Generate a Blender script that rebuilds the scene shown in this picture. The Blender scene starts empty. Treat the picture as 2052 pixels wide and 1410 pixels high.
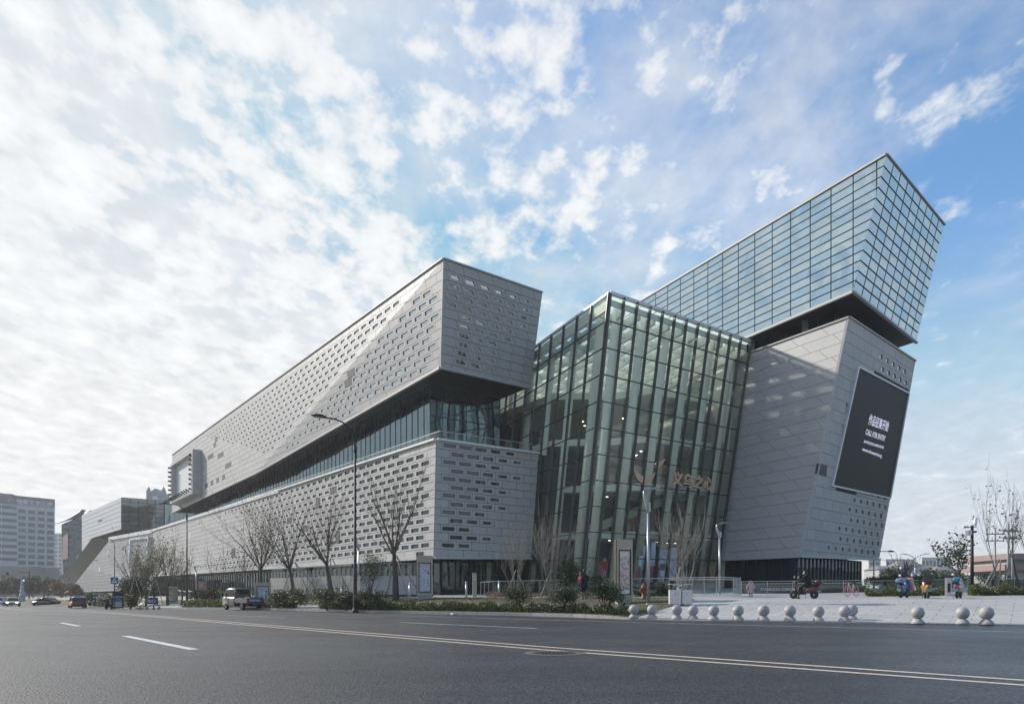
import bpy, bmesh, math, random
from mathutils import Vector, Matrix
random.seed(7)
SC = bpy.context.scene
COL = SC.collection
R = math.radians

# ------------------------------------------------------------------ camera
FPX, CX, HY, CAMZ = 1400.0, 1026.0, 1197.0, 1.0     # focal length, centre column and horizon row of the 2052 px photograph
cam_d = bpy.data.cameras.new('camera')
cam_d.sensor_fit = 'HORIZONTAL'; cam_d.sensor_width = 36.0
cam_d.lens = 36.0 * FPX / 2052.0
cam_d.shift_y = (HY - 705.0) / 2052.0
cam_d.clip_start = 0.1; cam_d.clip_end = 6000
cam = bpy.data.objects.new('camera', cam_d); COL.objects.link(cam)
cam.location = (0, 0, CAMZ); cam.rotation_euler = (R(90), 0, 0)
SC.camera = cam

# ------------------------------------------------------------------ light
SUN_EL, SUN_AZ = 30.0, -60.0          # azimuth clockwise from +Y (view axis); negative = left
SUN_DIR = Vector((math.sin(R(SUN_AZ)) * math.cos(R(SUN_EL)), math.cos(R(SUN_AZ)) * math.cos(R(SUN_EL)), math.sin(R(SUN_EL))))
sun_d = bpy.data.lights.new('sun', 'SUN'); sun_d.energy = 3.0; sun_d.angle = R(2.0); sun_d.color = (1.0, 0.94, 0.85)
sun = bpy.data.objects.new('sun', sun_d); COL.objects.link(sun)
sun.rotation_euler = (-SUN_DIR).to_track_quat('-Z', 'Y').to_euler()

W = bpy.data.worlds.new('World'); SC.world = W; W.use_nodes = True
SKY_STRENGTH = 0.15
def build_world():
    nt = W.node_tree; N = nt.nodes; L = nt.links; N.clear()
    def n(t, **k):
        x = N.new(t)
        for a, b in k.items(): setattr(x, a, b)
        return x
    def m(op, a, b=None, c=None, clamp=False):
        x = n('ShaderNodeMath', operation=op, use_clamp=clamp)
        for i, v in enumerate((a, b, c)):
            if v is None: continue
            if isinstance(v, (int, float)): x.inputs[i].default_value = v
            else: L.new(v, x.inputs[i])
        return x.outputs[0]
    out = n('ShaderNodeOutputWorld'); bg = n('ShaderNodeBackground'); bg.inputs[1].default_value = SKY_STRENGTH
    L.new(bg.outputs[0], out.inputs[0])
    sky = n('ShaderNodeTexSky', sky_type='NISHITA', sun_disc=False, sun_elevation=R(SUN_EL), sun_rotation=R(SUN_AZ))
    sky.air_density = 1.0; sky.dust_density = 0.3; sky.ozone_density = 2.2; sky.altitude = 50
    tc = n('ShaderNodeTexCoord'); sep = n('ShaderNodeSeparateXYZ'); L.new(tc.outputs['Generated'], sep.inputs[0])
    zz = m('ADD', m('MAXIMUM', sep.outputs[2], 0.0), 0.13)          # cloud layer: direction projected on a high sheet
    px = m('DIVIDE', sep.outputs[0], zz); py = m('DIVIDE', sep.outputs[1], zz)
    comb = n('ShaderNodeCombineXYZ'); L.new(px, comb.inputs[0]); L.new(py, comb.inputs[1])
    mp = n('ShaderNodeMapping'); mp.inputs['Rotation'].default_value = (0, 0, R(-24)); mp.inputs['Scale'].default_value = (1.0, 0.72, 1.0)
    L.new(comb.outputs[0], mp.inputs[0])
    def noise(scale, detail, rough, dist, src, off=0.0):
        x = n('ShaderNodeTexNoise'); x.inputs['Scale'].default_value = scale; x.inputs['Detail'].default_value = detail
        x.inputs['Roughness'].default_value = rough; x.inputs['Distortion'].default_value = dist
        if off:
            a = n('ShaderNodeVectorMath', operation='ADD'); a.inputs[1].default_value = (off, off * 0.7, off * 1.3); L.new(src, a.inputs[0]); src = a.outputs[0]
        L.new(src, x.inputs['Vector']); return x.outputs['Fac']
    warp = noise(1.1, 3, 0.5, 0.0, mp.outputs[0], 5.0)
    puffs = noise(8.6, 7, 0.55, 0.1, mp.outputs[0], 3.1)
    cells = noise(19.0, 6, 0.58, 0.1, mp.outputs[0], 9.4)
    big = noise(1.2, 4, 0.55, 0.2, mp.outputs[0], 21.0)
    veil = noise(3.0, 8, 0.60, 0.2, mp.outputs[0], 33.0)
    # cloud field thins out towards the right side of the sky
    grad = n('ShaderNodeMapRange'); grad.inputs['From Min'].default_value = -1.35; grad.inputs['From Max'].default_value = 1.2
    grad.inputs['To Min'].default_value = 0.22; grad.inputs['To Max'].default_value = -0.11
    L.new(px, grad.inputs[0])
    ahead = n('ShaderNodeMapRange', interpolation_type='SMOOTHSTEP'); ahead.inputs['From Min'].default_value = -0.7; ahead.inputs['From Max'].default_value = 1.0   # the bank lies ahead; the field is more broken overhead and behind
    ahead.inputs['To Min'].default_value = -0.20; ahead.inputs['To Max'].default_value = 0.0; L.new(py, ahead.inputs[0])
    gsum = m('ADD', grad.outputs[0], ahead.outputs[0])
    dens = m('ADD', m('ADD', m('MULTIPLY', puffs, 0.48), m('MULTIPLY', cells, 0.36)), m('MULTIPLY', big, 0.20))
    dens = m('ADD', dens, gsum)
    cl = n('ShaderNodeMapRange', interpolation_type='SMOOTHSTEP'); cl.inputs['From Min'].default_value = 0.47; cl.inputs['From Max'].default_value = 0.66
    L.new(dens, cl.inputs[0])
    vl = n('ShaderNodeMapRange', interpolation_type='SMOOTHSTEP'); vl.inputs['From Min'].default_value = 0.33; vl.inputs['From Max'].default_value = 0.78
    L.new(m('ADD', veil, m('MULTIPLY', gsum, 1.6)), vl.inputs[0])
    # whitish air towards the horizon
    hz = n('ShaderNodeMapRange', interpolation_type='SMOOTHSTEP'); hz.inputs['From Min'].default_value = 0.46; hz.inputs['From Max'].default_value = -0.02
    L.new(sep.outputs[2], hz.inputs[0])
    cover = m('MAXIMUM', m('MULTIPLY', cl.outputs[0], 0.92), m('MULTIPLY', vl.outputs[0], 0.80))
    cover = m('ADD', cover, m('MULTIPLY', m('SUBTRACT', 1.0, cover), m('MULTIPLY', hz.outputs[0], 0.80)))
    core = n('ShaderNodeMapRange', interpolation_type='SMOOTHSTEP'); core.inputs['From Min'].default_value = 0.30; core.inputs['From Max'].default_value = 0.75
    core.inputs['To Min'].default_value = 0.82; core.inputs['To Max'].default_value = 1.10
    L.new(m('ADD', m('MULTIPLY', puffs, 0.5), m('MULTIPLY', cells, 0.5)), core.inputs[0])
    cap = n('ShaderNodeMix', data_type='RGBA', blend_type='DARKEN'); cap.inputs[0].default_value = 1.0
    L.new(sky.outputs[0], cap.inputs[6]); cap.inputs[7].default_value = (2.2, 2.7, 3.4, 1)
    bw = n('ShaderNodeRGBToBW'); L.new(cap.outputs[2], bw.inputs[0])
    lum = m('MULTIPLY', m('ADD', m('MULTIPLY', bw.outputs[0], 0.28), 3.45), core.outputs[0])
    cc = n('ShaderNodeCombineColor'); L.new(m('MULTIPLY', lum, 0.99), cc.inputs[0]); L.new(m('MULTIPLY', lum, 0.995), cc.inputs[1]); L.new(m('MULTIPLY', lum, 1.0), cc.inputs[2])
    gm = n('ShaderNodeMix', data_type='RGBA', blend_type='MULTIPLY'); gm.inputs[0].default_value = 1.0
    L.new(cap.outputs[2], gm.inputs[6]); gm.inputs[7].default_value = (0.68, 0.88, 0.96, 1)
    mx = n('ShaderNodeMix', data_type='RGBA'); L.new(cover, mx.inputs[0]); L.new(gm.outputs[2], mx.inputs[6]); L.new(cc.outputs[0], mx.inputs[7])
    L.new(mx.outputs[2], bg.inputs[0])
build_world()
SC.view_settings.view_transform = 'Standard'; SC.view_settings.look = 'None'
SC.view_settings.exposure = 0.65; SC.view_settings.gamma = 1.0; SC.view_settings.use_curve_mapping = False
SC.render.engine = 'CYCLES'
cy = SC.cycles
cy.use_denoising = True; cy.max_bounces = 8; cy.diffuse_bounces = 3; cy.glossy_bounces = 4; cy.transparent_max_bounces = 24; cy.transmission_bounces = 4
cy.caustics_reflective = False; cy.caustics_refractive = False; cy.sample_clamp_indirect = 6

# ------------------------------------------------------------------ geometry helpers
def V(*a): return Vector(a)
def ray(px, py): return Vector(((px - CX) / FPX, 1.0, (HY - py) / FPX))
def at(px, py, Y): r = ray(px, py); return Vector((r.x * Y, Y, CAMZ + r.z * Y))
def proj(p): return (CX + FPX * p[0] / p[1], HY - FPX * (p[2] - CAMZ) / p[1])
def on_plane(px, py, pl):
    P, N = pl; r = ray(px, py); o = Vector((0, 0, CAMZ))
    return o + r * ((P - o).dot(N) / r.dot(N))
def plane3(a, b, c):
    n = (b - a).cross(c - a).normalized()
    if n.dot(a - Vector((0, 0, CAMZ))) > 0: n = -n
    return (a.copy(), n)
def vplane(a, d):                      # vertical plane through a along horizontal direction d
    return plane3(a, a + Vector((d[0], d[1], 0)), a + Vector((0, 0, 1)))

class MB:
    """collects geometry for ONE mesh object"""
    def __init__(s): s.v = []; s.f = []; s.mi = []; s.m = 0; s.smooth = []
    def add(s, vs, fs, sm=False):
        o = len(s.v); s.v += [tuple(x) for x in vs]
        for f in fs: s.f.append(tuple(i + o for i in f)); s.mi.append(s.m); s.smooth.append(sm)
        return s
    def poly(s, vs): return s.add(vs, [tuple(range(len(vs)))])
    def box(s, x0, x1, y0, y1, z0, z1, M=None):
        vs = [Vector(p) for p in ((x0,y0,z0),(x1,y0,z0),(x1,y1,z0),(x0,y1,z0),(x0,y0,z1),(x1,y0,z1),(x1,y1,z1),(x0,y1,z1))]
        if M is not None: vs = [M @ p for p in vs]
        return s.add(vs, [(3,2,1,0),(4,5,6,7),(0,1,5,4),(1,2,6,5),(2,3,7,6),(3,0,4,7)])
    def hexa(s, b, t):                 # prism from bottom loop b to top loop t
        n = len(b)
        fs = [tuple(range(n - 1, -1, -1)), tuple(range(n, 2 * n))] + [(i, (i + 1) % n, n + (i + 1) % n, n + i) for i in range(n)]
        return s.add(list(b) + list(t), fs)
    def bar(s, a, b, w, h, up=Vector((0, 0, 1))):     # rectangular bar from a to b, width w, height h (along up)
        a = Vector(a); b = Vector(b); d = (b - a)
        if d.length < 1e-6: return s
        d.normalize(); sx = d.cross(up)
        if sx.length < 1e-4: sx = d.cross(Vector((1, 0, 0)))
        sx.normalize(); u = sx.cross(d).normalized()
        q = [(-w/2,-h/2),(w/2,-h/2),(w/2,h/2),(-w/2,h/2)]
        return s.hexa([a + sx*i + u*j for i, j in q], [b + sx*i + u*j for i, j in q])
    def tube(s, pts, rad, n=6, cap=True, sm=True):
        pts = [Vector(p) for p in pts]; k = len(pts)
        if not isinstance(rad, (list, tuple)): rad = [rad] * k
        o = len(s.v); prev = None
        for i, p in enumerate(pts):
            d = (pts[min(i + 1, k - 1)] - pts[max(i - 1, 0)])
            if d.length < 1e-9: d = Vector((0, 0, 1))
            d.normalize()
            if prev is None: prev = d.orthogonal().normalized()
            a = prev - d * prev.dot(d)
            if a.length < 1e-5: a = d.orthogonal()
            a.normalize(); prev = a; b = d.cross(a)
            for j in range(n):
                t = 2 * math.pi * j / n
                s.v.append(tuple(p + (a * math.cos(t) + b * math.sin(t)) * rad[i]))
        for i in range(k - 1):
            for j in range(n):
                s.f.append((o+i*n+j, o+i*n+(j+1)%n, o+(i+1)*n+(j+1)%n, o+(i+1)*n+j)); s.mi.append(s.m); s.smooth.append(sm)
        if cap:
            s.f.append(tuple(o+j for j in range(n-1,-1,-1))); s.mi.append(s.m); s.smooth.append(False)
            s.f.append(tuple(o+(k-1)*n+j for j in range(n))); s.mi.append(s.m); s.smooth.append(False)
        return s
    def lathe(s, prof, n=16, c=(0,0,0), M=None, sm=True):
        o = len(s.v)
        for r, z in prof:
            for j in range(n):
                t = 2*math.pi*j/n; p = Vector((c[0]+r*math.cos(t), c[1]+r*math.sin(t), c[2]+z))
                s.v.append(tuple(M @ p if M is not None else p))
        for i in range(len(prof)-1):
            for j in range(n):
                s.f.append((o+i*n+j, o+i*n+(j+1)%n, o+(i+1)*n+(j+1)%n, o+(i+1)*n+j)); s.mi.append(s.m); s.smooth.append(sm)
        s.f.append(tuple(o+j for j in range(n-1,-1,-1))); s.mi.append(s.m); s.smooth.append(False)
        k = len(prof)-1
        s.f.append(tuple(o+k*n+j for j in range(n))); s.mi.append(s.m); s.smooth.append(False)
        return s
    def loft(s, rings, cap=True, sm=True):
        n = len(rings[0]); o = len(s.v)
        for r in rings: s.v += [tuple(p) for p in r]
        for i in range(len(rings)-1):
            for j in range(n):
                s.f.append((o+i*n+j, o+i*n+(j+1)%n, o+(i+1)*n+(j+1)%n, o+(i+1)*n+j)); s.mi.append(s.m); s.smooth.append(sm)
        if cap:
            s.f.append(tuple(o+j for j in range(n-1,-1,-1))); s.mi.append(s.m); s.smooth.append(False)
            k = len(rings)-1
            s.f.append(tuple(o+k*n+j for j in range(n))); s.mi.append(s.m); s.smooth.append(False)
        return s
    def mesh(s, name):
        me = bpy.data.meshes.new(name); me.from_pydata(s.v, [], s.f)
        me.polygons.foreach_set('use_smooth', s.smooth)
        if any(s.mi): me.polygons.foreach_set('material_index', s.mi)
        me.update(); return me
    def build(s, name, mat, parent=None, bevel=0.0, fixn=False):
        me = s.mesh(name)
        if fixn or bevel:
            bm = bmesh.new(); bm.from_mesh(me); bmesh.ops.recalc_face_normals(bm, faces=bm.faces[:])
            if bevel:
                bmesh.ops.bevel(bm, geom=[e for e in bm.edges if len(e.link_faces) == 2 and e.calc_face_angle(0) > 0.6], offset=bevel, segments=2, affect='EDGES', profile=0.6)
            bm.to_mesh(me); bm.free()
        for mm in (mat if isinstance(mat, (list, tuple)) else [mat]): me.materials.append(mm)
        return link(name, me, parent)
def link(name, me, parent=None, loc=None):
    o = bpy.data.objects.new(name, me); COL.objects.link(o)
    if parent is not None: o.parent = parent
    if loc is not None: o.location = loc
    return o
def tag(o, label=None, cat=None, group=None, kind=None):
    if label: o['label'] = label
    if cat: o['category'] = cat
    if group: o['group'] = group
    if kind: o['kind'] = kind
    return o
def thing(name, label, cat, loc=(0,0,0), rz=0.0, group=None):
    o = bpy.data.objects.new(name, None); COL.objects.link(o); o.empty_display_size = 0.3
    o.location = loc; o.rotation_euler = (0, 0, rz)
    return tag(o, label, cat, group)
def copy_tree(o, parent=None):
    c = o.copy(); COL.objects.link(c); c.parent = parent
    for ch in o.children: copy_tree(ch, c)
    return c

# ------------------------------------------------------------------ materials
def mat(name, col, rough=0.6, metal=0.0, spec=0.5, var=0.0, vscale=3.0, bump=0.0, bscale=40.0, island=0.0, coat=0.0, emit=None, estr=0.0, stain=0.0, sscale=0.3, col2=None, alpha=None):
    M = bpy.data.materials.new(name); M.use_nodes = True
    nt = M.node_tree; N = nt.nodes; L = nt.links; p = N['Principled BSDF']
    p.inputs['Base Color'].default_value = (*col, 1); p.inputs['Roughness'].default_value = rough
    p.inputs['Metallic'].default_value = metal; p.inputs['Specular IOR Level'].default_value = spec; p.inputs['Coat Weight'].default_value = coat
    if emit: p.inputs['Emission Color'].default_value = (*emit, 1); p.inputs['Emission Strength'].default_value = estr
    src = None
    tc = N.new('ShaderNodeTexCoord')
    def noise(scale, det=5.0, rg=0.6, coord='Object'):
        x = N.new('ShaderNodeTexNoise'); x.inputs['Scale'].default_value = scale; x.inputs['Detail'].default_value = det; x.inputs['Roughness'].default_value = rg
        L.new(tc.outputs[coord], x.inputs['Vector']); return x.outputs['Fac']
    def mul_by(fac, amt, src):
        mr = N.new('ShaderNodeMapRange'); mr.inputs['From Min'].default_value = 0.25; mr.inputs['From Max'].default_value = 0.75
        mr.inputs['To Min'].default_value = 1 - amt; mr.inputs['To Max'].default_value = 1 + amt; L.new(fac, mr.inputs[0])
        mx = N.new('ShaderNodeMix'); mx.data_type = 'RGBA'; mx.blend_type = 'MULTIPLY'; mx.inputs[0].default_value = 1
        if src is None: mx.inputs[6].default_value = (*col, 1)
        else: L.new(src, mx.inputs[6])
        L.new(mr.outputs[0], mx.inputs[7]); return mx.outputs[2]
    if col2:
        mx = N.new('ShaderNodeMix'); mx.data_type = 'RGBA'; mx.inputs[6].default_value = (*col, 1); mx.inputs[7].default_value = (*col2, 1)
        mr = N.new('ShaderNodeMapRange'); mr.inputs['From Min'].default_value = 0.38; mr.inputs['From Max'].default_value = 0.62
        L.new(noise(vscale, 6, 0.65), mr.inputs[0]); L.new(mr.outputs[0], mx.inputs[0]); src = mx.outputs[2]
    if var: src = mul_by(noise(vscale), var, src)
    if stain: src = mul_by(noise(sscale, 6, 0.65), stain, src)
    if island:
        g = N.new('ShaderNodeNewGeometry'); src = mul_by(g.outputs['Random Per Island'], island, src)
    if src is not None: L.new(src, p.inputs['Base Color'])
    if bump:
        b = N.new('ShaderNodeBump'); b.inputs['Strength'].default_value = bump; b.inputs['Distance'].default_value = 0.02
        L.new(noise(bscale, 4), b.inputs['Height']); L.new(b.outputs[0], p.inputs['Normal'])
    return M

def schlick(N, L, r0):
    g = N.new('ShaderNodeNewGeometry'); dt = N.new('ShaderNodeVectorMath'); dt.operation = 'DOT_PRODUCT'
    L.new(g.outputs['Normal'], dt.inputs[0]); L.new(g.outputs['Incoming'], dt.inputs[1])
    def m(op, a, b=None):
        x = N.new('ShaderNodeMath'); x.operation = op
        for i, v in enumerate((a, b)):
            if v is None: continue
            if isinstance(v, float): x.inputs[i].default_value = v
            else: L.new(v, x.inputs[i])
        return x.outputs[0]
    c = m('ABSOLUTE', dt.outputs['Value'])
    return m('ADD', m('MULTIPLY', m('POWER', m('SUBTRACT', 1.0, c), 5.0), 1.0 - r0), r0)
def mat_mirror_glass(name, tint, rough, mix_dark, wav=0.02, wscale=0.35, tilt=0.02, tvar=0.0):
    """reflective coated glazing: mirror tint over a dark body, panes slightly out of plane and wavy"""
    M = bpy.data.materials.new(name); M.use_nodes = True
    nt = M.node_tree; N = nt.nodes; L = nt.links; N.clear()
    out = N.new('ShaderNodeOutputMaterial'); mix = N.new('ShaderNodeMixShader')
    d = N.new('ShaderNodeBsdfDiffuse'); d.inputs[0].default_value = (0.02, 0.03, 0.035, 1)
    g = N.new('ShaderNodeBsdfGlossy'); g.inputs['Color'].default_value = (*tint, 1); g.inputs['Roughness'].default_value = rough
    L.new(schlick(N, L, mix_dark), mix.inputs[0]); L.new(d.outputs[0], mix.inputs[1]); L.new(g.outputs[0], mix.inputs[2]); L.new(mix.outputs[0], out.inputs[0])
    tc = N.new('ShaderNodeTexCoord'); geo = N.new('ShaderNodeNewGeometry')
    wn = N.new('ShaderNodeTexWhiteNoise'); wn.noise_dimensions = '1D'; L.new(geo.outputs['Random Per Island'], wn.inputs['W'])
    sub = N.new('ShaderNodeVectorMath'); sub.operation = 'SUBTRACT'; L.new(wn.outputs['Color'], sub.inputs[0]); sub.inputs[1].default_value = (0.5, 0.5, 0.5)
    sc = N.new('ShaderNodeVectorMath'); sc.operation = 'SCALE'; L.new(sub.outputs[0], sc.inputs[0]); sc.inputs['Scale'].default_value = tilt
    nz = N.new('ShaderNodeTexNoise'); nz.inputs['Scale'].default_value = wscale; nz.inputs['Detail'].default_value = 2
    vadd = N.new('ShaderNodeVectorMath'); vadd.operation = 'ADD'; L.new(tc.outputs['Object'], vadd.inputs[0])
    sc3 = N.new('ShaderNodeVectorMath'); sc3.operation = 'SCALE'; sc3.inputs['Scale'].default_value = 40; L.new(wn.outputs['Color'], sc3.inputs[0]); L.new(sc3.outputs[0], vadd.inputs[1])
    L.new(vadd.outputs[0], nz.inputs['Vector'])
    s2 = N.new('ShaderNodeVectorMath'); s2.operation = 'SUBTRACT'; L.new(nz.outputs['Color'], s2.inputs[0]); s2.inputs[1].default_value = (0.5, 0.5, 0.5)
    s3 = N.new('ShaderNodeVectorMath'); s3.operation = 'SCALE'; L.new(s2.outputs[0], s3.inputs[0]); s3.inputs['Scale'].default_value = wav
    a1 = N.new('ShaderNodeVectorMath'); a1.operation = 'ADD'; L.new(sc.outputs[0], a1.inputs[0]); L.new(s3.outputs[0], a1.inputs[1])
    a2 = N.new('ShaderNodeVectorMath'); a2.operation = 'ADD'; L.new(geo.outputs['Normal'], a2.inputs[0]); L.new(a1.outputs[0], a2.inputs[1])
    nn = N.new('ShaderNodeVectorMath'); nn.operation = 'NORMALIZE'; L.new(a2.outputs[0], nn.inputs[0])
    L.new(nn.outputs[0], g.inputs['Normal'])
    if tvar:                                  # sky reflection put into the tint: some panes warmer and paler, some deeper blue
        mxc = N.new('ShaderNodeMix'); mxc.data_type = 'RGBA'; mxc.inputs[6].default_value = (tint[0]*(1-tvar*0.45), tint[1]*(1-tvar*0.25), tint[2]*(1-tvar*0.12), 1); mxc.inputs[7].default_value = (min(1, tint[0]*1.25), min(1, tint[1]*1.08), tint[2]*0.96, 1)
        oi = N.new('ShaderNodeObjectInfo'); ad = N.new('ShaderNodeMath'); ad.operation = 'ADD'; L.new(oi.outputs['Random'], ad.inputs[0]); L.new(geo.outputs['Random Per Island'], ad.inputs[1])
        fr_ = N.new('ShaderNodeMath'); fr_.operation = 'FRACT'; L.new(ad.outputs[0], fr_.inputs[0]); L.new(fr_.outputs[0], mxc.inputs[0]); L.new(mxc.outputs[2], g.inputs['Color'])
    return M
def mat_clear_glass(name, tint, refl=0.10, ior=1.5, rtint=(0.9, 0.96, 0.95), wav=0.015, wscale=0.4):
    M = bpy.data.materials.new(name); M.use_nodes = True
    nt = M.node_tree; N = nt.nodes; L = nt.links; N.clear()
    out = N.new('ShaderNodeOutputMaterial'); mix = N.new('ShaderNodeMixShader')
    t = N.new('ShaderNodeBsdfTransparent'); t.inputs[0].default_value = (*tint, 1)
    g = N.new('ShaderNodeBsdfGlossy'); g.inputs['Color'].default_value = (*rtint, 1); g.inputs['Roughness'].default_value = 0.02
    geo = N.new('ShaderNodeNewGeometry'); tc = N.new('ShaderNodeTexCoord')
    nz = N.new('ShaderNodeTexNoise'); nz.inputs['Scale'].default_value = wscale; nz.inputs['Detail'].default_value = 2; L.new(tc.outputs['Object'], nz.inputs['Vector'])
    s2 = N.new('ShaderNodeVectorMath'); s2.operation = 'SUBTRACT'; L.new(nz.outputs['Color'], s2.inputs[0]); s2.inputs[1].default_value = (0.5, 0.5, 0.5)
    s3 = N.new('ShaderNodeVectorMath'); s3.operation = 'SCALE'; L.new(s2.outputs[0], s3.inputs[0]); s3.inputs['Scale'].default_value = wav
    a2 = N.new('ShaderNodeVectorMath'); a2.operation = 'ADD'; L.new(geo.outputs['Normal'], a2.inputs[0]); L.new(s3.outputs[0], a2.inputs[1])
    nn = N.new('ShaderNodeVectorMath'); nn.operation = 'NORMALIZE'; L.new(a2.outputs[0], nn.inputs[0]); L.new(nn.outputs[0], g.inputs['Normal'])
    L.new(schlick(N, L, refl), mix.inputs[0]); L.new(t.outputs[0], mix.inputs[1]); L.new(g.outputs[0], mix.inputs[2]); L.new(mix.outputs[0], out.inputs[0])
    return M
def mat_leaf(name, c1, c2, rough=0.5, trans=0.25):
    M = bpy.data.materials.new(name); M.use_nodes = True
    nt = M.node_tree; N = nt.nodes; L = nt.links; p = N['Principled BSDF']
    g = N.new('ShaderNodeNewGeometry'); mx = N.new('ShaderNodeMix'); mx.data_type = 'RGBA'
    mx.inputs[6].default_value = (*c1, 1); mx.inputs[7].default_value = (*c2, 1); L.new(g.outputs['Random Per Island'], mx.inputs[0])
    L.new(mx.outputs[2], p.inputs['Base Color']); p.inputs['Roughness'].default_value = rough
    tr = N.new('ShaderNodeBsdfTranslucent'); L.new(mx.outputs[2], tr.inputs[0])
    ms = N.new('ShaderNodeMixShader'); ms.inputs[0].default_value = trans
    L.new(p.outputs[0], ms.inputs[1]); L.new(tr.outputs[0], ms.inputs[2]); L.new(ms.outputs[0], N['Material Output'].inputs[0])
    return M

MT = {}
MT['panel'] = mat('panel_aluminium', (0.44, 0.432, 0.422), 0.55, 0.0, 0.5, var=0.04, vscale=1.5, island=0.035, stain=0.05, sscale=0.25)
MT['panel_warm'] = mat('panel_warm_stone', (0.43, 0.422, 0.414), 0.6, 0.0, 0.5, var=0.04, vscale=2.5, island=0.04, stain=0.06, sscale=0.2)
MT['panel_metal'] = mat('panel_brushed', (0.44, 0.434, 0.426), 0.55, 0.0, 0.5, var=0.03, vscale=1.5, island=0.03, stain=0.05, sscale=0.2)
MT['louvre'] = mat('louvre_dark', (0.05, 0.05, 0.052), 0.5)
MT['backing'] = mat('joint_dark', (0.06, 0.06, 0.062), 0.8)
MT['trim'] = mat('trim_white', (0.72, 0.72, 0.72), 0.45, 0.1)
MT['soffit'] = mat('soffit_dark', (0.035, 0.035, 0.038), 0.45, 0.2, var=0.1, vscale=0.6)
MT['mullion'] = mat('mullion_dark', (0.05, 0.053, 0.055), 0.4, 0.4)
MT['mullion_mid'] = mat('mullion_grey', (0.085, 0.09, 0.09), 0.4, 0.4)
MT['win'] = mat_mirror_glass('window_glazing', (0.82, 0.90, 0.98), 0.03, 0.50, wav=0.03, wscale=0.6, tilt=0.05)
MT['boxglass'] = mat_mirror_glass('box_glazing', (0.56, 0.77, 0.93), 0.015, 0.66, wav=0.22, wscale=0.10, tilt=0.025, tvar=0.22)
MT['shop'] = mat_mirror_glass('shop_glazing', (0.55, 0.66, 0.70), 0.02, 0.10, wav=0.02, wscale=0.4, tilt=0.02)
MT['terrace'] = mat_mirror_glass('terrace_glazing', (0.46, 0.62, 0.72), 0.02, 0.28, wav=0.06, wscale=0.25, tilt=0.05)
MT['win_dark'] = mat_mirror_glass('window_glazing_dark', (0.62, 0.72, 0.76), 0.03, 0.09, wav=0.04, wscale=0.6, tilt=0.06)
MT['atrium'] = mat_clear_glass('atrium_glazing', (0.90, 0.945, 0.865), 0.07)
def sun_diffuser():  # milky finish added to diffuse the sun and weaken dapples on the tower
    M = bpy.data.materials.new('sun_diffusing_roof_glass'); M.use_nodes = True; nt = M.node_tree; N = nt.nodes; L = nt.links; N.clear()
    o = N.new('ShaderNodeOutputMaterial'); a = N.new('ShaderNodeMixShader'); t = N.new('ShaderNodeBsdfTransparent'); t.inputs[0].default_value = (0.75, 0.88, 0.88, 1)
    d = N.new('ShaderNodeBsdfTranslucent'); d.inputs[0].default_value = (0.78, 0.86, 0.85, 1); a.inputs[0].default_value = 0.93
    L.new(t.outputs[0], a.inputs[1]); L.new(d.outputs[0], a.inputs[2]); L.new(a.outputs[0], o.inputs[0]); return M
MT['sun_diffuser'] = sun_diffuser()
MT['railglass'] = mat_clear_glass('rail_glazing', (0.72, 0.84, 0.83), 0.05)
MT['cream'] = mat('plaster_cream', (0.80, 0.80, 0.74), 0.7, var=0.05)
MT['slab'] = mat('slab_edge', (0.38, 0.38, 0.36), 0.6)
MT['steel'] = mat('steel_satin', (0.42, 0.43, 0.44), 0.4, 0.7)
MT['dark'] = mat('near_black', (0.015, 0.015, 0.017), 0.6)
MT['white'] = mat('white_paint', (0.78, 0.78, 0.78), 0.45)
MT['downlight'] = mat('downlight', (0.9, 0.9, 0.85), 0.5, emit=(1.0, 0.93, 0.8), estr=6.0)

def text_mesh(body, size=1.0, extrude=0.02, align='LEFT', offset=0.0):
    cu = bpy.data.curves.new('lettering', 'FONT'); cu.body = body; cu.size = size; cu.extrude = extrude
    cu.align_x = align; cu.offset = offset; cu.resolution_u = 3
    o = bpy.data.objects.new('lettering_tmp', cu); COL.objects.link(o)
    bpy.context.view_layer.update()
    me = bpy.data.meshes.new_from_object(o.evaluated_get(bpy.context.evaluated_depsgraph_get()))
    bpy.data.objects.remove(o); bpy.data.curves.remove(cu)
    return me
def text_obj(name, body, M, mat_, parent, size=1.0, extrude=0.02, align='LEFT', offset=0.0, fit=None):
    me = text_mesh(body, size, extrude, align, offset)
    if fit and len(me.vertices):       # scale to (width, height)
        xs = [v.co.x for v in me.vertices]; ys = [v.co.y for v in me.vertices]
        w = max(xs) - min(xs); h = max(ys) - min(ys); x0 = min(xs); y0 = min(ys)
        for v in me.vertices: v.co.x = (v.co.x - x0) * fit[0] / w; v.co.y = (v.co.y - y0) * fit[1] / h
    me.transform(M); me.materials.append(mat_)
    return link(name, me, parent)
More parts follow.
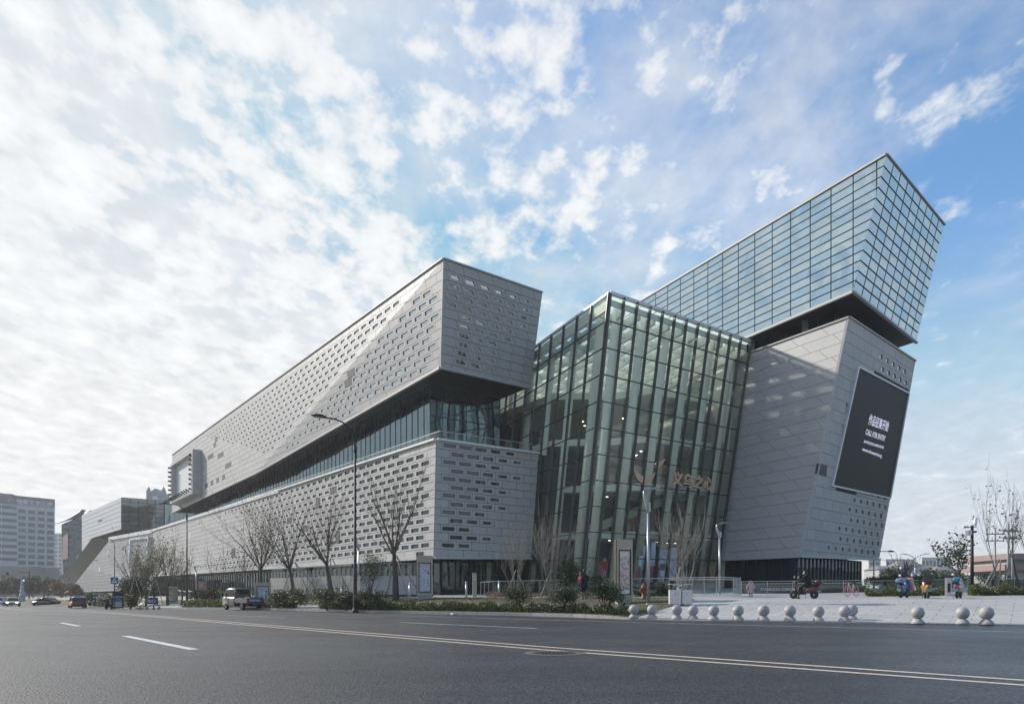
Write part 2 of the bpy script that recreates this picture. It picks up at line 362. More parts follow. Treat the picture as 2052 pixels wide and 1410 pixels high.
# ------------------------------------------------------------------ terrain: street, kerb, lawn, plaza
NX, NY = 0.6, 0.8                      # "d" axis: away from the street;  t axis: along the street (t = .8x - .6y)
def td(x, y): return 0.8 * x - 0.6 * y, 0.6 * x + 0.8 * y
def xy(t, dd): return 0.8 * t + 0.6 * dd, -0.6 * t + 0.8 * dd
def lerp_tab(tab, x):
    if x <= tab[0][0]: a, b = tab[0], tab[1]
    elif x >= tab[-1][0]: a, b = tab[-2], tab[-1]
    else:
        for a, b in zip(tab, tab[1:]):
            if a[0] <= x <= b[0]: break
    return a[1] + (b[1] - a[1]) * (x - a[0]) / (b[0] - a[0])
def sstep(a, b, x):
    u = max(0.0, min(1.0, (x - a) / (b - a))); return u * u * (3 - 2 * u)
KERB = [(-260, 66), (-92, 39.6), (-60, 34.4), (-37, 31.5), (-22.3, 31.2), (-19, 30.5), (-15.1, 28.9), (-11.5, 28.7), (-4.8, 29.8), (-0.3, 30.8), (20, 34.5), (90, 44)]
EDGE = [(-260, 61), (-92, 36.4), (-60, 31.2), (-33.4, 28.0), (-18.7, 26.2), (-12.6, 25.6), (-0.3, 25.2), (30, 25.6), (90, 27)]
YELLOW = [(-260, 60), (-92, 30.0), (-42.8, 19.4), (-23.6, 14.75), (-7.4, 11.05), (-0.1, 9.9), (20, 7.0), (60, 2.5)]
def kerb_d(t): return lerp_tab(KERB, t)
def road_z(t): return -0.36 * sstep(-48, -95, t) if t < -48 else 0.0
def kerb_h(t): return 0.13 * (1 - sstep(-17.5, -13.5, t)) + 0.03
PROF = [(0, 0), (1.2, 0.05), (8, 0.85), (20, 1.06), (45, 1.9), (90, 1.95), (170, 0.3), (900, 0.3)]
def gz_td(t, dd):
    d = dd - kerb_d(t)
    if d < 0: return road_z(t)
    return road_z(t) + kerb_h(t) + lerp_tab(PROF, min(d, 890))
def gz(x, y): return gz_td(*td(x, y))
def ground_hit(px, py, y0=6.0, y1=160.0):
    Y = y0
    while Y < y1:
        p = at(px, py, Y)
        if p.z <= gz(p.x, p.y): return Vector((p.x, p.y, gz(p.x, p.y)))
        Y += 0.1
    p = at(px, py, y1); return Vector((p.x, p.y, gz(p.x, p.y)))
def on_ground(px, Y): x = (px - CX) / FPX * Y; return Vector((x, Y, gz(x, Y)))

def zone(t, dd):
    x, y = xy(t, dd); d = dd - kerb_d(t); px = CX + FPX * x / y if y > 1 else 9999
    if d > 60 or y < 5: return 'far'
    if px > 1258 + min(18 * d, 130) and (d < 8.6 or px > 1400): return 'plaza'
    if d < 8.6:
        if 590 < px < 640 and d < 3: return 'plaza'
        if 262 < px < 360 and d < 5: return 'plaza'
        return 'lawn'
    if d < 11.3: return 'plaza'
    if 955 < px < 1390 and d < 15.5: return 'lawn'
    if 430 < px < 640 and d < 16: return 'lawn'
    return 'plaza'

MT['asphalt'] = mat('asphalt', (0.052, 0.053, 0.056), 0.50, 0.0, 0.5)
def asphalt_nodes():
    M = MT['asphalt']; nt = M.node_tree; N = nt.nodes; L = nt.links; p = N['Principled BSDF']
    tc = N.new('ShaderNodeTexCoord')
    def noise(s, d=4, r=0.6):
        x = N.new('ShaderNodeTexNoise'); x.inputs['Scale'].default_value = s; x.inputs['Detail'].default_value = d; x.inputs['Roughness'].default_value = r
        L.new(tc.outputs['Object'], x.inputs['Vector']); return x.outputs['Fac']
    def vor_(sc):
        v = N.new('ShaderNodeTexVoronoi'); v.inputs['Scale'].default_value = sc; L.new(tc.outputs['Object'], v.inputs['Vector']); return v
    vor = vor_(36)
    v2 = vor_(60)
    wn = N.new('ShaderNodeSeparateColor'); L.new(vor.outputs['Color'], wn.inputs[0])
    def mr(src, a, b, c, d):
        x = N.new('ShaderNodeMapRange'); x.inputs['From Min'].default_value = a; x.inputs['From Max'].default_value = b; x.inputs['To Min'].default_value = c; x.inputs['To Max'].default_value = d; L.new(src, x.inputs[0]); return x.outputs[0]
    def mul(a, b):
        x = N.new('ShaderNodeMath'); x.operation = 'MULTIPLY'; L.new(a, x.inputs[0]); L.new(b, x.inputs[1]); return x.outputs[0]
    stone = mr(wn.outputs[0], 0, 1, 0.35, 2.0)                   # each stone its own tone
    edge = mr(vor.outputs['Distance'], 0.15, 0.75, 1.1, 0.45)     # tar between the stones
    mp = N.new('ShaderNodeMapping'); mp.inputs['Rotation'].default_value = (0, 0, R(41)); mp.inputs['Scale'].default_value = (0.05, 0.62, 1); L.new(tc.outputs['Object'], mp.inputs[0])
    nz = N.new('ShaderNodeTexNoise'); nz.inputs['Scale'].default_value = 1.0; nz.inputs['Detail'].default_value = 6; L.new(mp.outputs[0], nz.inputs['Vector'])
    lanes = mr(nz.outputs['Fac'], 0.3, 0.7, 0.70, 1.32)           # wheel tracks along the street
    blot = mr(noise(0.22, 7, 0.7), 0.35, 0.68, 0.70, 1.25)        # old stains
    spots = mr(noise(1.7, 5, 0.7), 0.62, 0.74, 1.0, 0.68)         # oil drops
    val = mul(mul(mul(stone, edge), mul(lanes, blot)), spots)
    colr = N.new('ShaderNodeMix'); colr.data_type = 'RGBA'; colr.blend_type = 'MULTIPLY'; colr.inputs[0].default_value = 1; colr.inputs[6].default_value = (0.048, 0.048, 0.050, 1); L.new(val, colr.inputs[7])
    L.new(colr.outputs[2], p.inputs['Base Color'])
    rough = mul(mr(noise(0.35, 5), 0.3, 0.7, 0.38, 0.52), mr(wn.outputs[1], 0, 1, 0.8, 1.2))
    L.new(rough, p.inputs['Roughness'])
    b = N.new('ShaderNodeBump'); b.inputs['Strength'].default_value = 0.5; b.inputs['Distance'].default_value = 0.012; b.invert = True
    L.new(vor.outputs['Distance'], b.inputs['Height'])
    b2 = N.new('ShaderNodeBump'); b2.inputs['Strength'].default_value = 0.4; b2.inputs['Distance'].default_value = 0.006; b2.invert = True
    L.new(v2.outputs['Distance'], b2.inputs['Height']); L.new(b.outputs[0], b2.inputs['Normal']); L.new(b2.outputs[0], p.inputs['Normal'])
asphalt_nodes()
MT['yellow'] = mat('worn_yellow_paint', (0.60, 0.50, 0.40), 0.6, var=0.16, vscale=6, col2=None, stain=0.14, sscale=1.3, bump=0.3, bscale=60)
MT['whiteline'] = mat('worn_white_paint', (0.56, 0.57, 0.58), 0.6, var=0.18, vscale=6, stain=0.12, sscale=1.1, bump=0.3, bscale=60)
MT['kerb'] = mat('kerb_granite', (0.30, 0.295, 0.285), 0.75, var=0.15, vscale=3, island=0.12, bump=0.2, bscale=80)
MT['lawn'] = mat('winter_lawn', (0.125, 0.105, 0.062), 0.95, col2=(0.085, 0.088, 0.04), vscale=0.9, var=0.22, stain=0.2, sscale=0.25, bump=0.6, bscale=25)
MT['paving'] = mat('pale_paving', (0.42, 0.405, 0.385), 0.75, var=0.08, vscale=2.2, island=0.10, stain=0.16, sscale=0.35, bump=0.1, bscale=60)
MT['paving_base'] = mat('pale_paving_base', (0.40, 0.385, 0.37), 0.8, var=0.07, vscale=2.2, stain=0.12, sscale=0.35)
MT['farground'] = mat('far_ground', (0.16, 0.16, 0.14), 0.9, col2=(0.10, 0.11, 0.06), vscale=0.03)
def paving_nodes():
    M = MT['paving_base']; nt = M.node_tree; N = nt.nodes; L = nt.links; p = N['Principled BSDF']
    tc = N.new('ShaderNodeTexCoord'); mp = N.new('ShaderNodeMapping'); mp.inputs['Rotation'].default_value = (0, 0, math.atan2(0.6, 0.8)); L.new(tc.outputs['Object'], mp.inputs[0])
    br = N.new('ShaderNodeTexBrick'); br.inputs['Scale'].default_value = 1.0; br.inputs['Brick Width'].default_value = 1.2; br.inputs['Row Height'].default_value = 0.6; br.inputs['Mortar Size'].default_value = 0.012
    br.inputs['Color1'].default_value = (1.03, 1.03, 1.03, 1); br.inputs['Color2'].default_value = (0.92, 0.92, 0.92, 1); br.inputs['Mortar'].default_value = (0.55, 0.55, 0.55, 1)
    L.new(mp.outputs[0], br.inputs['Vector'])
    src = p.inputs['Base Color'].links[0].from_socket
    mx = N.new('ShaderNodeMix'); mx.data_type = 'RGBA'; mx.blend_type = 'MULTIPLY'; mx.inputs[0].default_value = 1; L.new(src, mx.inputs[6]); L.new(br.outputs['Color'], mx.inputs[7]); L.new(mx.outputs[2], p.inputs['Base Color'])
paving_nodes()

def frange(a, b, s):
    n = max(1, int(round((b - a) / s))); return [a + (b - a) * i / n for i in range(n)]
def build_ground():
    ts = frange(-1600, -260, 67) + frange(-260, -100, 8) + frange(-100, 40, 0.5) + frange(40, 120, 8) + frange(120, 1500, 120) + [1500]
    # street: from far behind the camera to the kerb
    dsr = [-1500, -400, -60, -20] + frange(-10, 1, 0.25)
    m = MB(); n = len(dsr)
    rr = [-900, -200, -70, -35, -18, -8, -3, 0]
    vs = []
    for t in ts:
        kd = kerb_d(t)
        for r in rr: vs.append((*xy(t, kd + r), road_z(t)))
    k = len(rr)
    m.add(vs, [(i*k+j, (i+1)*k+j, (i+1)*k+j+1, i*k+j+1) for i in range(len(ts)-1) for j in range(k-1)])
    road = m.build('road', MT['asphalt']); tag(road, kind='structure')
    ds = frange(0, 1.2, 0.4) + frange(1.2, 18, 0.45) + frange(18, 60, 2.0) + frange(60, 180, 10) + [180, 260, 400, 800, 1600, 3000]
    parts = {'lawn': MB(), 'plaza': MB(), 'far': MB()}
    vs = []; k = len(ds)
    for t in ts:
        kd = kerb_d(t)
        for d in ds:
            x, y = xy(t, kd + d); z = gz_td(t, kd + d + 1e-6)
            vs.append((x, y, z))
    fl = {'lawn': [], 'plaza': [], 'far': []}
    for i in range(len(ts)-1):
        for j in range(k-1):
            tc_ = (ts[i] + ts[i+1]) / 2; dc = (ds[j] + ds[j+1]) / 2
            big = (ts[i+1] - ts[i] > 20)
            fl['far' if big else zone(tc_, kerb_d(tc_) + dc)].append((i*k+j, (i+1)*k+j, (i+1)*k+j+1, i*k+j+1))
    for z_, nm, mk in (('lawn', 'lawn', 'lawn'), ('plaza', 'plaza', 'paving_base'), ('far', 'ground', 'farground')):
        used = sorted({q for f in fl[z_] for q in f}); idx = {q: a for a, q in enumerate(used)}
        mm = MB(); mm.add([vs[q] for q in used], [tuple(idx[q] for q in f) for f in fl[z_]], True)
        o = mm.build(nm, MT[mk]); tag(o, kind='structure'); parts[z_] = o
    return road, parts
ROAD, GROUND = build_ground()

# kerb stones, one by one near the camera
kerb_root = None
def build_kerb():
    m = MB(); t = -250.0
    # plain kerb far away
    pts = frange(-250, -62, 4) + [-62]
    for a, b in zip(pts, pts[1:]):
        q = []
        for tt in (a, b):
            kd = kerb_d(tt); z = road_z(tt)
            q.append([Vector((*xy(tt, kd - 0.02), z - 0.05)), Vector((*xy(tt, kd + 0.16), z - 0.05)), Vector((*xy(tt, kd + 0.16), z + kerb_h(tt) + 0.008)), Vector((*xy(tt, kd - 0.02), z + kerb_h(tt) + 0.008))])
        m.hexa(q[0], q[1])
    root = m.build('kerb', MT['kerb'], fixn=True); tag(root, kind='structure')
    t = -61.95
    while t < 26:
        t2 = t + 0.985
        q = []; dz = random.uniform(-0.004, 0.004); dd = random.uniform(-0.006, 0.006)
        for tt in (t, t2):
            kd = kerb_d(tt) + dd; z = road_z(tt)
            q.append([Vector((*xy(tt, kd - 0.02), z - 0.05)), Vector((*xy(tt, kd + 0.16), z - 0.05)), Vector((*xy(tt, kd + 0.16), z + kerb_h(tt) + 0.010 + dz)), Vector((*xy(tt, kd - 0.02), z + kerb_h(tt) + 0.010 + dz))])
        MB().hexa(q[0], q[1]).build('kerb_stone', MT['kerb'], root, fixn=True)
        t += 1.0
    return root
build_kerb()

# painted lines
def line_strip(tab, t0, t1, off, w, step=1.0, z=0.004):
    m = MB(); ts = frange(t0, t1, step) + [t1]; vs = []
    for t in ts:
        c = lerp_tab(tab, t) + off; s = (lerp_tab(tab, t + 0.5) - lerp_tab(tab, t - 0.5)); k = math.sqrt(1 + s * s)
        for sg in (-0.5, 0.5): vs.append((*xy(t, c + sg * w * k), road_z(t) + z))
    m.add(vs, [(2*i, 2*i+2, 2*i+3, 2*i+1) for i in range(len(ts)-1)])
    return m
for off in (0.0, 0.58):
    tag(line_strip(YELLOW, -120, 40, off, 0.15).build('road_line', MT['yellow']), kind='structure')
tag(line_strip(EDGE, -120, 60, 0.0, 0.13).build('road_line', MT['whiteline']), kind='structure')
def ray_td(px, py, z=0.0):
    Y = FPX * (CAMZ - z) / (py - HY); return td((px - CX) / FPX * Y, Y)
def dash(pa, pb, w=0.15):
    a = ray_td(*pa); b = ray_td(*pb)
    A = Vector((*xy(*a), 0)); B = Vector((*xy(*b), 0)); dr = (B - A).normalized(); s = Vector((-dr.y, dr.x, 0)) * w / 2
    q = []
    for P in (A - s, A + s, B + s, B - s): q.append((P.x, P.y, road_z(td(P.x, P.y)[0]) + 0.0045))
    tag(MB().poly(q).build('road_line', MT['whiteline'], fixn=True), kind='structure')
for pa, pb, w in (((250, 1273.5), (389, 1301), 0.20), ((122, 1247), (158, 1254), 0.18), ((800, 1246.5), (1075, 1258.5), 0.14), ((455, 1232.5), (572, 1236.5), 0.14), ((1620, 1284), (2300, 1318), 0.001)):
    if w > 0.01: dash(pa, pb, w)

# paving slabs picked apart near the bollards
def build_slabs():
    base = GROUND['plaza']; n = 0
    SW, SH = 1.25, 0.62
    rows = [0.28 + i * SH for i in range(14)]
    for r, d0 in enumerate(rows):
        t = -17.0 + (0.6 if r % 2 else 0.0)
        while t < 9.5 and n < 300:
            tc_, dc = t + SW/2, d0 + SH/2
            ok = all(zone(a, kerb_d(a) + b) == 'plaza' for a in (t, t + SW) for b in (d0, d0 + SH))
            x, y = xy(tc_, kerb_d(tc_) + dc); px = CX + FPX * x / y
            if ok and px < 2080:
                g = 0.011; q = []
                for a, b in ((t+g, d0+g), (t+SW-g, d0+g), (t+SW-g, d0+SH-g), (t+g, d0+SH-g)):
                    X, Y = xy(a, kerb_d(a) + b); q.append(Vector((X, Y, gz(X, Y))))
                up = Vector((0, 0, 0.014 + random.uniform(0, 0.004)))
                MB().hexa([p - Vector((0, 0, 0.02)) for p in q], [p + up for p in q]).build('paving_slab', MT['paving'], base); n += 1
            t += SW
build_slabs()

# manhole cover in the road, set in a cement ring
def manhole():
    c = ray_td(1110, 1308.5); x, y = xy(*c)
    root = thing('manhole_cover', 'round cast iron manhole cover set in the asphalt beside the double yellow line', 'manhole cover', (x, y, 0))
    m = MB(); n = 28
    ri, ro = 0.40, 0.56; vs = []
    for i in range(n):
        a = 2*math.pi*i/n; w = 1 + 0.05*math.sin(3*a+1) + random.uniform(-0.015, 0.015)
        vs += [(ri*math.cos(a), ri*math.sin(a), 0.009), (ro*w*math.cos(a), ro*w*math.sin(a), 0.005)]
    m.add(vs, [(2*i, 2*i+1, 2*((i+1)%n)+1, 2*((i+1)%n)) for i in range(n)])
    m.build('cement_ring', mat('cement_ring', (0.10, 0.10, 0.10), 0.8, var=0.2, vscale=5), root)
    m = MB(); m.lathe([(0.395, 0.002), (0.395, 0.011), (0.33, 0.011), (0.33, 0.008), (0.0, 0.008)], 24, sm=False)
    for i in range(-4, 5):
        for j in range(-4, 5):
            if i*i + j*j < 17: m.box(i*0.07-0.02, i*0.07+0.02, j*0.07-0.02, j*0.07+0.02, 0.007, 0.012)
    m.build('iron_lid', mat('cast_iron', (0.045, 0.042, 0.038), 0.55, 0.4, var=0.2), root)
manhole()
# ------------------------------------------------------------------ the mall building
UP = Vector((0, 0, 1))
CANDS = []                             # (name, pixel area, verts, faces, material, parent)
def clip_half(poly, a, b):             # keep the part of poly left of a->b (2-D, counter-clockwise clip window)
    out = []
    for i in range(len(poly)):
        p, q = poly[i], poly[(i + 1) % len(poly)]
        sp = (b[0]-a[0])*(p[1]-a[1]) - (b[1]-a[1])*(p[0]-a[0]); sq = (b[0]-a[0])*(q[1]-a[1]) - (b[1]-a[1])*(q[0]-a[0])
        if sp >= 0: out.append(p)
        if (sp >= 0) != (sq >= 0):
            k = sp / (sp - sq); out.append((p[0]+(q[0]-p[0])*k, p[1]+(q[1]-p[1])*k))
    return out
def area2(p): return 0.5 * sum(p[i][0]*p[(i+1)%len(p)][1] - p[(i+1)%len(p)][0]*p[i][1] for i in range(len(p)))
def pxarea(vs):
    try: return abs(area2([proj(v) for v in vs]))
    except ZeroDivisionError: return 0
class Face:
    def __init__(s, pl, O=None, shear_dir=None):
        s.P, s.N = pl; s.O = (O or s.P).copy()
        U = s.N.cross(UP).normalized()
        a = proj(s.O); b = proj(s.O + U)
        if b[0] < a[0]: U = -U
        s.U = U; Vv = s.N.cross(U)
        if Vv.z < 0: Vv = -Vv
        s.V = Vv.normalized()
    def uv(s, p): q = p - s.O; return (q.dot(s.U), q.dot(s.V))
    def pt(s, u, v, n=0.0): return s.O + s.U*u + s.V*v + s.N*n
    def px(s, x, y): return on_plane(x, y, (s.P, s.N))
def panels(fc, poly3, h, w, parent, mtl, gap=0.045, shear=0.0, thick=0.25, u0=0.0, vtop=None, bond=0.5, win=None, name='panel', winmat=None, jitter=0.0, skip=None, minpx=0.0):
    poly = [fc.uv(p) for p in poly3]
    if area2(poly) < 0: poly.reverse()
    us = [p[0] for p in poly]; vs = [p[1] for p in poly]
    vt = max(vs) if vtop is None else vtop
    nrow = int(math.ceil((vt - min(vs)) / h - 1e-6))
    ext = abs(shear) * h + w
    for r in range(nrow):
        v1 = vt - r*h; v0 = v1 - h
        off = u0 + (bond * w if r % 2 else 0.0)
        c0 = int(math.floor((min(us) - ext - off) / w)); c1 = int(math.ceil((max(us) + ext - off) / w))
        for c in range(c0, c1 + 1):
            a = off + c*w; b = a + w; g = gap/2
            def sh(u, v): return u + shear*(v - v1)
            cell = [(sh(a, v0)+g, v0+g), (sh(b, v0)-g, v0+g), (sh(b, v1)-g, v1-g), (sh(a, v1)+g, v1-g)]
            q = cell
            for i in range(len(poly)):
                q = clip_half(q, poly[i], poly[(i+1) % len(poly)])
                if len(q) < 3: break
            if len(q) < 3 or area2(q) < 0.02: continue
            full = len(q) == 4 and all(min((x[0]-y[0])**2+(x[1]-y[1])**2 for y in cell) < 1e-6 for x in q)
            cu = sum(x[0] for x in q)/len(q); cv = sum(x[1] for x in q)/len(q)
            ctr = fc.pt(cu, cv); pp = proj(ctr)
            if skip and skip(pp[0], pp[1]): continue
            wn = win(r, c, pp[0], pp[1], cu, cv) if win else None
            dz = random.uniform(-jitter, jitter) if jitter else 0.0
            m_ = mtl
            if isinstance(wn, str): m_ = MT[wn]; wn = None
            if wn and full:
                wf, hf = wn
                inn = []
                for (uu, vv) in cell:
                    inn.append((cu + (uu-cu)*wf, cv + (vv-cv)*hf))
                O = [fc.pt(x[0], x[1], dz) for x in cell]; I = [fc.pt(x[0], x[1], dz) for x in inn]
                Ob = [fc.pt(x[0], x[1], -thick) for x in cell]; Ib = [fc.pt(x[0], x[1], -thick) for x in inn]
                f = []
                for i in range(4):
                    j = (i+1) % 4
                    f += [(i, j, 4+j, 4+i), (4+i, 4+j, 12+j, 12+i), (j, i, 8+i, 8+j)]
                CANDS.append([name, pxarea(O), O+I+Ob+Ib, f, m_, parent])
                pn = [fc.pt(x[0], x[1], -0.10) for x in inn]
                CANDS.append(['window_pane', pxarea(pn), pn, [(0,1,2,3)], winmat or MT['win'], parent])
            else:
                n = len(q); A = [fc.pt(x[0], x[1], dz) for x in q]; B = [fc.pt(x[0], x[1], -thick) for x in q]
                CANDS.append([name, pxarea(A), A+B, [tuple(range(n))] + [((i+1)%n, i, n+i, n+(i+1)%n) for i in range(n)], m_, parent])
def flush_cands(limit=300):
    by = {}
    for c in CANDS: by.setdefault(c[0], []).append(c)
    for name, lst in by.items():
        lst.sort(key=lambda c: -c[1])
        for c in lst[:limit]:
            me = bpy.data.meshes.new(name); me.from_pydata([tuple(v) for v in c[2]], [], c[3]); me.materials.append(c[4]); link(name, me, c[5])
        rest = {}
        for c in lst[limit:]: rest.setdefault((c[5].name, c[4].name), []).append(c)
        for (pn, mn), cs in rest.items():
            m = MB()
            for c in cs: m.add(c[2], c[3])
            o = m.build(name + '_field', cs[0][4], cs[0][5]); tag(o, kind='stuff')
    CANDS.clear()
def hdir(vx): d = Vector(((vx - CX) / FPX, 1, 0)); return d.normalized()

mall = thing('mall_building', 'huge grey panelled shopping mall of stacked tilted blocks with a leaning glass atrium', 'building', (0, 72, 2))
MALL_INV = Matrix.Translation((0, -72, -2))
def mpart(mb, name, mtl, fixn=True):
    o = mb.build(name, mtl, mall, fixn=fixn); o.matrix_parent_inverse = MALL_INV; return o

# ---- block A: long podium along the street
dL = hdir(-60.0); rA = hdir(3180.0)
A0 = at(873, 881, 70.0)
pA = vplane(A0, dL); pAr = plane3(at(875.7, 881, 70.0), at(870, 1115.5, 70.3), at(875.7, 881, 70.0) + rA)
fA = Face(pA, A0); fAr = Face(pAr, at(875.7, 881, 70.0))
nA = pA[1]; nAr = pAr[1]
A_tl, A_bl = fA.px(306, 1066), fA.px(306, 1153)
dA2 = hdir(-369.0); pA2 = vplane(A_tl, dA2); fA2 = Face(pA2, A_tl)
A2_poly = [fA2.px(306, 1066), fA2.px(219.5, 1081.5), fA2.px(136, 1187), fA2.px(306, 1180)]
def inset(p, *ns, k=0.27):
    q = p.copy()
    for n in ns: q = q - n * k
    return q
A_c_t = inset(fA.px(874, 881), nA, nAr); A_c_b = inset(fA.px(869, 1115.5), nA, nAr)
A_r_t, A_r_b = inset(fAr.px(1079.8, 909), nAr), inset(fAr.px(1064, 1117), nAr)
back = 45.0; inw = Vector((-nA.x, -nA.y, 0)).normalized()
def solid(faces, name, mtl, mats=None):
    m = MB(); 
    for i, f in enumerate(faces):
        m.m = mats[i] if mats else 0
        m.poly(f)
    me = m.mesh(name); bm = bmesh.new(); bm.from_mesh(me); bmesh.ops.remove_doubles(bm, verts=bm.verts[:], dist=0.01); bmesh.ops.recalc_face_normals(bm, faces=bm.faces[:]); bm.to_mesh(me); bm.free()
    for mm in (mtl if isinstance(mtl, list) else [mtl]): me.materials.append(mm)
    o = link(name, me, mall); o.matrix_parent_inverse = MALL_INV; return o
a_t = [A_c_t, inset(A_tl, nA), inset(A2_poly[1], pA2[1]), inset(A2_poly[1], pA2[1]) + inw*back, A_c_t + inw*back + dL*20, A_r_t + inw*30, A_r_t]
a_b = [A_c_b, inset(A_bl, nA), inset(fA2.px(219.5, 1150), pA2[1]), inset(fA2.px(219.5, 1150), pA2[1]) + inw*back, Vector((a_t[4].x, a_t[4].y, A_c_b.z)), Vector((a_t[5].x, a_t[5].y, A_r_b.z)), A_r_b]
podium = solid([a_t, a_b[::-1]] + [[a_b[i], a_b[(i+1)%7], a_t[(i+1)%7], a_t[i]] for i in range(7)], 'podium_block', [MT['backing'], MT['soffit']], [0, 1] + [0]*7)
a2 = [inset(p, pA2[1]) for p in A2_poly]
podium2 = solid([a2, [p + inw*30 for p in a2][::-1]] + [[a2[i], a2[(i+1)%4], a2[(i+1)%4] + inw*30, a2[i] + inw*30] for i in range(4)], 'podium_wing', MT['backing'])
def cl01(x): return max(0.0, min(1.0, x))
vents = random.Random(3)
def winA(r, c, px, py, u, v):
    if px > 862: return None
    nr = 14
    left = [430, 452, 480, 500, 515, 520, 515, 505, 492, 475, 455, 430, 395, 368, 365][min(r, 14)]
    if px < left: return None
    k = cl01((px - left) / 260.0)
    if vents.random() < 0.012: return 'louvre' if px > 560 else None
    return (0.40 + 0.36*k, 0.36 + 0.17*k)
A_poly = [fA.px(873.5, 881), fA.px(868.5, 1115.5), A_bl, A_tl]
panels(fA, A_poly, 0.838, 2.08, podium, MT['panel_warm'], win=winA, winmat=MT['win_dark'], jitter=0.004)
wrow = [5, 5, 4, 5, 4, 4, 4, 4, 3, 3, 2, 3, 2, 1]
def winAr(r, c, px, py, u, v):
    k = (u - 0.75) / 1.82
    n = wrow[min(r, 13)]
    if k < 0 or k > n: return None
    q = 1 - k / (n + 0.6)
    return (0.42 + 0.38*min(1, q*1.6), 0.30 + 0.22*min(1, q*1.6))
panels(fAr, [fAr.px(876, 881), fAr.px(1079.8, 909), fAr.px(1064, 1117), fAr.px(870.5, 1115.5)], 0.838, 1.82, podium, MT['panel_warm'], u0=0.55, winmat=MT['win_dark'], win=winAr, jitter=0.004)
def winA2(r, c, px, py, u, v):
    if py > 1132 + (px - 160) * 0.30 and px < 232 and (r + c) % 1 == 0: return (0.55, 0.34)
    return None
panels(fA2, A2_poly, 0.9, 1.76, podium2, MT['panel_warm'], win=winA2, gap=0.06)
# white coping along the podium top
m = MB()
m.bar(fA.px(873.5, 881) + UP*0.06, A_tl + UP*0.30 , 0.5, 0.20); m.bar(A_tl + UP*0.30, A2_poly[1] + UP*0.35, 0.6, 0.9); m.bar(fA.px(560, 985.5) + UP*0.2, A_tl + UP*0.45, 0.4, 0.55)
m.bar(fAr.px(876, 881) + UP*0.06, fAr.px(1079.8, 909) + UP*0.06, 0.5, 0.20)
mpart(m, 'coping', MT['trim'])
m = MB(); m.bar(fA.px(868.5, 1117), A_bl - UP*0.1, 0.5, 0.22); m.bar(fAr.px(870, 1117), fAr.px(1064, 1118.5), 0.5, 0.22)
mpart(m, 'drip_edge', MT['panel'])

# glass balustrade along the terrace
bal = mpart(MB().bar(fA.px(874, 881) + UP*0.95 + inw*0.4, fA.px(470, 1016) + UP*1.0 + inw*0.4, 0.06, 0.06).bar(fA.px(874, 881) + UP*0.95 + inw*0.4, fAr.px(1072, 906) + UP*0.95 - nAr*0.4, 0.06, 0.06), 'terrace_rail', MT['steel'])
def balustrade(a, b, z0, z1, w, parent, inset_=0.0):
    d = b - a; n = max(1, int(d.length / w)); 
    for i in range(n):
        p = a + d*(i/n) ; q = a + d*((i+1)/n); e = d.normalized()*0.03
        CANDS.append(['rail_pane', pxarea([p, q, q+UP*z1, p+UP*z1]), [p+e+UP*z0, q-e+UP*z0, q-e+UP*z1, p+e+UP*z1], [(0,1,2,3)], MT['railglass'], parent])
balustrade(fA.px(874, 881) + inw*0.4, fA.px(470, 1016) + inw*0.4, 0.1, 0.92, 2.0, bal)
balustrade(fA.px(874, 881) + inw*0.4, fAr.px(1072, 906) - nAr*0.4, 0.1, 0.92, 2.0, bal)

# ---- block B: cantilevered upper box with a folded street face
dB = hdir(-46.0)
BT = at(888.5, 519.6, 70.0); pB = vplane(BT, dB); fB = Face(pB, BT)
BK = at(883, 735, 72.5); BQ = fB.px(515, 946); BTL = fB.px(345, 912); BBL = fB.px(345, 1026)
pBl = plane3(BT, BK, BQ); fBl = Face(pBl, BT)
BR1 = BT + hdir(2862.0) * 12.9
pBr = plane3(BT, BK, BR1); fBr = Face(pBr, BT); BR1 = fBr.px(1086.7, 587.6); BR2 = fBr.px(1063, 776)
def ins3(p, k=0.27):
    c = (BT + BTL + BR1) / 3 + Vector((4, 14, -6)); return p
nB, nBl, nBr = pB[1], pBl[1], pBr[1]
b = dict(T=inset(BT, nB, nBr), K=inset(BK, nBl, nBr), Q=inset(BQ, nBl), TL=inset(BTL, nB), BL=inset(BBL, nB), R1=inset(BR1, nBr), R2=inset(BR2, nBr))
b['TLb'] = b['TL'] + (b['R1'] - b['T']); b['BLb'] = b['BL'] + (b['R2'] - b['K'])
upper = solid([[b['T'], b['TL'], b['BL'], b['Q']], [b['T'], b['Q'], b['K']], [b['T'], b['K'], b['R2'], b['R1']], [b['K'], b['Q'], b['BL']], [b['K'], b['BL'], b['BLb'], b['R2']],
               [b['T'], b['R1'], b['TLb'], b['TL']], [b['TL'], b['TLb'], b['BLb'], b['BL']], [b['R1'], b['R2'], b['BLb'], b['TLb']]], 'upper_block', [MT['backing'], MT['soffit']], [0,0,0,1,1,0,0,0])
louv = [(431,881),(432,888),(427,916),(442,910),(421,919),(458,928),(456,936),(414,973),(427,968),(438,963),(450,957)]
def winB(r, c, px, py, u, v):
    for (a, q) in louv:
        if abs(px-a) < 3.2 and abs(py-q) < 3.6: return 'louvre'
    if r < 1: return None
    if py > 873 + (px - 409) * 0.27 or px < 405: return None
    k = cl01((px - 420) / 330.0)
    return (0.36 + 0.36*k, 0.28 + 0.22*k)
panels(fB, [BT, BTL, BBL, BQ], 0.90, 2.05, upper, MT['panel'], u0=0.3, win=winB, jitter=0.004)
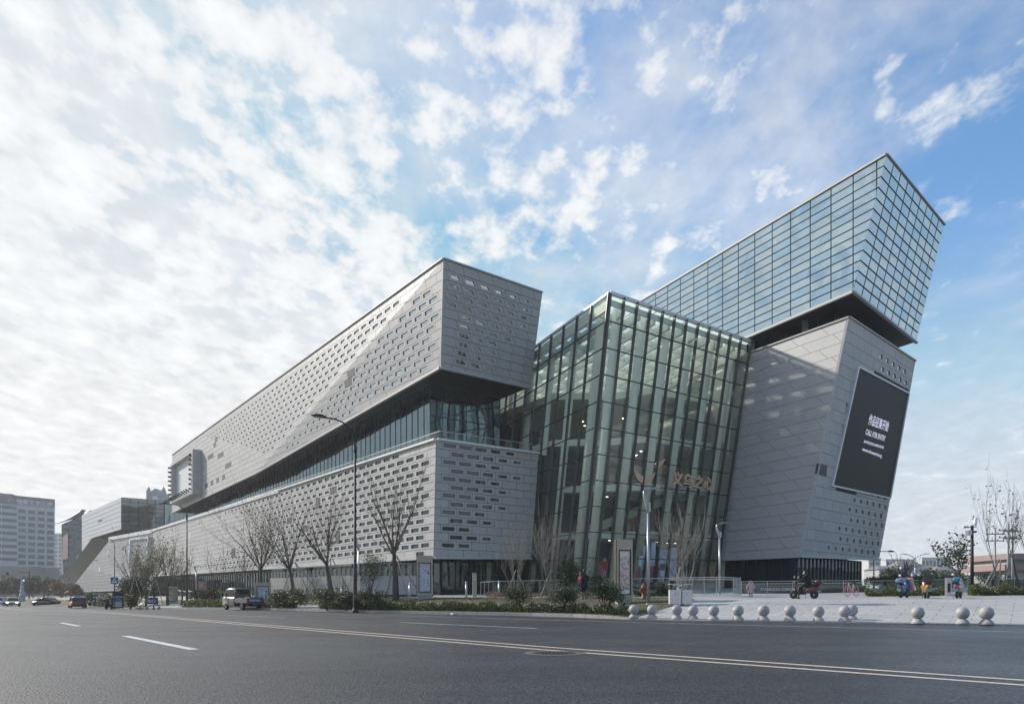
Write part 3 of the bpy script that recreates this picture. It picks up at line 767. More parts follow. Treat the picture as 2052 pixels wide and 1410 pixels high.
def winBl(r, c, px, py, u, v):
    if r < 2: return None
    if py > 735 + (883 - px) * 0.585 - 14: return None
    fold = 946 + (px - 515) * -1.139
    if py < fold + 16: return None
    if 686 < px < 704 and 748 < py < 782: return 'louvre'
    k = cl01((px - 540) / 220.0)
    return (0.40 + 0.34*k, 0.32 + 0.22*k)
panels(fBl, [BT, BQ, BK], 0.90, 2.05, upper, MT['panel'], u0=-0.45, win=winBl, jitter=0.004)
lim = [(1, 6), (1, 12), (1, 13), (1, 12), (1, 6), (1, 4), (1, 2)]
def winBr(r, c, px, py, u, v):
    k = int((u - 0.55) / 1.85)
    if u < 0.55 or k > 5: return None
    k2 = k
    a, q = lim[k2]
    if r < a or r > q: return None
    s = 1 - 0.09*abs(k-1)
    return (0.60*s, 0.46*s)
panels(fBr, [BT, BR1, BR2, BK], 0.885, 1.85, upper, MT['panel'], u0=0.4, shear=-0.55, bond=0.0, win=winBr, jitter=0.004)
m = MB(); m.bar(BK - UP*0.1 + nBl*0.05, BQ - UP*0.1, 0.35, 0.28); m.bar(BQ - UP*0.1, BBL - UP*0.12, 0.4, 0.3); m.bar(BK - UP*0.1, BR2 - UP*0.1, 0.35, 0.22)
mpart(m, 'edge_trim', MT['panel']); m = MB()
m.bar(BT + UP*0.1, BTL + UP*0.1, 0.3, 0.15); m.bar(BT + UP*0.1, BR1 + UP*0.1, 0.3, 0.15)
mpart(m, 'edge_trim', MT['panel'])
# billboard frame at the far end of block B
po = (pB[0] + nB*1.75, nB); fo = Face(po, po[0])
f4 = [fo.px(341, 1008), fo.px(386, 990), fo.px(386, 899), fo.px(341, 930)]
f4[3].z = f4[2].z = (f4[3].z + f4[2].z)/2; f4[0].z = f4[1].z = (f4[0].z + f4[1].z)/2
ctr = sum(f4, Vector()) / 4
m = MB()
inn4 = [ctr + (p - ctr)*0.88 for p in f4]
dep = -nB*1.9
for i in range(4):
    j = (i+1) % 4
    m.add([f4[i], f4[j], inn4[j], inn4[i], f4[i]+dep, f4[j]+dep, inn4[j]+dep, inn4[i]+dep], [(0,1,2,3), (4,7,6,5), (0,4,5,1), (3,2,6,7)])
frame = mpart(m, 'billboard_frame', MT['panel'])
o = MB().poly([p + dep*0.55 for p in inn4]).build('billboard_sheet', mat('blank_billboard', (0.62, 0.63, 0.64), 0.6, var=0.05, vscale=0.5), frame); 
lampm = MB()
for i in range(9):
    p = inn4[0] + (inn4[1] - inn4[0]) * ((i+0.5)/9); lampm.bar(p + nB*0.1, p + nB*0.9 + UP*0.5, 0.22, 0.3)
for i in range(8):
    p = inn4[1] + (inn4[2] - inn4[1]) * ((i+0.5)/8); lampm.bar(p + nB*0.05, p + nB*0.5, 0.35, 0.35)
    p = inn4[0] + (inn4[3] - inn4[0]) * ((i+0.5)/8); lampm.bar(p + nB*0.05, p + nB*0.7, 0.35, 0.35)
tag(lampm.build('spotlight', MT['dark'], frame), kind='stuff')

# ---- glazed storey between A and B, set back from both
zt = A0.z
def glazing(a, bq, z0, z1, w, parent, mtl, mullion='mullion', name='glass_pane', rows=1, mw=0.09, md=0.16):
    d = (bq - a); L_ = d.length; n = max(1, int(round(L_/w))); e = d.normalized(); nn = Vector((e.y, -e.x, 0))
    if nn.dot(a) > 0: nn = -nn
    mm = MB()
    for i in range(n+1):
        p = a + d*(i/n); mm.bar(Vector((p.x, p.y, z0)) + nn*0.03, Vector((p.x, p.y, z1)) + nn*0.03, mw, md, up=nn)
    for k in range(rows+1):
        z = z0 + (z1-z0)*k/rows; p = Vector((a.x, a.y, z)) + nn*0.02; q = Vector((bq.x, bq.y, z)) + nn*0.02; mm.bar(p, q, 0.08, 0.08)
    fr = mm.build(name.replace('pane', 'frame'), MT[mullion], parent, fixn=True)
    for i in range(n):
        for k in range(rows):
            p = a + d*(i/n) + e*0.015; q = a + d*((i+1)/n) - e*0.015; za = z0 + (z1-z0)*k/rows; zb = z0 + (z1-z0)*(k+1)/rows
            q4 = [Vector((p.x, p.y, za)), Vector((q.x, q.y, za)), Vector((q.x, q.y, zb)), Vector((p.x, p.y, zb))]
            CANDS.append([name, pxarea(q4), q4, [(0,1,2,3)], mtl, parent])
    return fr
G0 = at(862, 800, 78.4); G0.z = 0
gl_dir = hdir(-60.0)
Gl = G0 + gl_dir*135; Gr = G0 + hdir(3000.0)*9.5
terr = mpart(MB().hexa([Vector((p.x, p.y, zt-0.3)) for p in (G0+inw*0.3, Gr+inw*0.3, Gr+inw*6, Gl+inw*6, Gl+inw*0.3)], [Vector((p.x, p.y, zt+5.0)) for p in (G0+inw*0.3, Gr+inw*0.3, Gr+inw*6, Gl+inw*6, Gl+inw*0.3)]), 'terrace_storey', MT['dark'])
glazing(Vector((G0.x, G0.y, 0)), Vector((Gl.x, Gl.y, 0)), zt - 0.2, zt + 9.0, 1.35, terr, MT['terrace'], rows=1, mw=0.045, md=0.05)
glazing(Vector((G0.x, G0.y, 0)), Vector((Gr.x, Gr.y, 0)), zt - 0.2, zt + 9.5, 1.5, terr, MT['terrace'], rows=2, mw=0.05, md=0.05)

# ---- ground storey under A
gA = [A_c_b + inw*3.2 + dL*1.0, A_bl + inw*3.2, A_bl + inw*14, A_c_b + inw*30, A_r_b + inw*12, A_r_b - nAr*4.5]
gA[0] = Vector((*(A_c_b + inw*3.2 - nAr*4.5).xy, 0))
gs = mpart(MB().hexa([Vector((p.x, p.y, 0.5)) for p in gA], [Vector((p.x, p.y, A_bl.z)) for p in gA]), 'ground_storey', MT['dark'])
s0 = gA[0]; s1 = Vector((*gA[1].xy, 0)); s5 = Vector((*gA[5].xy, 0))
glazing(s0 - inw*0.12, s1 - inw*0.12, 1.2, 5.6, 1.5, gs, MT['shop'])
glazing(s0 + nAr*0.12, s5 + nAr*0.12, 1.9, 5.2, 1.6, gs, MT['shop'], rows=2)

# ---- D: leaning glass atrium
DT = at(1221.8, 587.5, 65.7); DB = at(1165, 1168, 67.6)
dDl = hdir(387.0); dDr = hdir(2996.0)
pDl = plane3(DT, DB, DT + dDl*5); pDr = plane3(DT, DB, DT + dDr*5)
fDl = Face(pDl, DT); fDr = Face(pDr, DT)
DRT, DRB = fDr.px(1503, 684.5), fDr.px(1432, 1166)
DLT = DT + dDl*28.5; DLB = DB + dDl*28.5 + Vector((0.4, 0, 0))
DLB = DLB - pDl[1] * ((DLB - pDl[0]).dot(pDl[1]))
atr = mpart(MB().bar(DT + UP*0.05, DRT + UP*0.05, 0.3, 0.28).bar(DT + UP*0.05, DLT + UP*0.05, 0.3, 0.22), 'atrium_coping', MT['trim'])
def bil(q, s, t): return (q[0]*(1-s) + q[1]*s)*(1-t) + (q[3]*(1-s) + q[2]*s)*t     # q = top-left, top-right, bottom-right, bottom-left
def curtain(q, svals, tvals, N, parent, fin=0.34, finup=0.0):
    mm = MB()
    for t in tvals:
        mm.bar(bil(q, 0, t), bil(q, 1, t), 0.10, 0.09)
    o = mm.build('transom', MT['mullion'], parent, fixn=True)
    for s in svals:
        a, c = bil(q, s, 0), bil(q, s, 1); up = (a - c).normalized()
        f_ = MB().bar(c + N*(fin/2 - 0.05), a + up*finup + N*(fin/2 - 0.05), 0.10, fin, up=N)
        f_.build('fin', MT['mullion_mid'], parent, fixn=True)
    for i in range(len(svals)-1):
        for k in range(len(tvals)-1):
            s0_, s1_, t0_, t1_ = svals[i], svals[i+1], tvals[k], tvals[k+1]; es = (s1_-s0_)*0.03; et = (t1_-t0_)*0.012
            v = [bil(q, s0_+es, t0_+et), bil(q, s1_-es, t0_+et), bil(q, s1_-es, t1_-et), bil(q, s0_+es, t1_-et)]
            CANDS.append(['atrium_pane', pxarea(v), v, [(0,1,2,3)], MT['atrium'], parent])
tv = [i/11 for i in range(12)]
curtain([DT, DRT, DRB, DB], [i/12 for i in range(13)], tv, pDr[1], atr)
nl = 10; sl = [0.0] + [ (3.08 + 2.82*i)/28.5 for i in range(nl) ]; sl = [x for x in sl if x < 1] + [1.0]
curtain([DT, DLT, DLB, DB], sl, tv, pDl[1], atr, finup=0.05, fin=0.26)
# inside: columns, floors, back walls, roof beams
inD = dDr + dDl
def put(o): return o
cols = []
for k in range(6):
    s = (1.5 + 2.0*k) / 12; a, c = bil([DT, DRT, DRB, DB], s, 0.01), bil([DT, DRT, DRB, DB], s, 1.02); ofs = -pDr[1]*1.7
    MB().tube([c + ofs, a + ofs], 0.42, 12).build('column', MT['cream'], atr)
for k in range(5):
    s = (4.2 + 5.2*k) / 28.5; a, c = bil([DT, DLT, DLB, DB], s, 0.01), bil([DT, DLT, DLB, DB], s, 1.02); ofs = -pDl[1]*1.7
    MB().tube([c + ofs, a + ofs], 0.42, 12).build('column', MT['cream'], atr)
def fp(a, c, z): p = DT + dDr*a + dDl*c; return Vector((p.x, p.y, z))     # floor-plan coordinates: a along the right face, c along the left face
def slab_poly(pts, z0, z1): return [fp(a, c, z0) for a, c in pts], [fp(a, c, z1) for a, c in pts]
rnd = random.Random(5)
for k, z in enumerate((7.6, 12.9, 18.2, 23.5)):
    pts = [(6.0 + k*0.8, 9.5), (10.5, 6.0), (19.5, 4.6), (19.5, 30), (-1.5 + 0*k, 30), (1.8, 14)]
    bq, tq = slab_poly(pts, z, z + 0.75)
    s_ = MB().hexa(bq, tq).build('floor_slab', MT['cream'], atr, fixn=True)
    for i in range(2):
        a, c = pts[i], pts[i+1]
        balustrade(fp(*a, z+0.75), fp(*c, z+0.75), 0.0, 1.0, 2.0, atr)
    for i in range(26):
        a, c = rnd.uniform(8, 19), rnd.uniform(8, 22); p = fp(a, c, z - 0.02)
        if i < 18: MB().lathe([(0.13, 0), (0.13, 0.03)], 8, c=p, sm=False).build('downlight', MT['downlight'], atr)
m = MB()
m.hexa([fp(20.2, 3.5, 1.5), fp(20.6, 3.5, 1.5), fp(20.6, 31, 1.5), fp(20.2, 31, 1.5)], [fp(21.2, 2.5, 29.2), fp(21.6, 2.5, 29.2), fp(21.6, 31, 29.2), fp(21.2, 31, 29.2)])
m.hexa([fp(-2, 30, 1.5), fp(21, 30, 1.5), fp(21, 30.4, 1.5), fp(-2, 30.4, 1.5)], [fp(-2, 30, 29.2), fp(21, 30, 29.2), fp(21, 30.4, 29.2), fp(-2, 30.4, 29.2)])
m.build('inner_wall', MT['cream'], atr, fixn=True)
for (a0, c0, z0, a1, c1, z1) in ((4.5, 12.0, 8.3, 17.5, 7.5, 13.4), (17.5, 8.5, 13.6, 5.0, 13.0, 18.7), (5.5, 11.5, 18.9, 18.0, 7.0, 24.0)):
    e = MB().bar(fp(a0, c0, z0), fp(a1, c1, z1), 1.5, 0.9).build('escalator', MT['slab'], atr, fixn=True)
m = MB()
for i in range(11): a = 21.4*i/10; m.bar(fp(a*0.98+0.1, 0.4, 28.7), fp(a*0.98+0.1, 29.8, 28.7), 0.24, 0.95)
for i in range(12): c = 29.5*i/11; m.bar(fp(0.3, c+0.3, 28.9), fp(21.0, c+0.3, 28.9), 0.16, 0.55)
m.build('roof_beam', MT['cream'], atr, fixn=True)
for i in range(10):
    a0, a1 = 21.4*i/10 + 0.12, 21.4*(i+1)/10 - 0.02
    q4 = [fp(a0, 0.2, 29.45), fp(a1, 0.2, 29.45), fp(a1, 30, 29.45), fp(a0, 30, 29.45)]
    MB().poly(q4).build('roof_pane', MT['sun_diffuser'], atr)
# shop stalls and people-height clutter inside: lit shop fronts on the floors
sh_c = [(0.45, 0.22, 0.18), (0.6, 0.56, 0.48), (0.2, 0.3, 0.42), (0.3, 0.3, 0.3), (0.55, 0.5, 0.38)]
for k, z in enumerate((2.4, 8.4, 13.7, 19.0)):
    for i in range(5):
        a = 7.5 + 2.5*i; cbase = 13.5 + 0.8*((i+k) % 3)
        MB().hexa([fp(a, cbase, z), fp(a+2.2, cbase, z), fp(a+2.2, cbase+0.3, z), fp(a, cbase+0.3, z)], [fp(a, cbase, z+2.9), fp(a+2.2, cbase, z+2.9), fp(a+2.2, cbase+0.3, z+2.9), fp(a, cbase+0.3, z+2.9)]).build('shop_front', mat('shop_front_%d_%d' % (k, i), sh_c[(i*2+k) % 5], 0.5), atr, fixn=True)

# logo and lettering on the atrium
MT['bronze'] = mat('bronze_letters', (0.66, 0.44, 0.29), 0.5, 0.0)
def fmat(fc, x, y, n=0.0, shear=0.0):  # matrix placing text in a facade plane at pixel x, y
    o = fc.px(x, y) + fc.N*n
    return Matrix.Translation(o) @ Matrix((( *(fc.U[i] for i in range(1)), fc.V[0], fc.N[0], 0), (fc.U[1], fc.V[1], fc.N[1], 0), (fc.U[2], fc.V[2], fc.N[2], 0), (0, 0, 0, 1)))
def px_len(fc, x0, y0, x1, y1): return (fc.px(x1, y1) - fc.px(x0, y0)).length
fLog = Face((pDr[0] + pDr[1]*0.75, pDr[1]), DT)
o_ = text_obj('lettering', '义乌之心', fmat(fLog, 1345, 972), MT['bronze'], atr, extrude=0.14, offset=0.02, fit=(px_len(fLog, 1345, 972, 1428, 979), 1.45))
arc = MB(); rim = []
for i in range(15):                    # smile-shaped swoosh, thick in the middle
    a = R(198 + 132*i/14); w = 0.12 + 0.62*math.sin(math.pi*min(1, (i+0.6)/15))
    rim.append((a, w))
cL = fLog.uv(fLog.px(1303, 921)); RX, RY = 1.78, 2.35
vsf = []
for a, w in rim:
    for rr, dn in ((1.0, 0.0), (1 - w*0.42, 0.0)):
        vsf.append((cL[0] + RX*rr*math.cos(a), cL[1] + RY*rr*math.sin(a)))
n_ = len(vsf)
fv = [fLog.pt(x, y, 0.16) for x, y in vsf] + [fLog.pt(x, y, -0.1) for x, y in vsf]
ff = []
for i in range(len(rim)-1):
    k = 2*i; ff += [(k, k+2, k+3, k+1), (n_+k, n_+k+1, n_+k+3, n_+k+2), (k, n_+k, n_+k+2, k+2), (k+1, k+3, n_+k+3, n_+k+1)]
arc.add(fv, ff)
u1, v1 = fLog.uv(fLog.px(1322, 935)); 
hd = [(0, 0), (0.85, 0.22), (1.45, 1.0), (0.72, 0.66)]
arc.hexa([fLog.pt(u1 + x, v1 + y, -0.1) for x, y in hd], [fLog.pt(u1 + x, v1 + y, 0.16) for x, y in hd])
arc.build('logo', MT['bronze'], atr, fixn=True)
# festive stickers inside the lowest panes
stk_m = [mat('sticker_white', (0.62, 0.68, 0.80), 0.7), mat('sticker_red', (0.42, 0.08, 0.09), 0.7), mat('sticker_gold', (0.50, 0.33, 0.12), 0.7)]
fSt = Face((pDr[0] - pDr[1]*0.35, pDr[1]), DT); fSt2 = Face((pDr[0] - pDr[1]*0.30, pDr[1]), DT)
def sticker(fc, pts, mi): 
    MB().hexa([fc.pt(*fc.uv(fc.px(*p)), -0.02) for p in pts], [fc.pt(*fc.uv(fc.px(*p)), 0.0) for p in pts]).build('window_sticker', stk_m[mi], atr, fixn=True)
for x, y, w, h in ((1276, 1112, 10, 52), (1285, 1092, 12, 72), (1300, 1085, 10, 80), (1318, 1100, 16, 64), (1340, 1096, 16, 66), (1206, 1140, 9, 26)):
    sticker(fSt, [(x, y), (x+w, y), (x+w-5, y+h), (x-5, y+h)], 0)
for x, y, w, h in ((1199, 1126, 17, 36), (1271, 1138, 18, 26), (1298, 1132, 18, 32), (1318, 1128, 12, 14), (1207, 1122, 6, 8)):
    sticker(fSt2, [(x, y), (x+w, y), (x+w-3, y+h), (x-3, y+h)], 1)
for x, y in ((1207, 1118), (1274, 1132), (1283, 1131), (1302, 1125), (1323, 1131)):
    sticker(fSt2, [(x-5, y+6), (x+7, y+6), (x+1, y-3)], 2)
sticker(fSt2, [(1408, 1158), (1420, 1158), (1415, 1120)], 1); sticker(fSt2, [(1398, 1150), (1408, 1156), (1400, 1138)], 2); sticker(fSt2, [(1418, 1156), (1428, 1150), (1427, 1138)], 2)

# ---- E: leaning clad tower with the big screen
ET = at(1701.5, 636.8, 68.85); EB = at(1604, 1111.6, 71.0)
dEl = hdir(171.0); dEr = hdir(2549.0)
pEl = plane3(ET, EB, ET + dEl*4); pEr = plane3(ET, EB, ET + dEr*4)
fEl = Face(pEl, ET); fEr = Face(pEr, ET)
El_t, El_b = fEl.px(1497, 710), fEl.px(1434, 1119.5)
Er_t, Er_b = fEr.px(1834.5, 724.4), fEr.px(1762, 1118.4)
e = dict(T=inset(ET, pEl[1], pEr[1]), B=inset(EB, pEl[1], pEr[1]), lt=inset(El_t, pEl[1]), lb=inset(El_b, pEl[1]), rt=inset(Er_t, pEr[1]), rb=inset(Er_b, pEr[1]))
e['lt'] = e['lt'] + dEl*9; e['lb'] = e['lb'] + dEl*9
e['bt'] = e['lt'] + (e['rt'] - e['T']); e['bb'] = e['lb'] + (e['rb'] - e['B'])
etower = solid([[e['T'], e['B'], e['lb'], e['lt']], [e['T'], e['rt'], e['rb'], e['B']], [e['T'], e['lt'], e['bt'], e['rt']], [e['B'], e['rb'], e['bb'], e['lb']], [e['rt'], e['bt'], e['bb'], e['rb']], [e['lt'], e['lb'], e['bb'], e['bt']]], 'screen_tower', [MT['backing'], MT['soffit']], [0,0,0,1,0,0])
panels(fEl, [ET, El_t + dEl*8.9, El_b + dEl*8.9, EB], 1.19, 3.6, etower, MT['panel_metal'], gap=0.034, shear=-0.95, bond=0.42, u0=0.4, jitter=0.003)
led = [(1721, 737), (1820, 789), (1783, 996), (1669, 971)]
def in_quad(q, x, y, g=0):
    s = [((q[(i+1)%4][0]-q[i][0])*(y-q[i][1]) - (q[(i+1)%4][1]-q[i][1])*(x-q[i][0])) for i in range(4)]
    return all(k > 0 for k in s) or all(k < 0 for k in s)
def winE(r, c, px, py, u, v):
    if 1640 < px < 1660 and 922 < py < 962 and px < 1652 + (py - 922)*0.1: return 'louvre'
    if py < 800 and px > 1762 and 4 > r >= 1: return (0.48, 0.42)
    if py > 980:
        k = (px - (1700 - (py - 985)*0.20)) / 90
        if py > 1085: k = (px - 1640) / 140
        elif py > 1050: k = (px - 1665)/120
        if k > 0.05: return (0.30 + 0.35*cl01(k), 0.30 + 0.22*cl01(k))
    return None
panels(fEr, [ET, Er_t, Er_b, EB], 1.10, 1.78, etower, MT['panel_metal'], gap=0.034, shear=-0.28, bond=0.45, u0=0.2, win=winE, skip=lambda x, y: in_quad(led, x, y), jitter=0.003)
fLed = Face((pEr[0] + pEr[1]*0.10, pEr[1]), ET)
lq = [fLed.px(*p) for p in led]
lc = sum(lq, Vector())/4
screen = mpart(MB().hexa([p - pEr[1]*0.5 for p in lq], lq), 'led_screen', mat('led_black', (0.012, 0.013, 0.015), 0.55, spec=0.3, var=0.15, vscale=0.3))
m = MB(); lo = [p + (p - lc).normalized()*0.28 for p in lq]
for i in range(4):
    j = (i+1)%4; m.hexa([lq[i]-pEr[1]*0.4, lq[j]-pEr[1]*0.4, lo[j]-pEr[1]*0.4, lo[i]-pEr[1]*0.4], [lq[i]+pEr[1]*0.12, lq[j]+pEr[1]*0.12, lo[j]+pEr[1]*0.12, lo[i]+pEr[1]*0.12])
m.build('screen_frame', MT['trim'], screen, fixn=True)
MT['led'] = mat('led_text', (0.1, 0.1, 0.12), 0.6, emit=(0.62, 0.62, 0.80), estr=0.55)
fT = Face((pEr[0] + pEr[1]*0.115, pEr[1]), ET)
def led_text(body, bl, br, h):
    a, c = fT.px(*bl), fT.px(*br); w = (c - a).length; ux = (c - a).normalized(); vy = (lq[0] - lq[3]).normalized()
    M = Matrix(((ux.x, vy.x, fT.N.x, a.x), (ux.y, vy.y, fT.N.y, a.y), (ux.z, vy.z, fT.N.z, a.z), (0, 0, 0, 1)))
    hh = (fT.px(bl[0] + h*0.25, bl[1] - h) - a).length
    text_obj('screen_text', body, M, MT['led'], screen, extrude=0.006, offset=0.012, fit=(w, hh))
led_text('作品征集开始', (1739, 850), (1778.5, 865), 21)
led_text('CALL FOR ENTRY', (1734, 870), (1773, 884), 11)
led_text('2017年9月19日-2018年01月19日', (1730.5, 887), (1770, 899.5), 6.5)
led_text('www.di-award.org', (1727, 904.5), (1766, 918.5), 9)
# dark glazed gap between tower and glass box
gq = [fEl.px(1697, 645) + Vector((-0.5, 1.5, 0))]
g_c = ET - pEl[1]*2.2 - pEr[1]*2.6
gz0, gz1 = ET.z - 0.6, ET.z + 4.0
g_pts = [g_c, g_c + dEr*11.5, g_c + dEr*11.5 + dEl*26, g_c + dEl*26]
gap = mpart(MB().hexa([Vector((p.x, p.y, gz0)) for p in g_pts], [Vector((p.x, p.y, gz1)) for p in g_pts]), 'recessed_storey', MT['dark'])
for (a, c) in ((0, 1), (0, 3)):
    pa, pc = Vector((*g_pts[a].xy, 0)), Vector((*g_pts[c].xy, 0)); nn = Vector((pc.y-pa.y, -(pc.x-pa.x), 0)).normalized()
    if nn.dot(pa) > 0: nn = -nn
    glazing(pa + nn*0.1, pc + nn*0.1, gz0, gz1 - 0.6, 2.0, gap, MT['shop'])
for i in range(3):
    p = ET - pEl[1]*1.3 + dEl*(5.2 + 7*i) - pEr[1]*0.6; MB().box(p.x-0.25, p.x+0.25, p.y-0.25, p.y+0.25, gz0, gz1).build('stub_column', MT['steel'], gap)
# ground storey under E
gE = [EB - pEl[1]*1.3 - pEr[1]*1.3, Er_b - pEr[1]*1.3 - dEr*2.6, Er_b - pEr[1]*1.3 - dEr*2.6 + dEl*14, El_b - pEl[1]*1.3 + dEl*3, El_b - pEl[1]*1.3]
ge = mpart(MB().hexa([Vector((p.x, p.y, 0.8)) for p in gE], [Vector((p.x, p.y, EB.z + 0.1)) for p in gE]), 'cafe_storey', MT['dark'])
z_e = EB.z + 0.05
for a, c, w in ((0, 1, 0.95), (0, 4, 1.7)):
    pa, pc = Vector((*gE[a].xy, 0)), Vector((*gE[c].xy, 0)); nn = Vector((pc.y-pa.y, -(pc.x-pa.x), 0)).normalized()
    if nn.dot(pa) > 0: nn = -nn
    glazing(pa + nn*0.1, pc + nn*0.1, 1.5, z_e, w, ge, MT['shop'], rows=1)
m = MB(); m.bar(EB - UP*0.12, El_b - UP*0.12, 0.4, 0.26); m.bar(EB - UP*0.12, Er_b - UP*0.12, 0.4, 0.26); mpart(m, 'edge_trim', MT['panel']); m = MB(); m.bar(ET + UP*0.08, El_t + UP*0.08, 0.3, 0.14); m.bar(ET + UP*0.08, Er_t + UP*0.08, 0.3, 0.14)
mpart(m, 'edge_trim', MT['panel'])

# ---- F: glass box cantilevered on top
FT = at(1776, 310.6, 64.0); FB = at(1709.3, 582, 67.0)
dFl = hdir(290.0); dFr = hdir(2500.0)
pFl = plane3(FT, FB, FT + dFl*5); pFr = plane3(FT, FB, FT + dFr*5)
fFl = Face(pFl, FT); fFr = Face(pFr, FT)
Fr_t, Fr_b = fFr.px(1892.5, 452.5), fFr.px(1837, 685)
Fl_t, Fl_b = FT + dFl*52, FB + dFl*52
Fl_b = Fl_b - pFl[1]*((Fl_b - pFl[0]).dot(pFl[1]))
h_ = dict(T=inset(FT, pFl[1], pFr[1], k=0.12), B=inset(FB, pFl[1], pFr[1], k=0.12), lt=inset(Fl_t, pFl[1], k=0.12), lb=inset(Fl_b, pFl[1], k=0.12), rt=inset(Fr_t, pFr[1], k=0.12), rb=inset(Fr_b, pFr[1], k=0.12))
h_['bt'] = h_['lt'] + (h_['rt'] - h_['T']); h_['bb'] = h_['lb'] + (h_['rb'] - h_['B'])
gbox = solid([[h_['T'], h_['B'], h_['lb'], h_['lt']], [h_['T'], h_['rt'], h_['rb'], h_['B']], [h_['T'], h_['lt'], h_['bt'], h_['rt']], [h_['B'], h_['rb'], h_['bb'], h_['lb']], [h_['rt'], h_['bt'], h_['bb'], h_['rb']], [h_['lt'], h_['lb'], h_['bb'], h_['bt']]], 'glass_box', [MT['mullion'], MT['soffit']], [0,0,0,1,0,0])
hv = -fFl.uv(FB)[1]
panels(fFl, [FT, Fl_t, Fl_b, FB], hv/13, 2.44, gbox, MT['boxglass'], gap=0.12, thick=0.10, u0=-3.38, bond=0.0, name='box_pane')
hv = -fFr.uv(FB)[1]; sh_ = fFr.uv(FB)[0] / fFr.uv(FB)[1]
wF = (Fr_t - FT).length / 9.0
panels(fFr, [FT, Fr_t, Fr_b, FB], hv/13, wF, gbox, MT['boxglass'], gap=0.15, thick=0.10, shear=sh_, u0=0.0, bond=0.0, name='box_pane') if False else None
for i in range(9):
    for k in range(13):
        q = [FT, Fr_t, Fr_b, FB]; s0_, s1_, t0_, t1_ = i/9, (i+1)/9, k/13, (k+1)/13; es, et = 0.0055, 0.0065
        v = [bil(q, s0_+es, t0_+et), bil(q, s1_-es, t0_+et), bil(q, s1_-es, t1_-et), bil(q, s0_+es, t1_-et)]
        CANDS.append(['box_pane', pxarea(v), v + [x - pFr[1]*0.1 for x in v], [(0,1,2,3), (1,0,4,5), (2,1,5,6), (3,2,6,7), (0,3,7,4)], MT['boxglass'], gbox])
m = MB(); m.bar(FT + UP*0.08, Fl_t + UP*0.08, 0.3, 0.2); m.bar(FT + UP*0.08, Fr_t + UP*0.08, 0.3, 0.12); mpart(m, 'edge_trim', MT['panel']); m = MB(); m.bar(FB - UP*0.1, Fl_b - UP*0.1, 0.3, 0.26); m.bar(FB - UP*0.1, Fr_b - UP*0.1, 0.3, 0.2)
mpart(m, 'edge_trim', MT['panel'])
flush_cands()
# ------------------------------------------------------------------ street furniture
MT['lampdark'] = mat('lamp_dark_paint', (0.018, 0.019, 0.022), 0.6, 0.0)
MT['lampgrey'] = mat('lamp_grey_metal', (0.42, 0.44, 0.46), 0.35, 0.6)
MT['champagne'] = mat('champagne_metal', (0.36, 0.315, 0.26), 0.4, 0.5, var=0.04)
MT['timber'] = mat('pale_timber', (0.36, 0.31, 0.25), 0.8, var=0.2, vscale=4)
MT['granite'] = mat('granite_ball', (0.40, 0.387, 0.38), 0.55, var=0.16, vscale=26, bump=0.08, bscale=70, stain=0.25, sscale=3.5)
MT['rubber'] = mat('rubber', (0.018, 0.018, 0.018), 0.8)
MT['chrome'] = mat('chrome', (0.6, 0.6, 0.6), 0.2, 1.0)
MT['carglass'] = mat('car_glass', (0.012, 0.014, 0.016), 0.08, spec=0.8)
MT['lampglass'] = mat('lamp_lens', (0.7, 0.72, 0.7), 0.2)

def scale_at(Y): return FPX / Y        # pixels per metre
def arc_pts(p0, p1, p2, n=8):          # quadratic bezier
    return [p0*(1-t)**2 + p1*2*t*(1-t) + p2*t*t for t in [i/n for i in range(n+1)]]

def street_lamp(px, Y, top_py, label, arm=2.9, group='dark street lamps along the kerb', arm_dir=None):
    b = on_ground(px, Y); ztop = CAMZ + (HY - top_py)/FPX*Y; h = ztop - b.z
    root = thing('street_lamp', label, 'street lamp', b, 0, group)
    hp = h*0.86
    MB().tube([(0,0,-0.1), (0,0,h*0.02), (0,0,h*0.22), (0,0,h*0.225), (0,0,hp)], [0.15, 0.14, 0.125, 0.095, 0.065], 12).build('pole', MT['lampdark'], root)
    MB().lathe([(0.24, -0.1), (0.24, 0.12), (0.16, 0.2), (0.15, 0.3)], 12).build('base', MT['lampdark'], root)
    MB().lathe([(0.085, hp*0.97), (0.11, hp*0.975), (0.11, hp*1.0), (0.07, hp*1.005)], 10).build('collar', MT['lampdark'], root)
    d = Vector(arm_dir or (-0.68, -0.73, 0)).normalized()
    a = arc_pts(Vector((0,0,hp)), Vector((0,0,h*1.0)), d*arm*0.72 + Vector((0,0,h*0.985)), 9)
    MB().tube(a, [0.06]*5 + [0.05]*5, 8).build('arm', MT['lampdark'], root)
    e = a[-1]; s = Vector((-d.y, d.x, 0)); L_ = arm*0.42; up = Vector((0, 0, 1))
    rings = []
    for k, (w, t) in enumerate(((0.05, 0.04), (0.12, 0.09), (0.2, 0.13), (0.21, 0.13), (0.15, 0.08), (0.04, 0.03))):
        c = e + d*(L_*k/5) + up*(0.05*k/5*math.sin(k)); rings.append([c + s*w*math.cos(2*math.pi*j/8) + up*t*math.sin(2*math.pi*j/8) for j in range(8)])
    hd = MB().loft(rings).build('lamp_head', MT['lampdark'], root)
    c = e + d*L_*0.55 - up*0.118; MB().hexa([c + s*0.13 + d*0.25, c - s*0.13 + d*0.25, c - s*0.13 - d*0.25, c + s*0.13 - d*0.25], [c + s*0.15 + d*0.28 + up*0.03, c - s*0.15 + d*0.28 + up*0.03, c - s*0.15 - d*0.28 + up*0.03, c + s*0.15 - d*0.28 + up*0.03]).build('lens', MT['lampglass'], hd, fixn=True)
    return root
street_lamp(711.5, 46.6, 843, 'tall dark street lamp standing in the hedge between the bare trees')
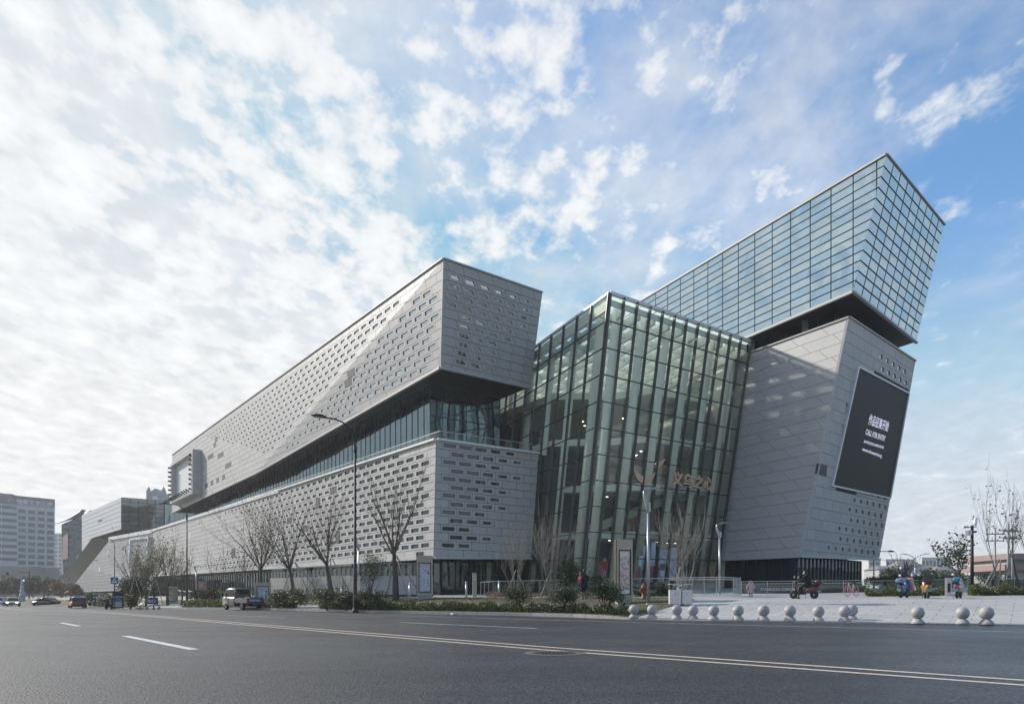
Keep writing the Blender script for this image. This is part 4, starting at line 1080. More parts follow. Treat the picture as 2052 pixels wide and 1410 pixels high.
street_lamp(374.5, 87, 1010, 'tall dark street lamp beside the brown pylon sign and the parked pickup')
street_lamp(229.5, 147, 1077, 'tall dark street lamp rising behind the blue pedestrian sign')
street_lamp(211, 215, 1122, 'dark street lamp before the slanted white end of the podium')
street_lamp(88, 185, 1134, 'dark street lamp before the hotel entrance', arm_dir=(-1, 0.1, 0), arm=3.6)
def signal_pole():
    b = on_ground(58.5, 170); z = CAMZ + (HY-1144)/FPX*170 - b.z
    root = thing('signal_pole', 'dark traffic signal mast with a long level arm before the hotel', 'traffic light', b)
    MB().tube([(0,0,-0.1), (0,0,z)], [0.16, 0.12], 10).build('pole', MT['lampdark'], root)
    MB().tube([(0,0,z*0.96), (-4.8,-0.5,z*0.97)], [0.09, 0.06], 8).build('arm', MT['lampdark'], root)
    MB().box(-5.1,-4.7,-0.7,-0.4,z*0.97-0.9,z*0.97+0.1).build('signal_head', MT['dark'], root, bevel=0.04)
signal_pole()

def modern_lamp(px, Y, top_py, label, py=None):
    b = ground_hit(px, py) if py else on_ground(px, Y); Y = b.y
    h = CAMZ + (HY - top_py)/FPX*Y - b.z
    root = thing('plaza_lamp', label, 'lamp', b, R(-8), 'grey plaza lamps with scoop heads')
    MB().tube([(0,0,-0.1), (0,0,h*0.80)], [0.075, 0.07], 12).build('pole', MT['lampgrey'], root)
    MB().lathe([(0.13,-0.05), (0.13,0.03), (0.08,0.05)], 12).build('base', MT['lampgrey'], root)
    # scoop: a curved blade rising from the pole and bending over to the right
    rings = []
    for k, (x, z, w, t) in enumerate(((0.0, 0.78, 0.07, 0.07), (-0.05, 0.84, 0.16, 0.09), (-0.22, 0.92, 0.28, 0.07), (-0.25, 0.965, 0.36, 0.05), (0.1, 0.985, 0.40, 0.045), (0.55, 0.995, 0.36, 0.04), (0.62, 1.0, 0.28, 0.02))):
        c = Vector((x, 0, z*h)); dirx = Vector((1, 0, 0.2)) if k > 3 else Vector((-0.5, 0, 1)).normalized()
        nrm = Vector((-dirx.z, 0, dirx.x)).normalized()
        rings.append([c + Vector((0, 1, 0))*w*math.cos(2*math.pi*j/10) + nrm*t*math.sin(2*math.pi*j/10) for j in range(10)])
    hd = MB().loft(rings).build('lamp_head', MT['lampgrey'], root)
    MB().box(0.05, 0.12, -0.05, 0.05, h*0.79, h*0.87).build('light_engine', MT['lampglass'], hd)
    return root
modern_lamp(1299, 0, 976, 'slim grey lamp with scoop head beside the red hydrant', py=1211)
modern_lamp(1442, 53, 1046, 'slim grey lamp with scoop head behind the glass stair rail')
modern_lamp(718.5, 64, 1076, 'slim grey lamp with scoop head behind the tall dark street lamp')
modern_lamp(393, 126, 1133, 'slim grey lamp with scoop head behind the brown pylon sign')

# ball bollards along the plaza edge
def bollards():
    prof = [(0.235, 0), (0.235, 0.055), (0.215, 0.075), (0.20, 0.10), (0.15, 0.16), (0.125, 0.185)]
    m = MB(); m.lathe(prof, 24, sm=False); base_me = m.mesh('base')
    for p_ in base_me.polygons: p_.use_smooth = False
    base_me.materials.append(MT['granite'])
    m = MB(); r = 0.235; cz = 0.40
    m.lathe([(r*math.sin(math.pi*i/14) + 1e-4, cz - r*math.cos(math.pi*i/14)) for i in range(15)], 28); ball_me = m.mesh('ball'); ball_me.materials.append(MT['granite'])
    spots = [(1270, 1238), (1307, 1239), (1356, 1240.2), (1389, 1240.6), (1430, 1241.5), (1479, 1242.5), (1530, 1243.2), (1583, 1243.7), (1640, 1244.6), (1693, 1245.4), (1707, 1242.0), (1839, 1249.0), (1929, 1251.0), (1977, 1251.2)]
    for i, (x, y) in enumerate(spots):
        b = ground_hit(x, y)
        lab = 'grey granite ball bollard standing in the row along the plaza edge'
        if i == 0: lab = 'granite ball bollard at the end of the row beside the planting bed'
        near = {1: 'granite ball bollard in the row before the slim grey lamp', 2: 'granite ball bollard in the row before the white recycling bin', 11: 'granite ball bollard standing alone after the widest gap in the row'}
        lab = near.get(i, lab)
        if i == 10: lab = 'granite ball bollard set back behind another ball in the row'
        root = thing('ball_bollard', lab, 'bollard', b + V(0, 0, 0.005), random.uniform(0, 6), 'granite ball bollards on the plaza')
        root.scale = [1.0 + random.uniform(-0.03, 0.03)]*3
        link('base', base_me, root); link('ball', ball_me, root)
bollards()

# advertising totems
def poster_mat(name, base, cols, scale, seed, streak=1.0):
    """flat printed picture: soft patches of a few inks"""
    M = bpy.data.materials.new(name); M.use_nodes = True; nt = M.node_tree; N = nt.nodes; L = nt.links; p = N['Principled BSDF']
    p.inputs['Roughness'].default_value = 0.25
    tc = N.new('ShaderNodeTexCoord'); mp = N.new('ShaderNodeMapping'); mp.inputs['Location'].default_value = (seed, seed*1.7, seed*0.4); mp.inputs['Scale'].default_value = (1, 1, streak); L.new(tc.outputs['Object'], mp.inputs[0])
    cur = None
    for i, c in enumerate(cols):
        nz = N.new('ShaderNodeTexNoise'); nz.inputs['Scale'].default_value = scale*(1 + 0.45*i); nz.inputs['Detail'].default_value = 4
        off = N.new('ShaderNodeVectorMath'); off.operation = 'ADD'; off.inputs[1].default_value = (7.3*i, 2.1*i, 4.7*i); L.new(mp.outputs[0], off.inputs[0]); L.new(off.outputs[0], nz.inputs['Vector'])
        mr = N.new('ShaderNodeMapRange'); mr.inputs['From Min'].default_value = 0.52; mr.inputs['From Max'].default_value = 0.60; L.new(nz.outputs['Fac'], mr.inputs[0])
        mx = N.new('ShaderNodeMix'); mx.data_type = 'RGBA'; L.new(mr.outputs[0], mx.inputs[0])
        if cur is None: mx.inputs[6].default_value = (*base, 1)
        else: L.new(cur, mx.inputs[6])
        mx.inputs[7].default_value = (*c, 1); cur = mx.outputs[2]
    L.new(cur, p.inputs['Base Color']); return M
MT['poster_pale'] = mat('poster_pale', (0.50, 0.54, 0.62), 0.25)
INK = {k: mat('ink_' + k, c, 0.4) for k, c in dict(dark=(0.03, 0.03, 0.05), red=(0.35, 0.03, 0.05), blue=(0.05, 0.12, 0.30), grey=(0.22, 0.22, 0.24), white=(0.75, 0.75, 0.78), green=(0.03, 0.22, 0.09), brown=(0.25, 0.12, 0.08), pink=(0.6, 0.35, 0.35)).items()}
def totem(b, w, h, d, rz, label, screen, double=False):
    root = thing('advert_totem', label, 'advertising totem', b, rz, 'bronze advertising totems')
    MB().box(-w/2*0.92, w/2*0.92, -d/2*0.8, d/2*0.8, -0.1, 0.22).build('plinth', MT['slab'], root)
    z0, z1 = 0.2, h; fr = MB()
    sx, sz0, sz1 = w*0.38, h*0.145, h*0.83
    y = -d/2
    # casing with a real screen recess
    fr.box(-w/2, w/2, y+0.07, d/2, z0, z1); fr.box(-w/2, -sx, y, y+0.068, z0, z1); fr.box(sx, w/2, y, y+0.068, z0, z1); fr.box(-sx, sx, y, y+0.068, z0, sz0); fr.box(-sx, sx, y, y+0.068, sz1, z1)
    fr.build('casing', MT['champagne'], root)
    MB().box(-sx-0.02, -sx+0.03, y-0.012, y+0.05, sz0, sz1).box(sx-0.03, sx+0.02, y-0.012, y+0.05, sz0, sz1).box(-sx-0.02, sx+0.02, y-0.0125, y+0.05, sz1-0.03, sz1+0.03).box(-sx-0.02, sx+0.02, y-0.0125, y+0.05, sz0-0.03, sz0+0.03).build('bezel', MT['dark'], root)
    MB().box(-w/2-0.04, -w/2-0.004, -d/2+0.06, d/2-0.04, z0+0.02, z1-0.02).build('side_panel', mat('totem_side', (0.12, 0.10, 0.085), 0.4, 0.4), root)
    s = MB().poly([(-sx, y+0.055, sz0), (sx, y+0.055, sz0), (sx, y+0.055, sz1), (-sx, y+0.055, sz1)]).build('screen', screen, root)
    return root, s, (sx, sz0, sz1, y+0.05)
def smile(m, cx, cz, r, y):
    n = 9; vs = []
    for i in range(n):
        a = R(200 + 140*i/(n-1)); w = 0.08 + 0.22*math.sin(math.pi*i/(n-1))
        vs += [(cx + r*math.cos(a), y, cz + r*math.sin(a)), (cx + r*(1-w)*math.cos(a), y, cz + r*(1-w)*math.sin(a))]
    m.add(vs, [(2*i, 2*i+2, 2*i+3, 2*i+1) for i in range(n-1)])
def disc(m, cx, cz, r, y, n=10): m.add([(cx + r*math.cos(2*math.pi*i/n), y, cz + r*math.sin(2*math.pi*i/n)) for i in range(n)], [tuple(range(n))])
def directory_print(s, sx, z0, z1, y):
    H = z1 - z0
    m = MB(); smile(m, -sx*0.55, z0 + H*0.92, sx*0.26, y); m.build('print', INK['dark'], s)
    for (cx, cz, r, k) in ((-0.72, 0.55, 0.11, 'blue'), (-0.68, 0.385, 0.10, 'blue'), (-0.68, 0.22, 0.11, 'grey'), (-0.15, 0.42, 0.15, 'grey'), (-0.15, 0.32, 0.12, 'grey'), (-0.12, 0.225, 0.08, 'dark'), (0.5, 0.42, 0.13, 'grey'), (0.5, 0.32, 0.15, 'green'), (0.5, 0.225, 0.10, 'brown'), (0.62, 0.665, 0.17, 'dark'), (-0.25, 0.80, 0.09, 'dark')):
        m = MB(); disc(m, cx*sx, z0 + cz*H, r*sx, y); m.build('print', INK[k], s)
    text_obj('lettering', '义乌之心', Matrix.Translation((-sx*0.25, y, z0 + H*0.905)) @ Matrix.Rotation(R(90), 4, 'X'), INK['grey'], s, extrude=0.001, fit=(sx*0.95, H*0.05))
    text_obj('lettering', 'ENJOY', Matrix.Translation((-sx*0.05, y, z0 + H*0.735)) @ Matrix.Rotation(R(90), 4, 'X'), INK['red'], s, extrude=0.001, offset=0.01, fit=(sx*0.75, H*0.04))
    text_obj('lettering', 'PARTY', Matrix.Translation((-sx*0.15, y, z0 + H*0.685)) @ Matrix.Rotation(R(90), 4, 'X'), INK['red'], s, extrude=0.001, offset=0.01, fit=(sx*0.6, H*0.04))
    m = MB()
    for i in range(9):
        hh = random.uniform(0.03, 0.09)*H; x0 = -sx*0.95 + i*sx*0.21; m.poly([(x0, y, z0+0.01), (x0 + sx*0.16, y, z0+0.01), (x0 + sx*0.16, y, z0+hh), (x0, y, z0+hh)])
    tag(m.build('print', INK['brown'], s), kind='stuff')
b = ground_hit(851, 1199); k = b.y/FPX
r_, s_, a_ = totem(b, 31*k, 86*k, 0.5, R(9), 'bronze advertising totem showing a pale store directory with a smile logo', MT['poster_pale']); directory_print(s_, *a_)
b = ground_hit(1249, 1209); k = b.y/FPX
MT['poster_food'] = poster_mat('poster_food', (0.68, 0.60, 0.57), [(0.62, 0.46, 0.44), (0.72, 0.67, 0.65), (0.50, 0.30, 0.28), (0.66, 0.58, 0.45), (0.45, 0.28, 0.28)], 3.4, 4.0)
r_, s_, a_ = totem(b, 32*k, 128*k, 0.55, R(11), 'tall bronze advertising totem with a pink food poster beside the round shrub', MT['poster_food'])
sx, z0, z1, y = a_; MB().poly([(-sx, y, z0), (sx, y, z0), (sx, y, z0+(z1-z0)*0.10), (-sx, y, z0+(z1-z0)*0.10)]).build('print', INK['white'], s_)
MB().poly([(-sx, y, z0+(z1-z0)*0.86), (sx, y, z0+(z1-z0)*0.86), (sx, y, z1), (-sx, y, z1)]).build('print', mat('ink_cream', (0.72, 0.68, 0.64), 0.4), s_)
m = MB(); smile(m, -0.05, z1 + 0.16, 0.09, -0.55/2-0.004); m.build('logo', INK['white'], r_)
text_obj('lettering', '义乌之心', Matrix.Translation((0.06, -0.55/2-0.004, z1+0.08)) @ Matrix.Rotation(R(90), 4, 'X'), INK['white'], r_, extrude=0.001, fit=(0.22, 0.10))
b = on_ground(527, 62); k = b.y/FPX
r_, s_, a_ = totem(b, 29*k, 45*k, 0.5, R(14), 'bronze advertising totem with a pale directory behind the parked pickup', MT['poster_pale']); directory_print(s_, *a_)
b = on_ground(346, 84); k = b.y/FPX
MT['poster_ad'] = poster_mat('poster_portrait', (0.42, 0.28, 0.22), [(0.55, 0.42, 0.36), (0.20, 0.10, 0.07), (0.60, 0.50, 0.44)], 1.6, 9.0)
totem(b, 19*k, 34*k, 0.5, R(16), 'bronze advertising totem with a brown portrait poster beside the blue exit board', MT['poster_ad'])

# brown pylon sign, black info stand, blue signs
b = on_ground(405.5, 104); k = b.y/FPX
root = thing('pylon_sign', 'plain brown pylon sign standing before the glazed shopfronts', 'sign', b, R(10))
MB().box(-7*k, 7*k, -0.25, 0.25, -0.1, 36*k).build('panel', mat('brown_sign', (0.20, 0.14, 0.125), 0.5), root)
MB().box(-7.4*k, 7.4*k, -0.3, 0.3, -0.1, 9*k).build('plinth', MT['champagne'], root)
for i in range(3): MB().box(-4.5*k, (1+i)*k, -0.262, -0.251, (31-2.6*i)*k, (31.9-2.6*i)*k).build('print', INK['pink'], root)
b = on_ground(236.5, 76); k = b.y/FPX
root = thing('information_stand', 'black street information stand with a pale map under the pedestrian sign', 'sign', b, R(18))
MB().box(-9.6*k, -8.8*k, -0.1, 0.1, -0.1, 36*k).build('post', MT['dark'], root); MB().box(8.8*k, 9.6*k, -0.1, 0.1, -0.1, 36*k).build('post', MT['dark'], root)
MB().box(-8.8*k, 8.8*k, -0.14, 0.14, 3*k, 35.5*k).build('panel', MT['dark'], root)
MB().box(-7.2*k, 7.2*k, -0.15, -0.141, 5*k, 16*k).build('print', mat('map_pale', (0.35, 0.38, 0.38), 0.3), root)
MB().box(-8.8*k, 8.8*k, -0.15, -0.141, 25*k, 26*k).build('print', INK['white'], root)
MB().box(-7.2*k, 7.2*k, -0.15, -0.141, 17*k, 23*k).build('print', INK['blue'], root)
b = on_ground(229.5, 75); k = b.y/FPX; zc = CAMZ + (HY-1162.5)/FPX*b.y - b.z
root = thing('pedestrian_sign', 'square blue pedestrian crossing sign with a white triangle on a dark post', 'sign', b, R(8))
MB().tube([(0,0.05,-0.1), (0,0.05,zc+0.5)], 0.045, 8).build('post', MT['lampdark'], root)
h = 6.6*k; pl = MB().box(-7*k, 7*k, -0.03, 0.0, zc-h, zc+h).build('plate', mat('sign_blue', (0.03, 0.10, 0.27), 0.4), root)
MB().poly([(-5*k, -0.034, zc-4.6*k), (5*k, -0.034, zc-4.6*k), (0, -0.034, zc+5*k)]).build('triangle', INK['white'], pl)
m = MB(); disc(m, 0, zc+0.7*k, 0.7*k, -0.038); m.poly([(-0.6*k,-0.038,zc), (-1.7*k,-0.038,zc-3.8*k), (-0.7*k,-0.038,zc-3.8*k), (0,-0.038,zc-1.8*k), (0.9*k,-0.038,zc-3.8*k), (1.9*k,-0.038,zc-3.8*k), (0.7*k,-0.038,zc)]); m.build('figure', MT['dark'], pl)
b = on_ground(304, 82); k = b.y/FPX
root = thing('exit_board', 'blue car park exit board with white characters between the bare trees', 'sign', b, R(6))
for s in (-1, 1): MB().box(s*11*k-0.04, s*11*k+0.04, 0.01, 0.09, -0.1, 17*k).build('post', MT['lampdark'], root)
pl = MB().box(-12*k, 12*k, -0.05, 0.0, 4*k, 17.5*k).build('board', mat('exit_blue', (0.02, 0.035, 0.16), 0.4), root)
text_obj('lettering', '出口', Matrix.Translation((-7*k, -0.055, 7.4*k)) @ Matrix.Rotation(R(90), 4, 'X'), INK['white'], pl, extrude=0.002, offset=0.03, fit=(14*k, 6.5*k))

# small posts by the entrance
b = on_ground(951, 56); k = b.y/FPX
root = thing('sign_stele', 'slim bronze stele sign beside the entrance path', 'sign', b, R(12))
MB().box(-4*k, 4*k, -0.1, 0.1, -0.05, 48*k).build('pillar', MT['champagne'], root); MB().box(-1*k, 1*k, -0.104, -0.1005, 40*k, 43*k).build('print', INK['white'], root); MB().box(-1*k, 1*k, -0.104, -0.1005, 34*k, 37*k).build('print', INK['white'], root)
def light_post(px, Y, top, label):
    b = on_ground(px, Y); h = CAMZ + (HY-top)/FPX*Y - b.z
    root = thing('light_bollard', label, 'bollard', b, 0, 'grey light bollards by the entrance path')
    MB().lathe([(0.085, -0.05), (0.085, h*0.84)], 12).build('post', MT['lampgrey'], root); MB().lathe([(0.06, h*0.84), (0.06, h*0.94)], 12).build('lens', MT['lampglass'], root); MB().lathe([(0.09, h*0.94), (0.09, h)], 12).build('cap', MT['lampgrey'], root)
light_post(934.5, 54, 1165, 'slim grey light bollard beside the bronze stele sign')
light_post(1000, 58, 1163, 'slim grey light bollard before the glass ramp railing')
light_post(821, 60, 1167, 'slim grey light bollard before the pale garden wall')
light_post(685, 58, 1174, 'slim grey light bollard in the shrubs before the garden wall')

# litter bin with roof
b = ground_hit(1363, 1212.5); k = b.y/FPX
root = thing('recycling_bin', 'white double recycling bin under a thin gull wing roof', 'bin', b, R(-3))
MT['binwhite'] = mat('bin_white', (0.62, 0.61, 0.58), 0.45, var=0.05, vscale=2)
for s in (-1, 1):
    bx_ = MB().box(s*12.5*k-9.5*k, s*12.5*k+9.5*k, -0.2, 0.2, 2.5*k, 31*k).build('container', MT['binwhite'], root, bevel=0.012)
    m = MB()
    for j in range(3):
        a0 = R(90 + 120*j); c0 = (s*12.5*k*0.9 + 1.5*k*math.cos(a0), 22*k + 1.5*k*math.sin(a0)); a1 = a0 + R(120)
        c1 = (s*12.5*k*0.9 + 1.5*k*math.cos(a1), 22*k + 1.5*k*math.sin(a1)); m.bar((c0[0], -0.207, c0[1]), (c0[0]*0.4+c1[0]*0.6, -0.207, c0[1]*0.4+c1[1]*0.6), 0.006, 0.02)
    tag(m.build('recycling_mark', INK['green'] if s < 0 else INK['red'], bx_), kind='stuff')
    MB().bar((s*2*k, 0, 31*k), (s*16*k, 0, 41.5*k), 0.03, 0.02).build('brace', MT['binwhite'], root)
pst = MB().hexa([(-4.4*k,-0.23,0), (-1.2*k,-0.23,0), (-1.2*k,0.2,0), (-4.4*k,0.2,0)], [(-4.9*k,-0.23,40*k), (1.8*k,-0.23,40*k), (1.8*k,0.2,40*k), (-4.9*k,0.2,40*k)]).build('pillar', MT['binwhite'], root, fixn=True)
MB().box(-3.2*k, 0.4*k, -0.242, -0.231, 33.5*k, 37.5*k).build('ash_hole', MT['dark'], pst)
MB().hexa([(-23*k,-0.24,42*k), (0,-0.24,40*k), (23*k,-0.24,42*k), (23*k,0.24,42*k), (0,0.24,40*k), (-23*k,0.24,42*k)], [(-23*k,-0.24,43.2*k), (0,-0.24,41.6*k), (23*k,-0.24,43.2*k), (23*k,0.24,43.2*k), (0,0.24,41.6*k), (-23*k,0.24,43.2*k)]).build('roof', MT['binwhite'], root, fixn=True)
for s in (-1, 1): MB().lathe([(0.045, -0.02), (0.045, 3*k)], 8, c=(s*2.2*k + 3*k, -0.12, 0)).build('foot', MT['dark'], root)

# hydrant
b = ground_hit(1290, 1199.5); k = b.y/FPX; h = 32*k
root = thing('fire_hydrant', 'old dull red fire hydrant beside the slim grey lamp', 'hydrant', b)
MT['hydrant'] = mat('hydrant_red', (0.19, 0.055, 0.05), 0.55, var=0.15)
MB().lathe([(0.17, -0.03), (0.17, 0.05), (0.12, 0.07), (0.12, h*0.62), (0.16, h*0.64), (0.16, h*0.69)], 14).build('barrel', MT['hydrant'], root)
cap = MB().lathe([(0.165, h*0.69), (0.16, h*0.74), (0.12, h*0.85), (0.05, h*0.91), (0.035, h*0.92), (0.035, h)], 14).build('bonnet', MT['hydrant'], root)
for s in (-1, 1): MB().lathe([(0.06, 0.1), (0.06, 0.16), (0.075, 0.165), (0.075, 0.22)], 10, M=Matrix.Translation((0, 0, h*0.56)) @ Matrix.Rotation(R(90*s), 4, 'Y')).build('outlet', MT['hydrant'], root)
MB().lathe([(0.075, 0.1), (0.075, 0.17), (0.09, 0.175), (0.09, 0.23)], 10, M=Matrix.Translation((0, 0, h*0.50)) @ Matrix.Rotation(R(90), 4, 'X')).build('outlet', MT['hydrant'], root)

# crumpled paper on the road by the kerb
b = ground_hit(909, 1231.5); m = MB(); rr = random.Random(2)
vs = [(rr.uniform(-0.22, 0.22), rr.uniform(-0.2, 0.2), rr.uniform(0.0, 0.14)) for i in range(9)]
me = bpy.data.meshes.new('paper_scrap'); bm = bmesh.new(); [bm.verts.new(v) for v in vs]; bmesh.ops.convex_hull(bm, input=bm.verts[:]); bm.to_mesh(me); bm.free(); me.materials.append(MT['white'])
tag(link('paper_scrap', me, None, b + V(0, 0, 0.0)), 'crumpled white paper lying on the road by the kerb', 'litter')

# pale garden wall with glass on top
def garden_wall():
    pts = [at(541, 1158, 72), at(702, 1153, 63), at(722, 1153, 62.2), at(868, 1153, 62.5)]
    root = thing('garden_wall', 'pale stone garden wall topped with green glass before the podium', 'wall', (pts[1].x, pts[1].y, 1.2))
    inv = Matrix.Translation(-Vector(root.location))
    for a, c, gl in ((pts[0], pts[1], True), (pts[1], pts[2], False), (pts[2], pts[3], False)):
        d = c - a; d.z = 0; L_ = d.length; e = d/L_; nn = Vector((e.y, -e.x, 0)); nn = -nn if nn.dot(a) > 0 else nn
        m = MB(); a0 = Vector((a.x, a.y, 0)); c0 = Vector((c.x, c.y, 0)); zt_ = a.z
        m.hexa([a0 - nn*0.02 + UP*0.6, c0 - nn*0.02 + UP*0.6, c0 - nn*0.3 + UP*0.6, a0 - nn*0.3 + UP*0.6], [a0 - nn*0.02 + UP*(zt_-0.01), c0 - nn*0.02 + UP*(zt_-0.01), c0 - nn*0.3 + UP*(zt_-0.01), a0 - nn*0.3 + UP*(zt_-0.01)])
        core = m.build('core', MT['backing'], root, fixn=True); core.matrix_parent_inverse = inv
        nc = max(1, int(L_/1.1)); nr = 4
        for r in range(nr):
            z1 = zt_ - r*0.42; z0 = z1 - 0.412
            for i in range(nc):
                p = a0 + e*(L_*i/nc + 0.006); q = a0 + e*(L_*(i+1)/nc - 0.006)
                o = MB().hexa([p + UP*z0, q + UP*z0, q - nn*0.05 + UP*z0, p - nn*0.05 + UP*z0], [p + UP*z1, q + UP*z1, q - nn*0.05 + UP*z1, p - nn*0.05 + UP*z1]).build('stone', MT['paving'], root, fixn=True); o.matrix_parent_inverse = inv
        if gl or a == pts[2]:
            zg = zt_ + (0.95 if gl else 1.1); nc = max(1, int(L_/2.3))
            for i in range(nc):
                p = a0 + e*(L_*i/nc + 0.02) - nn*0.15; q = a0 + e*(L_*(i+1)/nc - 0.02) - nn*0.15
                o = MB().poly([p + UP*zt_, q + UP*zt_, q + UP*zg, p + UP*zg]).build('glass_pane', MT['railglass'], root); o.matrix_parent_inverse = inv
            o = MB().bar(a0 + UP*zg - nn*0.15, c0 + UP*zg - nn*0.15, 0.05, 0.05).build('hand_rail', MT['steel'], root); o.matrix_parent_inverse = inv
garden_wall()

# glass railings round the sunken court
def glass_rail(pts, h, label, post=1.5, name='glass_railing', group='glass railings round the sunken court', rails=(1.0,), mids=()):
    root = thing(name, label, 'railing', pts[0], 0, group); inv = Matrix.Translation(-pts[0])
    def P(o): o.matrix_parent_inverse = inv; return o
    for a, c in zip(pts, pts[1:]):
        d = c - a; n = max(1, int(round(d.length/post))); e = d/n
        for f_ in rails: P(MB().bar(a + UP*h*f_, c + UP*h*f_, 0.045, 0.04).build('hand_rail', MT['steel'], root))
        for i in range(n+1):
            if i == n and c is not pts[-1]: continue
            p = a + e*i; P(MB().bar(p - UP*0.1, p + UP*h, 0.035, 0.035, up=Vector((0,1,0))).build('post', MT['steel'], root))
        for i in range(n):
            p = a + e*(i+0.04); q = a + e*(i+0.96); P(MB().poly([p + UP*0.08, q + UP*0.08, q + UP*h*0.88, p + UP*h*0.88]).build('pane', MT['railglass'], root))
    return root
def gp(px, Y): return on_ground(px, Y)
def gtop(px, py, Y, base): return CAMZ + (HY-py)/FPX*Y - base
p0, p1, p2 = gp(963, 64), gp(988, 59), gp(1341, 49.5)
glass_rail([p0, p1, p2], 1.25, 'long glass ramp railing with steel top rail before the atrium', post=1.6)
q0, q1, q2, q3 = gp(1341, 46), gp(1436, 43.5), gp(1470, 42.8), gp(1484, 47)
glass_rail([q0, q1, q2, q3], 1.22, 'greenish glass stair enclosure beside the white recycling bin', post=0.95, rails=(1.0, 0.9))
r0, r1, r2 = gp(1486, 49), gp(1740, 50), gp(2200, 52)
glass_rail([r0, r1], 0.95, 'steel and glass railing before the cafe sign wall', post=2.0, rails=(1.0, 0.82))
glass_rail([r1 + V(0.1, 0, 0), r2], 0.9, 'low glass railing behind the parked scooters', post=2.2)
a, c = on_ground(1484, 52.5), on_ground(1736, 53.5)
root = thing('cafe_sign_wall', 'dark brown parapet wall with white coffee shop lettering behind the railing', 'wall', a); inv = Matrix.Translation(-a)
zt_ = CAMZ + (HY-1171.5)/FPX*53
d = (c - a); e_ = Vector((d.x, d.y, 0)).normalized(); nn = Vector((e_.y, -e_.x, 0)); nn = -nn if nn.dot(a) > 0 else nn
A_, C_ = Vector((a.x, a.y, 0.6)), Vector((c.x, c.y, 0.6))
o = MB().hexa([A_, C_, C_ - nn*0.3, A_ - nn*0.3], [Vector((p.x, p.y, zt_)) for p in (A_, C_, C_ - nn*0.3, A_ - nn*0.3)]).build('wall', mat('brown_cladding', (0.085, 0.07, 0.058), 0.5, var=0.15, vscale=1.5), root, fixn=True); o.matrix_parent_inverse = inv
def wall_text(body, x0, x1, py, ph, mtl):
    Y = 52.8; k = Y/FPX; z = CAMZ + (HY-py)*k
    u0 = (at(x0, py, Y) - A_).dot(e_); p = A_ + e_*u0 + nn*0.03; p.z = z
    M = Matrix(((e_.x, 0, nn.x, p.x), (e_.y, 0, nn.y, p.y), (0, 1, 0, p.z), (0, 0, 0, 1)))
    t_ = text_obj('lettering', body, M, mtl, root, extrude=0.03, offset=0.012, fit=((x1-x0)*k, ph*k)); t_.matrix_parent_inverse = inv
wall_text('STARBUCKS COFFEE', 1522, 1591, 1183, 5.2, INK['white']); wall_text('STARBUCKS COFFEE', 1630, 1657, 1182, 5, INK['grey'])
# ------------------------------------------------------------------ vehicles
def wheel(root, x, y, r, w, rim=None):
    M = Matrix.Translation((x, y, r)) @ Matrix.Rotation(R(90), 4, 'X')
    wt = MB().lathe([(r*0.62, -w/2), (r*0.93, -w/2), (r, -w/3), (r, w/3), (r*0.93, w/2), (r*0.62, w/2)], 18, M=M).build('wheel', MT['rubber'], root)
    MB().lathe([(r*0.1, -w/2-0.005), (r*0.60, -w/2+0.02), (r*0.60, w/2-0.02), (r*0.1, w/2+0.005)], 12, M=M).build('rim', rim or MT['lampgrey'], wt)
    return wt
def ring(x, hw, z0, z1, n=12, p=3.2):  # super-ellipse section across the car at station x
    out = []
    for j in range(n):
        a = 2*math.pi*(j+0.5)/n; c, s = math.cos(a), math.sin(a)
        out.append(Vector((x, hw*math.copysign(abs(c)**(2/p), c), (z0+z1)/2 + (z1-z0)/2*math.copysign(abs(s)**(2/p), s))))
    return out
